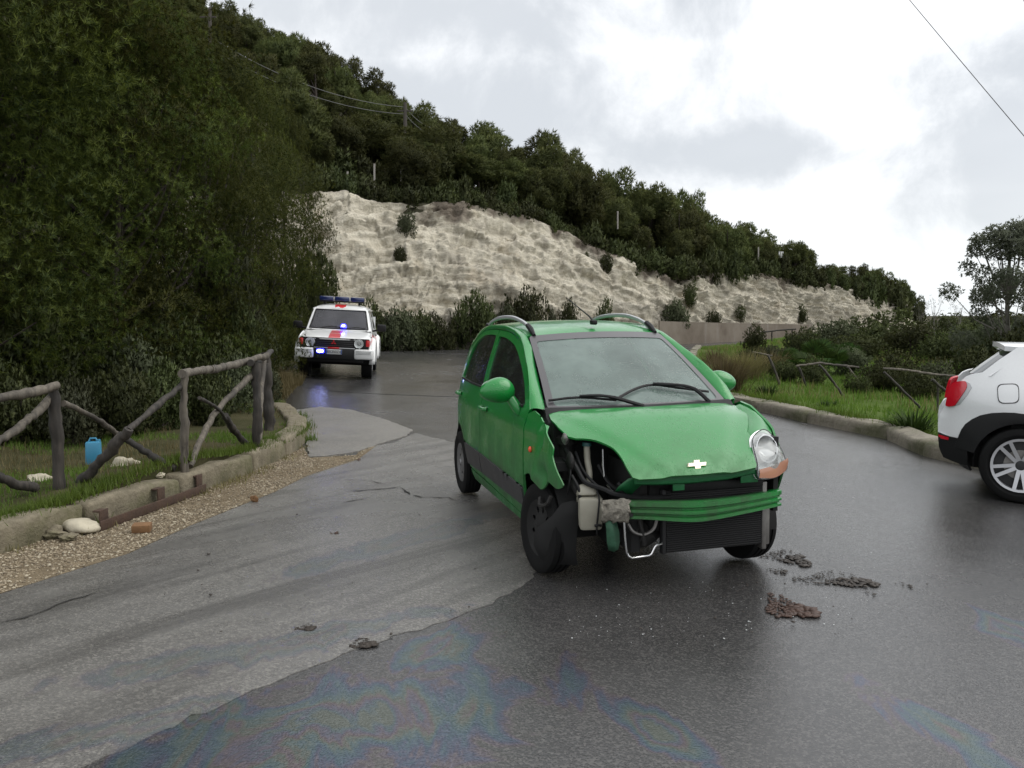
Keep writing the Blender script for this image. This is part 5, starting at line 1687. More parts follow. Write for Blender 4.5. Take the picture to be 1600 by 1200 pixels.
for s in (-1, 1):
    fn = lambda x, z, s=s: (x, s * XS(x, z), z); o3 = (0, s, 0)
    qd = panel('rear_quarter', quarter, fn, W2, XO, .05, .02, (), o3)
    fl_ = rnd([xp(1559, 601.6), xp(1591.6, 600.5), xp(1591.6, 629), xp(1560.5, 629.8)], .05)
    if s < 0: panel('fuel_lid', fl_, fn, W2, qd, .04, .012, (), o3, lift=.003); panel('fuel_lid_gap', rnd([xp(1558, 600.4), xp(1592.6, 599.4), xp(1592.6, 630.2), xp(1559.5, 631)], .05), fn, M['strip'], qd, .04, .003, [rnd([xp(1559.2, 601.8), xp(1591.4, 600.7), xp(1591.4, 628.8), xp(1560.7, 629.6)], .05)], o3, lift=.0035)
    # black cladding
    rows = []
    full = arch_full + [(.47, .30)]
    full = [(arch_full[0][0] - .03, arch_full[0][1] - .12)] + full
    for x, z in full:
        d = Vector((x, z - .33)); r = d.length; d = d / r
        def P_(rr, off): return Vector((d.x * rr, s * (XS(d.x * rr, .33 + d.y * rr) + off), .33 + d.y * rr))
        rows.append([P_(r + .012, -.01), P_(r + .008, .012), P_(r - .05, .022), P_(.385, .014), P_(.378, -.03)])
    loft('arch_cladding', rows, M['black'], XO)
    rows = [[(.378 * math.cos(t), y, .33 + .378 * math.sin(t)) for t in np.linspace(-.2, PI + .2, 16)] for y in (s * .42, s * .77)]
    loft('wheel_arch', rows, M['dark'], XO)
    rows = [[(2.57 + .378 * math.cos(t), y, .33 + .378 * math.sin(t)) for t in np.linspace(-.2, PI + .2, 16)] for y in (s * .42, s * .77)]
    loft('wheel_arch', rows, M['dark'], XO)
    # doors, front wing
    rwin = rnd([(.67, 1.03), (1.34, 1.00), (1.34, 1.41), (.74, 1.40)], .04)
    d = panel('rear_door', [(.665, .80), (.625, .48), (.62, .28), (1.38, .28), (1.39, 1.46), (.66, 1.455), (.66, 1.0)], fn, W2, XO, .08, .02, [rwin], o3)
    panel('window', rwin, fn, M['win2'], d, .1, .005, (), o3, lift=-.01)
    mb = MB(); mb.box((.82, s * .815, .90), (.18, .03, .03), None, .01); mb.build('handle', W2, d)
    fwin = rnd([(1.45, 1.0), (2.20, .985), (1.95, 1.26), (1.72, 1.40), (1.45, 1.41)], .04)
    d = panel('front_door', [(1.395, .28), (2.12, .28), (2.16, .95), (2.28, 1.0), (1.98, 1.32), (1.75, 1.45), (1.395, 1.46)], fn, W2, XO, .08, .02, [fwin], o3)
    panel('window', fwin, fn, M['win2'], d, .1, .005, (), o3, lift=-.01)
    mb = MB(); mb.box((1.55, s * .815, .90), (.18, .03, .03), None, .01); mb.build('handle', W2, d)
    panel('front_fender', [(2.13, .28), (2.165, .95), (2.29, 1.0), (2.8, .96), (3.2, .86), (3.36, .70), (3.36, .45), (3.0, .42)] + arc(2.57, .33, .43, 10, 175, 12), fn, W2, XO, .08, .02, (), o3)
    panel('sill', [(.46, .20), (2.12, .20), (2.12, .29), (.47, .29)], fn, M['black'], XO, .1, .02, (), o3, lift=.006)
    mb = MB(); mb.box((2.10, s * .93, 1.04), (.12, .20, .14), None, .04); mb.build('mirror', W2, XO)
    # tail lamp
    tlp = [xp(*p) for p in [(1489, 601.6), (1498, 598), (1510, 597.5), (1511.5, 606), (1506, 616), (1498, 628), (1492.5, 635.4), (1480.5, 636.6), (1481, 628), (1484, 614)]]
    panel('tail_light', crv(tlp, 3, True), fn, M['redlens'], XO, .03, .03, (), o3, lift=.016)
    tl2 = [xp(*p) for p in [(1508, 596), (1516, 600), (1519, 606), (1512, 618), (1500, 633), (1493, 636), (1499, 627), (1507, 615), (1512, 606)]]
    panel('lamp_surround', tl2, fn, M['railm'], XO, .03, .01, (), o3, lift=.006)
# rear end
def xrear(y, z):
    f_ = pchip([.2, .38, .50, .66, .72, .80, .95, 1.0, 1.05], [-.44, -.53, -.565, -.565, -.535, -.50, -.46, -.42, -.34])
    return (f_(z) - .03 + .115 * (abs(y) / .72) ** 2.4, y, z)
panel('tailgate', [(-.60, .70), (.60, .70), (.60, .99), (.55, 1.03), (-.55, 1.03), (-.60, .99)], xrear, W2, XO, .08, .02, (), (-1, 0, 0))
panel('rear_bumper', [(-.695, .42), (.695, .42), (.70, .69), (-.70, .69)], xrear, W2, XO, .08, .02, (), (-1, 0, 0))
lowb = [xp(*p) for p in [(1465, 680), (1480, 684), (1500, 687), (1512, 700), (1512, 728), (1503, 727.6), (1475, 718), (1467, 702)]]
for s in (-1, 1):
    panel('lower_bumper_end', lowb, lambda x, z, s=s: (x, s * XS(x, z), z), M['black'], XO, .05, .02, (), (0, s, 0), lift=.008)
    panel('reflector', [xp(1466, 682), xp(1484, 686), xp(1483, 690), xp(1467, 688)], lambda x, z, s=s: (x, s * XS(x, z), z), M['redlens'], XO, .04, .006, (), (0, s, 0), lift=.012)
panel('lower_bumper', [(-.66, .22), (.66, .22), (.69, .42), (-.69, .42)], xrear, M['black'], XO, .08, .02, (), (-1, 0, 0), lift=.004)
# rear glass, spoiler, roof
sg = xp(1577, 548); sb = xp(1524, 583)
def xg(y, v): return (sb[0] + (sg[0] + .02 - sb[0]) * v - .03 + .09 * (abs(y) / .6) ** 2.2, y * (1 - .10 * v), sb[1] - .02 + (sg[1] + .02 - sb[1]) * v)
panel('rear_window', rnd([(-.64, .0), (.64, .0), (.62, 1.0), (-.62, 1.0)], .06), xg, glass('bright_rear_glass', (.3, .31, .32), .10, .02, False), XO, .12, .005, (), (-1, 0, .6))
for s in (-1, 1):
    rows = [[Vector(xg(s * .64, v)), Vector((xg(s * .64, v)[0] + .05, s * (XS(-.1, xg(0, v)[2]) - .004), xg(0, v)[2]))] for v in np.linspace(0, 1, 8)]
    loft('pillar_edge', rows, W2, XO)
st_ = xp(1567, 535)
rz_ = pchip([st_[0] - .02, .0, .35, .9, 1.4, 1.8, 2.0, 2.35], [st_[1], 1.44, 1.50, 1.54, 1.52, 1.43, 1.32, 1.04])
def xr(x, y): return (x + .04 * (abs(y) / .6) ** 3 * (1 if x < .2 else 0), y, rz_(x) - .05 * (abs(y) / .62) ** 3)
panel('roof', [(-.02, -.60), (1.5, -.60), (1.78, -.57), (1.82, 0), (1.78, .57), (1.5, .60), (-.02, .60)], xr, W2, XO, .12, .02, (), (0, 0, 1))
sp_o = [(st_[0] - .0, -.56), (st_[0] - .04, 0), (st_[0] - .0, .56), (.0, .61), (.0, -.61)]
panel('roof_spoiler', sp_o, xr, W2, XO, .07, .045, (), (0, 0, 1), lift=.003)
for s in (-1, 1):
    rows = [[Vector((x, s * .585, xr(x, .6)[2])), Vector((x, s * .612, xr(x, .6)[2] - .015)), Vector((x, s * (XS(.5, 1.44) + .004), 1.44 if x < 1.7 else 1.42)), Vector((x, s * (XS(.5, 1.42) + .002), 1.42))] for x in (.02, .3, .7, 1.1, 1.5, 1.75)]
    loft('roof_edge', rows, W2, XO)
def xw(u, v): return Vector((2.40 - .10 * u * u, .66 * u, 1.03)).lerp(Vector((1.80 - .06 * u * u, .56 * u, 1.45)), v)
panel('windshield', [(-1, 0), (1, 0), (1, 1), (-1, 1)], xw, M['win2'], XO, .2, .005, (), (1, 0, .6))
xh = pchip([2.3, 2.8, 3.2, 3.4], [1.02, .98, .90, .80])
panel('hood', [(2.32, -.70), (2.42, 0), (2.32, .70), (3.1, .66), (3.36, .50), (3.42, 0), (3.36, -.50), (3.1, -.66)], lambda x, y: (x, y, xh(x) - .02 * (abs(y) / .6) ** 3), W2, XO, .12, .02, (), (0, 0, 1))
panel('front_bumper', [(-.62, .25), (.62, .25), (.64, .78), (-.64, .78)], lambda y, z: (3.42 - .18 * (abs(y) / .64) ** 2.5 + .02 * math.sin(z * 4), y, z), W2, XO, .12, .02, (), (1, 0, 0))
for s in (-1, 1):
    mb = MB(); mb.lump((3.24, s * .58, .76), (.06, .12, .10), 2, 0); mb.build('headlight', M['refl'], XO)
for x, y in ((0, .70), (0, -.70), (2.57, .70), (2.57, -.70)):
    wheel(XO, (x, y, .335), 1 if y > 0 else -1, .335, .245, .20, lambda e, s, Ri, w: spoke_rim(e, s, Ri, w, 5, True, 'alloy'), None, R(-20) if x > 1 else 0)
mb = MB(); mb.box((1.35, 0, .35), (3.5, 1.2, .20)); mb.box((1.2, 0, .62), (2.6, 1.36, .30)); mb.build('underbody', M['dark'], XO)
mb = MB(); mb.box((.35, 0, .95), (.12, 1.2, .5), None, .05); mb.box((1.35, .35, .98), (.12, .5, .6), None, .05); mb.box((1.35, -.35, .98), (.12, .5, .6), None, .05); mb.build('seats', M['seat'], XO)

# ------------------------------------------------------------------ wooden fences
def log(name, a, b, r, mat, parent, seed=0, bend=.012, n=20, taper=.9):
    rg = np.random.default_rng(seed); a, b = Vector(a), Vector(b)
    L = (b - a).length; w = rg.normal(0, bend, 3) * L; k = rg.normal(0, .045, n) + .10 * np.sin(np.linspace(0, 9 + seed % 5, n) + seed)
    pts = [a.lerp(b, t) + Vector(w) * math.sin(PI * t) + Vector(rg.normal(0, r * .10, 3)) for t in np.linspace(0, 1, n)]
    rs = [r * (1 - (1 - taper) * t) * (1 + k_) for t, k_ in zip(np.linspace(0, 1, n), k)]
    mb = MB(); mb.tube(pts, [q_ * .76 for q_ in rs], 9)
    return mb.build(name, mat, parent, 50)


FN = tag(empty('log_fence'), 'broken rustic log fence with crossed braces behind the left kerb', 'fence')
VZ = .2
P0, P1, P2, P3 = gp(92, 770, VZ), gp(287, 737, VZ), gp(399, 697, VZ), gp(423, 668, VZ)
Y0, Y1, Y2, Y3 = P0.y, P1.y, P2.y, P3.y
dn = Vector((0, 0, -.15))
log('post', P0 + dn, at(84, 600, Y0), .062, M['wood'], FN, 1)
log('post', P1 + dn, at(287, 583, Y1), .050, M['palewood'], FN, 2, taper=.85)
log('post', P2 + dn, at(400, 568, Y2), .062, M['wood'], FN, 3)
log('post', P3 + dn, at(416, 552, Y3), .085, M['wood'], FN, 4)
log('post', gp(405, 694, VZ) + dn, at(413, 562, Y3 - .4), .042, M['palewood'], FN, 5)
log('rail', at(-140, 630, Y0 - .9), at(92, 603, Y0 - .05), .048, M['palewood'], FN, 6)
log('rail', at(284, 584, Y1 - .06), at(338, 575, Y1 + .9), .048, M['palewood'], FN, 7)
log('rail', at(328, 577, Y1 + .75), at(416, 556, Y2 + .35), .050, M['palewood'], FN, 8)
log('rail', at(390, 567, Y2 - .1), at(424, 549, Y3 + .1), .045, M['wood'], FN, 9)
for i, (a, b, r, m) in enumerate([((98, 629, Y0 + .04), (188, 681, Y0 + .75), .030, 'palewood'), ((190, 681, Y0 + .75), (274, 733, Y1 - .05), .040, 'wood'), ((284, 601, Y1), (200, 672, Y1 - .7), .036, 'wood'),
                                  ((202, 670, Y1 - .7), (121, 758, Y0 + .2), .056, 'wood'), ((78, 622, Y0), (-10, 694, Y0 - .6), .042, 'palewood'), ((-60, 728, Y0 - .6), (56, 764, Y0 - .1), .050, 'wood'),
                                  ((394, 587, Y2), (298, 729, Y1 + .06), .040, 'palewood'), ((312, 622, Y1 + .2), (356, 660, Y1 + 1.1), .022, 'wood'), ((352, 650, Y1 + 1.0), (384, 694, Y2), .046, 'wood')]):
    log('brace', at(*a), at(*b), r, M[m], FN, 20 + i, .02)

IZ = .17
def rfence(label, items, seed, name='log_fence'):
    e = tag(empty(name), label, 'fence')
    for i, (n_, a, b, foot, r) in enumerate(items):
        f = gp(*foot, IZ); A = at(*a, f.y); B = at(*b, f.y if len(foot) < 4 else foot[3])
        log(n_, A, B, r * .72, M['palewood'] if i % 3 else M['wood'], e, seed + i, .02, 14)
    return e


rfence('leaning remnant of a log fence in the tall dry grass on the right', [('post', (1178, 552), (1189, 585), (1188, 581), .055), ('rail', (1176, 550), (1207, 556), (1190, 581), .045), ('brace', (1200, 555), (1218, 600), (1216, 596), .055)], 40)
rfence('three-legged stretch of collapsing log fence before the fan palm', [('post', (1246, 570), (1260, 606), (1259, 601), .055), ('rail', (1244, 572), (1284, 567), (1259, 602), .05), ('rail', (1280, 567), (1342, 574), (1262, 602), .05), ('brace', (1280, 570), (1317, 618), (1316, 615), .05), ('brace', (1324, 573), (1345, 600), (1322, 606), .045)], 50)
rfence('long low log fence with a slanting brace beside the white crossover', [('brace', (1381, 581), (1439, 638), (1438, 635), .045), ('rail', (1380, 576), (1440, 582), (1442, 634), .045), ('rail', (1436, 582), (1510, 589), (1442, 636), .045), ('brace', (1456, 593), (1488, 617), (1466, 639), .05), ('post', (1466, 602), (1465, 642), (1464, 638), .04)], 60)
e = tag(empty('rustic_railing'), 'thin dark railing far off at the bend below the pale cliff', 'railing')
for i, (a, b) in enumerate([((1186, 520), (1244, 514)), ((1192, 519), (1191, 533)), ((1206, 518), (1206, 533)), ((1238, 515), (1238, 530))]):
    log('rail' if i == 0 else 'post', at(*a, 41), at(*b, 41), .05, M['wood'], e, 70 + i)

# ------------------------------------------------------------------ small things on the ground
def rock(px, py, w, h, label, off=VZ, mat='stone', seed=1, name='rock', cat='rock', sub=3):
    p = gp(px, py, off); k = p.y / FPX
    mb = MB(); mb.lump((0, 0, 0), (w * k / 2, w * k * .4, h * k / 2), seed, .5, sub)
    o = mb.build(name, M[mat], None, 60); o.location = p + Vector((0, 0, h * k * .42))
    return tag(o, label, cat)


rock(194, 735, 40, 22, 'large pale rounded rock on the grass behind the crossed fence braces', seed=3)
rock(60, 756, 34, 17, 'pale rock lying left of the dark fence post', seed=5)
rock(206, 744, 18, 8, 'small pale stone just in front of the large pale rock', seed=7)
rock(250, 745, 14, 7, 'small stone by the foot of the pale fence post', seed=9)
rock(130, 832, 46, 22, 'flat lichen-yellow stone on the gravel at the kerb foot', .01, seed=11)
rock(86, 841, 34, 18, 'grey crumbly stone on the gravel left of the flat yellow one', .01, 'kerb', 13)
rock(110, 844, 26, 12, 'small dull stone between the grey stone and the yellow stone', .01, 'kerb', 15)
rock(397, 783, 12, 9, 'small reddish stone alone on the gravel edge', .01, 'brick', 17)
b_ = gp(147, 726, VZ); k = b_.y / FPX
e = tag(empty('blue_canister', b_, .3), 'light blue plastic canister standing under the pines behind the fence', 'canister')
mb = MB(); mb.box((0, 0, 19 * k), (23 * k, 16 * k, 36 * k), None, 2.5 * k, taper=.93); mb.build('body', M['bin'], e)
mb = MB(); mb.tube([(-6 * k, 0, 37 * k), (-4 * k, 0, 42 * k), (4 * k, 0, 42 * k), (6 * k, 0, 37 * k)], 1.6 * k, 6); mb.build('handle', M['bin'], e)
mb = MB(); mb.lathe([(0, 3 * k), (2.6 * k, 3 * k), (2.8 * k, 0)], 10, (8 * k, 0, 37 * k), 'z'); mb.build('cap', M['bin'], e)
# rusty iron
a, b = gp(157, 830, .01), gp(322, 768, .01)
d = b - a; L = d.length
e = tag(empty('rusty_iron_bar', a, math.atan2(d.y, d.x)), 'long rusty iron bar with three upright lugs lying along the left kerb', 'iron bar')
mb = MB(); mb.box((L / 2, 0, .035), (L, .012, .07), None, .003); mb.box((L / 2, .035, .006), (L, .07, .012), None, .003); mb.build('angle_bar', M['rust'], e)
for x, h in ((.08, .10), (L * .56, .12), (L * .96, .12)):
    mb = MB(); mb.box((x, .03, .04 + h / 2), (.10, .012, h), .06, .003); mb.box((x, .06, .04 + h * .9), (.09, .06, .012), .06, .003); mb.build('lug', M['rust'], e)
p = gp(222, 831, .01); k = p.y / FPX
mb = MB(); mb.box((0, 0, 7 * k), (28 * k, 20 * k, 13 * k), Matrix.Rotation(R(12), 3, 'Z') @ Matrix.Rotation(R(5), 3, 'X'), 2 * k)
o = mb.build('brick', M['brick']); o.location = p; tag(o, 'broken ochre brick on the gravel before the rusty bar', 'brick')


def clump(px, py, w, h, n, mat, label, seed, size=(.008, .03), cat='mud clump'):
    p = gp(px, py, .012); rg = np.random.default_rng(seed)
    q1 = gp(px - w / 2, py, .012); q2 = gp(px, py - h / 2, .012); q3 = gp(px, py + h / 2, .012)
    rx = (p - q1).length; ry = (q2 - q3).length / 2
    a = rg.uniform(0, 2 * PI, n); r = np.sqrt(rg.random(n)) * (1 + .3 * np.sin(a * 3 + seed))
    Q = np.c_[p.x + rx * r * np.cos(a), p.y + ry * r * np.sin(a)]
    o = scatter_lumps('mud_clump', Q, .004, (size[0] * .8, size[1] * .8), M[mat], seed, .32)
    return tag(o, label, cat)


clump(1229, 946, 62, 34, 260, 'mudred', 'reddish-brown mud clump nearest the camera, right of the green car', 3, (.01, .045))
clump(1305, 903, 110, 20, 260, 'mud', 'long scattered strip of dark mud lumps right of the green car', 4, (.006, .034))
clump(1228, 868, 62, 22, 150, 'mud', 'dark flat mud clump beside the front left tyre of the green car', 5, (.008, .04))
clump(1216, 890, 26, 8, 40, 'mud', 'small smear of mud between the tyre clump and the long strip', 6, (.006, .02))
clump(1414, 911, 24, 8, 14, 'mud', 'few dark crumbs to the right of the mud strip', 7, (.006, .016))
clump(1362, 926, 14, 8, 9, 'mud', 'tiny dark crumb cluster on the open wet road at the right', 8, (.006, .016))
clump(565, 1003, 34, 16, 60, 'mud', 'dark mud lump lying on the edge of the broken asphalt layer', 9, (.008, .034))
clump(476, 978, 28, 9, 34, 'mud', 'flat dark lump left of the asphalt edge, further from the car', 10, (.006, .028))
clump(522, 831, 12, 6, 10, 'mudred', 'small brown clod alone in the middle of the worn asphalt', 11, (.008, .024))
clump(499, 697, 8, 5, 6, 'mud', 'small dark clod on the pale asphalt patch', 12, (.01, .03))
clump(560, 716, 12, 5, 7, 'mudred', 'brown leafy debris on the gravel tip by the pale patch', 13, (.01, .03))
clump(1150, 905, 60, 26, 30, 'mud', 'thin crumbs of mud in the dark reflection under the bumper', 14, (.004, .012))

rgx = np.random.default_rng(41)
pf = [gp(*q_) for q_ in rgx.uniform((880, 905), (1180, 1010), (70, 2))] + [gp(*q_) for q_ in rgx.uniform((1180, 860), (1400, 980), (40, 2))]
tag(scatter_lumps('glass_fragments', np.array([(q_.x, q_.y) for q_ in pf]), .004, (.002, .006), simple('broken_glass', (.6, .62, .62), .15), 17, .5), 'tiny bright glass fragments on the wet road before the green car', 'debris', kind='stuff')
pf = [gp(*q_) for q_ in rgx.uniform((860, 900), (1500, 1000), (60, 2))] + [gp(*q_) for q_ in rgx.uniform((200, 780), (800, 1000), (60, 2))]
tag(scatter_lumps('road_grit', np.array([(q_.x, q_.y) for q_ in pf]), .012, (.003, .011), M['mud'], 18, .5), 'dark grit scattered over the road', 'debris', kind='stuff')

# ------------------------------------------------------------------ poles and cables
def pole(px, y0, y1, Y, label, r=.11):
    top, bot = at(px, y0, Y), at(px, y1, Y)
    e = tag(empty('utility_pole', bot), label, 'utility pole')
    mb = MB(); mb.tube([(0, 0, -1.5), top - bot], [r * 1.2, r * .8], 8); mb.build('shaft', M['pole'], e)
    h = (top - bot).z
    mb = MB(); mb.box((0, 0, h - .5), (.9, .08, .08)); mb.build('crossarm', M['pole'], e)
    return top


def cable(name, pts, r, mat, label, sag=0.0):
    P = []
    for a, b in zip(pts[:-1], pts[1:]):
        for t in np.linspace(0, 1, 14)[:-1]: P.append(a.lerp(b, t) - Vector((0, 0, sag * 4 * t * (1 - t))))
    P.append(pts[-1])
    mb = MB(); mb.tube(P, r, 5); return tag(mb.build(name, M[mat]), label, 'cable')


t1 = pole(328, 12, 130, 48, 'dark utility pole rising from the pines near the top left')
t2 = pole(633, 160, 232, 52, 'utility pole among the pines halfway down the skyline', .12)
t3 = pole(711, 186, 236, 54, 'utility pole at the lower end of the hill cables', .12)
t0 = at(60, -30, 44)
for dz, lab in ((-.4, 'upper pale cable sagging across the pine hill'), (-1.0, 'lower pale cable sagging across the pine hill')):
    cable('overhead_cable', [t0 + Vector((0, 0, dz - 1)), t1 + Vector((0, 0, dz - 1.2)), t2 + Vector((0, 0, dz * .7)), t3 + Vector((0, 0, dz * .6))], .018, 'wire2', lab, .75)
A_, B_2 = at(1330, -110, 20), at(1700, 330, 13)
cable('overhead_cable', [A_, B_2], .007, 'wire', 'single thin cable crossing the sky at the upper right', .02)
cable('overhead_cable', [at(1560, -60, 20), at(1680, 120, 13)], .007, 'wire', 'short piece of cable in the extreme upper right corner', .02)
for i, (px, y0, y1, u) in enumerate([(585, 256, 292, 585), (627, 264, 288, 627), (543, 268, 290, 543), (965, 330, 352, 965), (1150, 386, 400, 1150), (1185, 386, 402, 1185)]):
    q_ = top_pt(u); Y = q_[1] + 1.2
    mb = MB(); a_, b_ = at(px, y1 + 6, Y), at(px, y0, Y); mb.tube([a_, b_], .05, 7)
    tag(mb.build('fence_post', M['paleposts']), f"{['second', 'third', 'first', 'fifth', 'sixth', 'seventh'][i]} slender pale post from the left along the top edge of the cliff".replace('fifth', 'fourth').replace('sixth', 'fifth').replace('seventh', 'sixth'), 'post', 'pale posts along the cliff top')
q_ = top_pt(1220); Y = q_[1] + 1.0
e = tag(empty('small_sign', at(1220, 412, Y)), 'small white square sign on a post above the right part of the cliff', 'sign')
k = Y / FPX
mb = MB(); mb.box((0, 0, 14 * k), (7 * k, .03, 9 * k)); mb.build('board', M['signw'], e)
mb = MB(); mb.tube([(0, .03, -10 * k), (0, .03, 18 * k)], .04, 6); mb.build('post', M['paleposts'], e)

# ------------------------------------------------------------------ vegetation
def unit(a): return a / (np.linalg.norm(a, axis=-1, keepdims=True) + 1e-9)


def leaves(rg, P, Dn, k, L, Wd, spread, quad=False):
    """k thin leaves fanning out at every point P about direction Dn"""
    n = len(P)
    d = unit(np.repeat(Dn, k, 0) + rg.normal(0, spread, (n * k, 3)))
    p = np.repeat(P, k, 0); s_ = unit(np.cross(d, rg.normal(0, 1, (n * k, 3))))
    l = L * rg.uniform(.65, 1.3, (n * k, 1)); w = Wd * rg.uniform(.7, 1.3, (n * k, 1)) / 2
    if quad:
        V = np.stack([p, p + d * l * .45 + s_ * w, p + d * l, p + d * l * .45 - s_ * w], 1).reshape(-1, 3)
        b = np.arange(n * k)[:, None] * 4
        return V, np.concatenate([b + [0, 1, 2], b + [0, 2, 3]])
    V = np.stack([p - s_ * w, p + s_ * w, p + d * l], 1).reshape(-1, 3)
    return V, np.arange(n * k * 3).reshape(-1, 3)


def crown_mesh(name, seed, clumps, dens_, k, L, Wd, spread=.5, up=.5, quad=False, shell=.55):
    """clumps: (centre, (rx, ry, rz)) lobes; leaves sit mostly near the skin of each lobe"""
    rg = np.random.default_rng(seed); PP, DD, NN = [], [], []
    mid = np.mean([c for c, r in clumps], 0)
    for c, r in clumps:
        r = np.array(r); n = max(6, int(dens_ * (r[0] * r[1] + r[1] * r[2] + r[0] * r[2])))
        d = unit(rg.normal(0, 1, (n, 3)))
        rad = shell + (1 - shell) * rg.random((n, 1)) ** .6
        rad *= 1 + .22 * np.sin(d[:, :1] * 5 + seed) * np.sin(d[:, 1:2] * 6) * 1.2
        NN.append(unit(d + .45 * unit(np.array(c) - mid) + [0, 0, .25])); PP.append(np.array(c) + d * rad * r); DD.append(unit(d + [0, 0, up] + rg.normal(0, .3, (n, 3))))
    V, T = leaves(rg, np.concatenate(PP), np.concatenate(DD), k, L, Wd, spread, quad)
    # rounded shading: every leaf takes the direction its clump faces, so clumps read as soft masses
    Nn = unit(np.repeat(np.concatenate(NN), k, 0) + rg.normal(0, .28, (len(V) // (4 if quad else 3), 3)))
    a, b, c_ = V[T[:, 0]], V[T[:, 1]], V[T[:, 2]]
    leaf = T[:, 0] // (4 if quad else 3)
    fl = ((np.cross(b - a, c_ - a)) * Nn[leaf]).sum(1) < 0
    T = T.copy(); T[fl] = T[fl][:, ::-1]
    return tri_mesh(name, V, T, True, np.repeat(Nn, 4 if quad else 3, 0))


def trunk_mesh(name, seed, h, r, tips, lean=.2, nl=10):
    rg = np.random.default_rng(seed); mb = MB()
    top = Vector((rg.normal(0, lean), rg.normal(0, lean), h))
    pts = [Vector((0, 0, -.3))] + [top * t + Vector((rg.normal(0, .05), rg.normal(0, .05), 0)) * h * .2 for t in (.25, .5, .75)] + [top]
    mb.tube(pts, [r * 1.25, r, r * .75, r * .5, r * .2], 8)
    for i in rg.permutation(len(tips))[:nl]:
        c = Vector(tips[i]); t = min(.95, max(.15, (c.z - .25 * h) / h * .8)); b = top * t
        m = b.lerp(c, .55) + Vector((0, 0, -.06 * h))
        mb.tube([b, m, c], [r * .38, r * .26, r * .08], 5, caps=False)
    return mesh(name, mb.V, mb.F, 60)


def plant(name, loc, crown, trunk, cm, tm, sc, rz, label, cat, group=None, tilt=0.0, part='crown'):
    e = empty(name, loc, rz); e.scale = sc if isinstance(sc, (tuple, list)) else (sc, sc, sc); e.rotation_euler = (tilt, 0, rz)
    link(part, crown, cm, e)
    if trunk: link('trunk', trunk, tm, e)
    return tag(e, label, cat, group)


ORD = ['first', 'second', 'third', 'fourth', 'fifth', 'sixth', 'seventh', 'eighth', 'ninth', 'tenth', 'eleventh', 'twelfth', 'thirteenth', 'fourteenth', 'fifteenth', 'sixteenth', 'seventeenth', 'eighteenth', 'nineteenth', 'twentieth', 'twenty-first', 'twenty-second', 'twenty-third', 'twenty-fourth', 'twenty-fifth', 'twenty-sixth']
ZONES = [(330, 'over the left thicket'), (450, 'above the left pines'), (600, 'above the police vehicle'), (760, 'above the left half of the cliff'), (900, "above the green car's left roof rail"), (1050, "above the green car's windscreen"), (1180, 'by the lone tall pine'), (1290, 'around the small white sign'), (9999, 'near the right end of the cliff')]
PENDING = {}


def later(o, row, u, head):
    z = next(n for lim, n in ZONES if u < lim)
    PENDING.setdefault((row, z, head), []).append((u, o))


def settle_labels():
    for (row, z, head), L in PENDING.items():
        for i, (u, o) in enumerate(sorted(L, key=lambda q: q[0])):
            o['label'] = f'{ORD[min(i, 25)]} {head} from the left {row}, {z}'


RG = np.random.default_rng(5)
# near pines: unit = metres, 8 m tall
def near_pine(seed, h=8.0, r=2.9):
    rg = np.random.default_rng(seed); C_ = []
    for _ in range(130):
        t = rg.random() ** .8; z = h * (.05 + .93 * t)
        rr = r * (.55 + .45 * math.sin(PI * min(1, (t + .28) * .72))) * (1 - .72 * max(0, t - .55) / .45)
        a = rg.uniform(0, 2 * PI); q_ = rr * (.35 + .65 * rg.random() ** .5)
        s_ = rg.uniform(.5, 1.0)
        C_.append(((q_ * math.cos(a), q_ * math.sin(a), z), (s_, s_, s_ * .6)))
    return C_


NP = []
for sd in (1, 2, 3):
    c = near_pine(sd)
    NP.append((crown_mesh('near_pine_crown', sd, c, 125, 20, .078, .0085, .85, .5), trunk_mesh('near_pine_trunk', sd, 7.4, .085, [q_[0] for q_ in c], .3, 26)))
near = [(-210, 10.5, 9.2, 3.2, 0, 'pine mostly cut off by the left edge, crown reaching above the picture'), (-20, 12.0, 9.8, 3.1, 1, 'tall dense pine at the far left behind the log fence'),
        (20, 13.0, 10.0, 2.3, 2, 'tallest pine of the left thicket, its top running out of the picture'), (312, 14.5, 6.25, 2.0, 0, 'pine with yellow-green rounded top in the middle of the left thicket'),
        (392, 23, 8.0, 1.8, 1, 'yellow-green pine above the police vehicle at the right of the thicket'), (452, 28, 8.0, 1.35, 2, 'pine at the right end of the left thicket, against the pale cliff'),
        (180, 12.6, 6.6, 2.2, 0, 'bushy mid-height pine directly behind the blue canister'), (318, 27, 7.0, 2.6, 2, 'dark pine far back at the foot of the hill, behind the left thicket'), (40, 17.5, 11, 2.6, 0, 'pine filling the gap behind the two tallest trees on the left'), (230, 19.5, 7.6, 2.7, 1, 'dark pine set back behind the middle of the left thicket')]
for i, (px, Y, h, r, v, lab) in enumerate(near):
    p = at(px, 500, Y); z = verge_z(p.x, Y)
    plant('pine_tree', (p.x, Y, z - .1), NP[v][0], NP[v][1], M['needle'], M['bark'], (r / 2.9, r / 2.9, h / 8.0), i * 1.9, lab, 'pine')

# broad-leaved shrubs
def bush_lobes(seed, n=16, r=1.0, h=1.0, base=.12):
    rg = np.random.default_rng(seed); C_ = []
    for _ in range(n):
        a = rg.uniform(0, 2 * PI); q_ = r * .62 * math.sqrt(rg.random()); z = h * (base + (.80 - base) * rg.random() * (1 - (q_ / r) ** 2 * .6))
        s_ = rg.uniform(.24, .42)
        C_.append(((q_ * math.cos(a), q_ * math.sin(a), z), (s_, s_, s_ * .85)))
    return C_


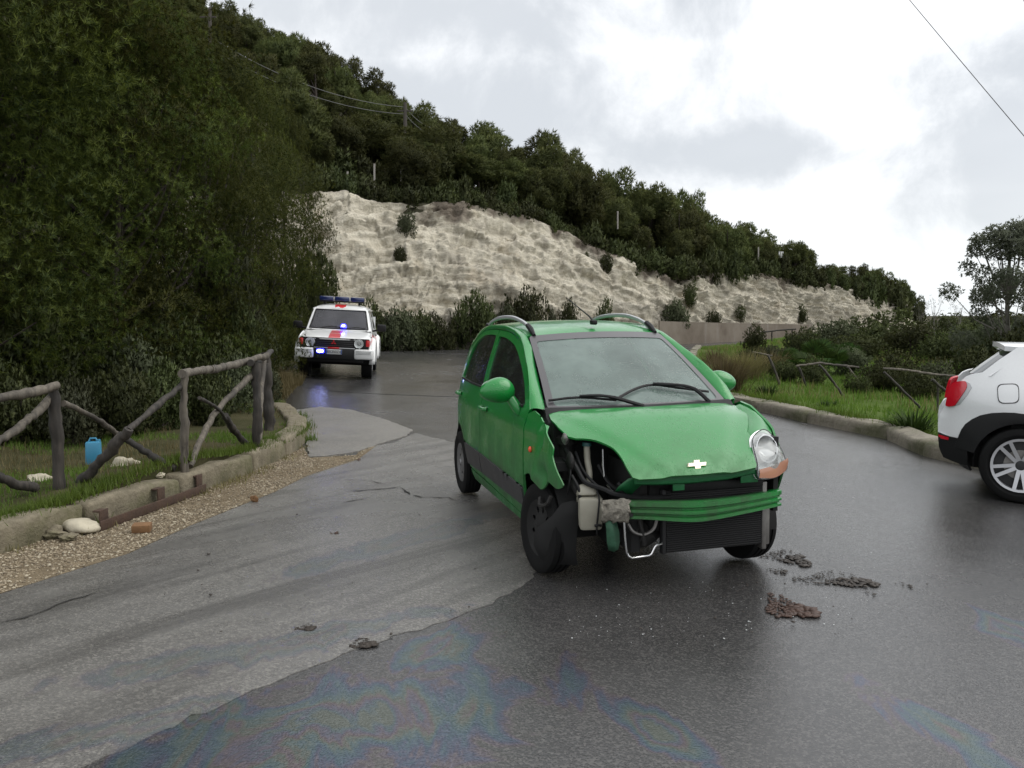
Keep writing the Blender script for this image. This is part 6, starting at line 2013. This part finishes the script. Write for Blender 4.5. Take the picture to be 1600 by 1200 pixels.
BS = []
for sd in range(4):
    c = bush_lobes(20 + sd, 18)
    BS.append((crown_mesh('bush_leaves', 20 + sd, c, 300, 4, .085, .036, .7, .4, True), trunk_mesh('bush_stems', 20 + sd, .7, .03, [q_[0] for q_ in c], .1, 8)))
BF = []
for sd in range(3):
    c = bush_lobes(30 + sd, 14)
    BF.append(crown_mesh('far_bush_leaves', 30 + sd, c, 130, 3, .17, .085, .7, .4))


def bush(px, Y, top, w, label, mat='bush', v=0, z=None, far=False, group=None, name='bush', cat='bush', fine=True):
    p = at(px, 500, Y)
    if z is None: z = verge_z(p.x, Y) if p.x < 0 else island_z(p.x, Y)
    h = max(.3, at(px, top, Y).z - z); r = w * Y / FPX / 2
    if far:
        return plant(name, (p.x, Y, z - .05), BF[v % 3], None, M[mat], None, (r, r, h), v * 1.3, label, cat, group, part='foliage')
    return plant(name, (p.x, Y, z - .05), BS[v % 4][0], BS[v % 4][1], M[mat], M['bark'], (r, r, h), v * 1.3, label, cat, group, part='foliage')


bush(366, 14.6, 352, 120, 'big grey-green shrub rising in front of the pines, left of the police vehicle', 'greybush', 1)
bush(490, 27, 385, 95, 'dark leafy shrub behind the roof of the police vehicle', 'bush', 2)
under = [(25, 8.9, 570, 140), (108, 8.8, 585, 110), (185, 9.3, 565, 120), (250, 9.8, 560, 110), (318, 10.6, 555, 100), (362, 11.8, 550, 80), (-60, 10, 520, 190), (40, 10.6, 470, 170), (120, 11.5, 500, 150), (200, 11.2, 520, 150), (265, 12, 490, 130), (330, 12.5, 520, 120), (375, 13.6, 470, 110), (398, 15.5, 480, 90), (446, 25, 440, 80), (80, 13.5, 420, 200), (170, 15, 400, 200), (255, 16, 410, 180), (340, 17.5, 400, 150), (428, 24.5, 400, 110), (10, 14.5, 400, 200), (410, 13.2, 560, 70), (300, 11.2, 590, 90), (160, 10.2, 600, 110), (20, 9.2, 590, 120)]
for i, (px, Y, top, w) in enumerate(under):
    k_ = sorted(range(len(under)), key=lambda q: under[q][0]).index(i)
    bush(px, Y, top, w, f'{ORD[k_]} dark shrub from the left in the shaded undergrowth behind the log fence', 'bush', i, group='undergrowth shrubs behind the log fence', name='undergrowth_shrub', cat='shrub')

# hill pines
def dome(seed, n, r, h, flat):
    rg = np.random.default_rng(seed); C_ = []
    for _ in range(n):
        a = rg.uniform(0, 2 * PI); q_ = r * .78 * math.sqrt(rg.random()); z = h * (.20 + .66 * rg.random() ** .7 * (1 - .55 * (q_ / r) ** 2))
        s_ = rg.uniform(.16, .27) * 2
        C_.append(((q_ * math.cos(a), q_ * math.sin(a), z * 1.0), (s_ * r * .62, s_ * r * .62, s_ * h * .30 * flat)))
    return C_


HP = []
for sd, (n_, r, h, fl) in enumerate([(30, 2.1, 5, .8), (24, 1.7, 5, 1.0), (34, 2.4, 4.6, .75), (22, 1.6, 5.4, .95), (28, 2.0, 4.4, .9), (15, 1.7, 5.6, .8), (17, 2.1, 5.0, .7)]):
    c = dome(50 + sd, n_, r, h, fl)
    HP.append((crown_mesh('hill_pine_crown', 50 + sd, c, 210, 4, .24, .05, .55, .5), trunk_mesh('hill_pine_trunk', 50 + sd, h * .75, .11, [q_[0] for q_ in c], .3, 9), h))
rgp = np.random.default_rng(77)
rows_ = [(1.0, 27, 'pine standing on the skyline of the hill', 'pines on the skyline'), (.86, 34, 'pine on the upper slope just below the skyline', 'pines on the upper slope'), (.70, 36, 'pine on the upper slope just below the skyline', 'pines on the upper slope'),
         (.54, 38, 'pine halfway up the wooded hill', 'pines halfway up the hill'), (.38, 40, 'pine halfway up the wooded hill', 'pines halfway up the hill'), (.22, 44, 'pine on the lower slope behind the top of the cliff', 'pines behind the cliff top'), (.08, 50, 'pine on the lower slope behind the top of the cliff', 'pines behind the cliff top')]
cnt = 0
rowname = {1.0: 'on the skyline', .86: 'just below the skyline', .70: 'on the upper slope', .54: 'at mid slope', .38: 'below mid slope', .22: 'on the lower slope', .08: 'behind the cliff top'}
for s, step, lab, grp in rows_:
    u = 190 + rgp.uniform(0, step)
    while u < 1405:
        ss = float(np.clip(s + rgp.normal(0, .04 if s < 1 else .01), .02, 1.0)); uu = u + rgp.normal(0, 6)
        p = hill_pt(uu, ss)
        right = float(sst(1050, 1350, uu)); k = rgp.uniform(.62, 1.18) * (1 - .42 * right) * (.82 if s > .8 else 1)
        if s == 1.0: hh = gH(uu) * rgp.uniform(.85, 1.3) / 5
        else: hh = k * rgp.uniform(.9, 1.1)
        v = int(rgp.integers(0, 7))
        if not (s < .15 and uu < 430) and not (s < .15 and uu > 1250):
            o_ = plant('pine_tree', (p[0], p[1], p[2] - .1), HP[v][0], HP[v][1], M['hillneedle'], M['bark'], (k, k, hh * 5 / HP[v][2]), float(rgp.uniform(0, 6.28)), lab, 'pine', grp)
            later(o_, rowname[s], uu, 'pine')
            cnt += 1
        u += step * rgp.uniform(.7, 1.4) * (1 - .25 * right)
# the lone pine that stands out against the sky, and three rounded ones over the cliff's left end
q_ = hill_pt(1078, .72); t_ = at(1078, 292, q_[1]).z
plant('pine_tree', tuple(q_), HP[1][0], HP[1][1], M['hillneedle'], M['bark'], (1.05, 1.05, (t_ - q_[2]) / 4.6), 1.0, 'single tall round-topped pine standing clear against the sky above the cliff', 'pine')
for px, top, s, w, lab in ((575, 188, .10, 1.55, 'broad dense yellow-green pine over the left end of the cliff'), (655, 218, .10, 1.3, 'broad pine with flat bright top, second from the left over the cliff'), (725, 240, .10, 1.2, 'rounded pine over the highest part of the cliff edge')):
    q_ = hill_pt(px, s); t_ = at(px, top, q_[1]).z
    plant('pine_tree', tuple(q_), HP[2][0], HP[2][1], M['needle'], M['bark'], (w, w, (t_ - q_[2]) / 4.2), px * .1, lab, 'pine')

# scrub along the cliff top
u = 500.0; i = 0
while u < 1432:
    q_ = hill_pt(u, .012); r = rgp.uniform(.55, 1.1); h = rgp.uniform(.9, 1.7) * (1 + .3 * float(sst(900, 1100, u)))
    o_ = plant('cliff_top_shrub', (q_[0], q_[1] - rgp.uniform(.0, .5), q_[2] - .35 - rgp.uniform(0, .25)), BF[i % 3], None, M['bush'], None, (r, r, h), i * 1.1, 'low dark shrub hanging over the top edge of the pale cliff', 'shrub', 'shrubs along the cliff top', part='foliage')
    later(o_, 'along the cliff edge', u, 'shrub'); u += rgp.uniform(11, 20); i += 1
for u in np.arange(520, 1420, 26):
    q_ = hill_pt(u + rgp.normal(0, 5), rgp.uniform(.03, .10)); r = rgp.uniform(.8, 1.4)
    o_ = plant('hill_shrub', (q_[0], q_[1], q_[2] - .2), BF[i % 3], None, M['bush'], None, (r, r, rgp.uniform(1.0, 1.8)), i * 1.1, 'dark shrub under the pines just behind the cliff edge', 'shrub', 'shrubs under the cliff-top pines', part='foliage'); later(o_, 'under the cliff-top pines', u, 'shrub'); i += 1
for px, top, w, h_, lab in ((1395, 440, 70, 0, 'dense dark shrub at the right end of the cliff'), (1418, 462, 50, 0, 'lower dark shrub where the cliff runs out on the right'), (1360, 425, 60, 0, 'dark shrub on the crest near the right end of the cliff')):
    q_ = top_pt(px); z = q_[2] - 1.6
    bush(px, q_[1] + .3, top, w, lab, 'bush', px, z=z, far=True)

# shrubs at the foot and on the face of the cliff
for i, (px, top, bot, w, lab) in enumerate([(592, 474, 548, 56, 'dark shrub filling the space between the first two at the cliff foot'), (634, 484, 546, 60, 'dark shrub filling the space between the second and third at the cliff foot'), (676, 488, 545, 50, 'lower dark shrub right of the third one at the cliff foot'), (760, 474, 541, 56, 'dark shrub right of the ragged one at the cliff foot'), (570, 464, 548, 66, 'tall dark shrub at the cliff foot directly right of the police vehicle'), (612, 480, 547, 64, 'second dark shrub at the cliff foot right of the police vehicle'), (655, 486, 546, 66, 'third dark shrub in the row at the cliff foot'),
                                            (736, 455, 540, 76, 'dark shrub with ragged top at the cliff foot left of the green car'), (700, 498, 544, 34, 'small shrub between the third and the ragged one at the cliff foot'), (790, 476, 540, 50, 'dark shrub at the cliff foot behind the green car roof rail'),
                                            (824, 452, 538, 84, 'wide dark shrub showing over the left of the green car roof'), (886, 468, 530, 44, 'shrub showing behind the aerial of the green car'), (941, 466, 530, 54, 'rounded shrub showing over the middle of the green car roof'), (862, 482, 530, 26, 'small shrub between two larger ones over the green car roof')]):
    q_ = base_pt(px); Y = q_[1] - .6 - .3 * (i % 2)
    bush(px, Y, top, w, lab, 'bush', i, z=float(g(q_[0], Y)) - .05)
for i, (px, top, bot, w, m, lab) in enumerate([(1057, 468, 517, 56, 'bush', 'largest dark shrub low on the cliff right of the green car'), (1115, 484, 512, 28, 'bush', 'dark shrub on the concrete wall right of the largest one'), (1158, 476, 497, 27, 'brownbush', 'small brownish shrub low on the right part of the cliff'), (1252, 474, 498, 24, 'brownbush', 'small shrub on the cliff near the bushes on the right'),
                                               (636, 330, 368, 44, 'bush', 'dark shrub growing high on the cliff face at its left'), (626, 383, 412, 24, 'bush', 'small dark shrub on the cliff face below the high one'), (946, 394, 421, 26, 'brownbush', 'thin shrub near the cliff edge in the middle'), (1076, 438, 470, 32, 'greybush', 'greenish shrub in a hollow of the cliff above the largest shrub'), (672, 388, 402, 14, 'bush', 'tiny shrub on the left cliff face'), (545, 330, 345, 12, 'bush', 'tiny shrub at the upper left of the cliff face'), (915, 392, 404, 11, 'greybush', 'tiny tuft near the middle cliff edge'), (1010, 500, 512, 14, 'brownbush', 'tiny tuft at the cliff foot over the right of the green car roof')]):
    fb, ft = 600 - 0, 0
    yb_ = 492 + FPX * (CAMH) / fD(px); t = float(np.clip((yb_ - bot) / (yb_ - fT(px)), .02, .98)); q_ = cliff_pt(px, t)
    bush(px, q_.y - .1, top, w, lab, m, i + 1, z=at(px, bot + 3, q_.y).z)

# right-hand thicket
for i, (px, Y, top, w, m, lab) in enumerate([(1225, 21, 560, 60, 'greybush', 'grey-green scrub between the leaning fence and the three-legged fence'), (1275, 20.5, 556, 70, 'bush', 'scrub growing through the three-legged fence under the palm'), (1405, 22, 545, 110, 'greybush', 'broad grey-green scrub behind the long low fence'), (1465, 19, 560, 90, 'greybush', 'grey-green scrub left of the crossover tail light'), (1340, 29, 520, 110, 'greybush', 'pale scrub rising behind the fan palms'), (1180, 29, 540, 60, 'brownbush', 'brownish scrub behind the pale arching tuft'), (1372, 33, 482, 150, 'bush', 'largest dark bush of the thicket on the right'), (1300, 31, 499, 110, 'bush', 'dark bush left of the largest one in the right thicket'), (1256, 30, 512, 70, 'bush', 'low bush at the left end of the right thicket'), (1425, 29, 503, 110, 'bush', 'dark bush right of the largest one, below the thin trees'),
                                             (1480, 27, 505, 120, 'bush', 'dark bush under the thin bare trees on the right'), (1550, 24, 500, 130, 'bush', 'dark bush at the foot of the olive tree'), (1610, 20, 505, 120, 'bush', 'dark bush behind the spoiler of the white crossover'), (1520, 20, 540, 110, 'bush', 'low bush in front of the olive tree, left of the crossover'),
                                             (1181, 37, 504, 48, 'brownbush', 'reddish-brown shrub before the thin far railing'), (1330, 24, 540, 90, 'greybush', 'greyish shrub between the fan palm and the long fence'), (1385, 19, 566, 90, 'brownbush', 'brownish twiggy shrub behind the long low fence'), (1440, 17.5, 575, 80, 'bush', 'dark shrub behind the low fence beside the crossover'), (1345, 18.5, 580, 60, 'bush', 'small dark shrub at the three-legged fence'), (1215, 27, 538, 70, 'greybush', 'grey-green shrub left of the fan palm'), (1490, 40, 490, 120, 'bush', 'distant bush behind the thin trees'), (1580, 42, 486, 140, 'bush', 'distant bush behind the olive tree')]):
    bush(px, Y, top, w, lab, m, i + 2)


def fan_palm(px, Y, top, w, label, seed):
    rg = np.random.default_rng(seed); p = at(px, 500, Y); z = island_z(p.x, Y); h = at(px, top, Y).z - z; r = w * Y / FPX / 2
    e = tag(empty('fan_palm', (p.x, Y, z)), label, 'palm')
    for i in range(26):
        a = rg.uniform(0, 2 * PI); el = rg.uniform(.15, 1.35); d = Vector((math.cos(a) * math.cos(el), math.sin(a) * math.cos(el), math.sin(el)))
        c = Vector((d.x * r * .75, d.y * r * .75, max(.1, d.z * h * .72)))
        mb = MB(); mb.tube([Vector((0, 0, .05)), c * .5 + Vector((0, 0, .05)), c], .010, 4, caps=False)
        s_ = d.cross(Vector((0, 0, 1))); s_ = s_.normalized() if s_.length > .1 else Vector((1, 0, 0)); up = s_.cross(d).normalized()
        R_ = .34 * h
        for k in range(13):
            w_ = R(-85 + 170 * k / 12); dd = (d * math.cos(w_) + s_ * math.sin(w_) + up * .12).normalized(); q2 = dd.cross(up).normalized() * R_ * .07
            tip = c + dd * R_ + Vector((0, 0, -.10 * R_)); mid = c + dd * R_ * .55
            mb.add([c, mid + q2, tip, mid - q2], [(0, 1, 2), (0, 2, 3)])
        mb.build('frond', M['palm'], e, None)
    return e


fan_palm(1283, 23, 527, 120, 'wide green fan palm clump behind the three-legged fence', 1)
fan_palm(1240, 25.5, 541, 70, 'smaller fan palm at the left of the wide one', 2)
fan_palm(1325, 27, 533, 70, 'fan palm at the right behind the wide one', 3)


def blades(rg, Q, Z, L, Wd, lean=.5):
    n = len(Q); a = rg.uniform(0, 2 * PI, n); l = L * rg.uniform(.5, 1.35, n); le = lean * rg.uniform(.1, 1.2, n)
    d = np.c_[np.cos(a) * le, np.sin(a) * le, np.ones(n)]; d = unit(d) * l[:, None]
    s_ = np.c_[-np.sin(a), np.cos(a), np.zeros(n)] * (Wd / 2 * rg.uniform(.7, 1.3, n))[:, None]
    b = np.c_[Q, Z]
    V = np.stack([b - s_, b + s_, b + d], 1).reshape(-1, 3)
    return V, np.arange(3 * n).reshape(-1, 3)


def grass(name, Q, zf, L, Wd, mat, label, seed, lean=.6):
    rg = np.random.default_rng(seed); Z = np.array([zf(a, b) for a, b in Q]) - .01
    V, T = blades(rg, Q, Z, L, Wd, lean)
    return tag(link(name, tri_mesh(name, V, T), M[mat]), label, 'grass', kind='stuff')


def sample(poly, n, seed, thr=-.05, f=1.0):
    rg = np.random.default_rng(seed); B = np.array(poly); Q = rg.uniform(B.min(0), B.max(0), (n, 2)); Q = Q[inside(Q, poly)]
    return Q[fbm(np.c_[Q * f, np.full(len(Q), seed)], 4, seed) > thr]


vp = lk2[1:] + [gxy(440, 634), (-4.6, 15), (-6.5, 15), (-8, 10), (-9, 6), (-7, 4.5)]
grass('verge_grass', sample(vp, 110000, 3, .0, 1.3), verge_z, .06, .008, 'grass', 'short patchy grass behind the left kerb', 1)
grass('verge_dry_grass', sample(vp, 26000, 5, .02, 1.0), verge_z, .10, .007, 'drygrass', 'dry grass among the fence posts', 2)
kp = [np.array([x - .02, y + .10]) + rg_ for (x, y), rg_ in zip(crv(lk2[1:], 14), [np.random.default_rng(900 + i).normal(0, .07, (70, 2)) for i in range(400)])]
grass('kerb_top_grass', np.concatenate(kp), verge_z, .075, .008, 'grass', 'grass growing along the back of the left kerb', 9, .8)
tp = [gxy(*p) for p in [(412, 640), (448, 640), (470, 618), (474, 600), (440, 590), (415, 610)]]
grass('dry_grass_tuft', sample(tp, 9000, 8, -.3), verge_z, .25, .010, 'drygrass', 'tall dry grass tuft at the end of the left kerb', 3, .7)
# weeds at the kerb foot
kp = []
rg = np.random.default_rng(31)
KA = np.array(crv(lk, 10))
for _ in range(46):
    i = rg.integers(0, len(KA) - 1); c_ = KA[i] + rg.normal(0, .02, 2) + [.03, -.03]; n_ = int(rg.integers(10, 60)); kp.append(c_ + rg.normal(0, .06, (n_, 2)))
Q = np.concatenate(kp); grass('kerb_weeds', Q, lambda a, b: float(g(a, b)), .07, .008, 'drygrass', 'withered weeds along the foot of the left kerb', 4, .8)
kp = [np.array(gxy(480, 690)) + rg.normal(0, .06, (130, 2)), np.array(gxy(328, 742)) + rg.normal(0, .06, (120, 2)), np.array(gxy(250, 775)) + rg.normal(0, .07, (90, 2)), np.array(gxy(145, 818)) + rg.normal(0, .06, (90, 2))]
grass('kerb_weeds', np.concatenate(kp), lambda a, b: float(g(a, b)), .13, .012, 'grass', 'green weeds in the joints of the left kerb', 5, .7)
ip = [(x + .42, y) for x, y in rk[1:]] + [(20, 50), (34, 60), (40, 40), (26, 20), (16, 9)]
grass('island_grass', sample(ip, 260000, 9, -.16, .5), island_z, .14, .024, 'grass', 'bright green grass on the right between kerb and thicket', 6)
grass('island_dry_grass', sample(ip, 60000, 12, .06, .35), island_z, .26, .018, 'drygrass', 'withered grass patches on the right between kerb and thicket', 7)
kp = [np.array([x + .34, y]) + rg.normal(0, .08, (110, 2)) for x, y in crv(rk[1:9], 6)]
grass('kerb_edge_grass', np.concatenate(kp), island_z, .14, .014, 'grass', 'grass spilling over the right kerb', 8)


def tuft(px, Y, top, w, mat, label, seed, n=520, name='grass_tuft', lean=.9, wd=.012):
    rg = np.random.default_rng(seed); p = at(px, 500, Y); z = island_z(p.x, Y); h = at(px, top, Y).z - z; r = w * Y / FPX / 2
    Q = rg.normal(0, r * .32, (n, 2)); a = np.arctan2(Q[:, 1], Q[:, 0]); l = h * rg.uniform(.6, 1.15, n) * 1.15
    le = lean * rg.uniform(.1, 1.1, n); d = unit(np.c_[np.cos(a) * le, np.sin(a) * le, np.ones(n)])
    b = np.c_[Q, np.zeros(n)]; s_ = np.c_[-np.sin(a), np.cos(a), np.zeros(n)] * wd / 2
    mid = b + d * l[:, None] * .6; tip = b + d * l[:, None] + np.c_[np.cos(a), np.sin(a), -.5 * np.ones(n)] * (l * le * .28)[:, None]
    V = np.stack([b - s_, b + s_, mid + s_ * .8, mid - s_ * .8, tip], 1).reshape(-1, 3); i0 = np.arange(n)[:, None] * 5
    o = link(name, tri_mesh(name, V, np.concatenate([i0 + [0, 1, 2], i0 + [0, 2, 3], i0 + [3, 2, 4]])), M[mat]); o.location = (p.x, Y, z - .02)
    return tag(o, label, 'grass tuft')


tuft(1135, 17, 556, 70, 'drygrass', 'brown bushy grass tuft just beyond the mirror of the green car', 1, 900)
tuft(1165, 21, 548, 70, 'drygrass', 'arching pale grass tuft between the brown tuft and the leaning fence', 2, 800)
tuft(1120, 24, 545, 50, 'drygrass', 'dry tuft at the back, beyond the bushy brown one', 3, 500)
tuft(1205, 24, 546, 60, 'drygrass', 'dry tuft behind the leaning fence remnant', 4, 500)
tuft(1432, 11.7, 636, 62, 'palm', 'blue-green spiky tuft on the grass near the rear bumper of the crossover', 5, 260, lean=1.3, wd=.022)
tuft(1300, 14.5, 624, 40, 'palm', 'small dark leafy tuft in the grass above the right kerb', 6, 160, lean=1.4, wd=.02)
tuft(1200, 16.5, 598, 46, 'palm', 'dark green weed tuft near the leaning fence brace', 7, 200, lean=1.4, wd=.02)

# sparse trees on the right
def sparse(seed, h, r, n, leafd):
    rg = np.random.default_rng(seed); C_ = []
    for _ in range(n):
        t = rg.random() ** .8; a = rg.uniform(0, 2 * PI); q_ = r * (.25 + .75 * rg.random()) * (1 - .55 * t)
        s_ = rg.uniform(.20, .38); C_.append(((q_ * math.cos(a), q_ * math.sin(a), h * (.22 + .74 * t)), (s_, s_, s_ * .9)))
    return C_


c = sparse(4, 4.0, 1.9, 44, 1)
p = at(1578, 500, 21.5); z = island_z(p.x, 21.5)
plant('olive_tree', (p.x, 21.5, z), crown_mesh('olive_leaves', 4, c, 620, 4, .085, .028, .9, .25, True, .2), trunk_mesh('olive_trunk', 4, 3.6, .06, [q_[0] for q_ in c], .35, 34), M['olive'], M['greybark'], (1.0, 1.0, (at(1578, 338, 21.5).z - z) / 4.15), .4, 'airy grey-green olive tree rising above the white crossover', 'tree')
for i, (px, Y, top, w, lab) in enumerate([(1462, 33, 462, 40, 'thin half-bare young tree left of the olive tree'), (1496, 34, 470, 50, 'second thin half-bare tree beside the olive tree'), (1440, 38, 470, 34, 'thin bare sapling at the end of the cliff shrubs')]):
    c = sparse(60 + i, 3.0, 1.1, 16, 1); p = at(px, 500, Y); z = island_z(p.x, Y)
    plant('sapling', (p.x, Y, z), crown_mesh('sapling_leaves', 60 + i, c, 70, 3, .07, .024, .9, .3, True, .2), trunk_mesh('sapling_trunk', 60 + i, 2.7, .045, [q_[0] for q_ in c], .25, 16), M['olive'], M['greybark'], (w * Y / FPX / 2.2, w * Y / FPX / 2.2, (at(px, top, Y).z - z) / 3.1), i * 2.0, lab, 'tree')

settle_labels()
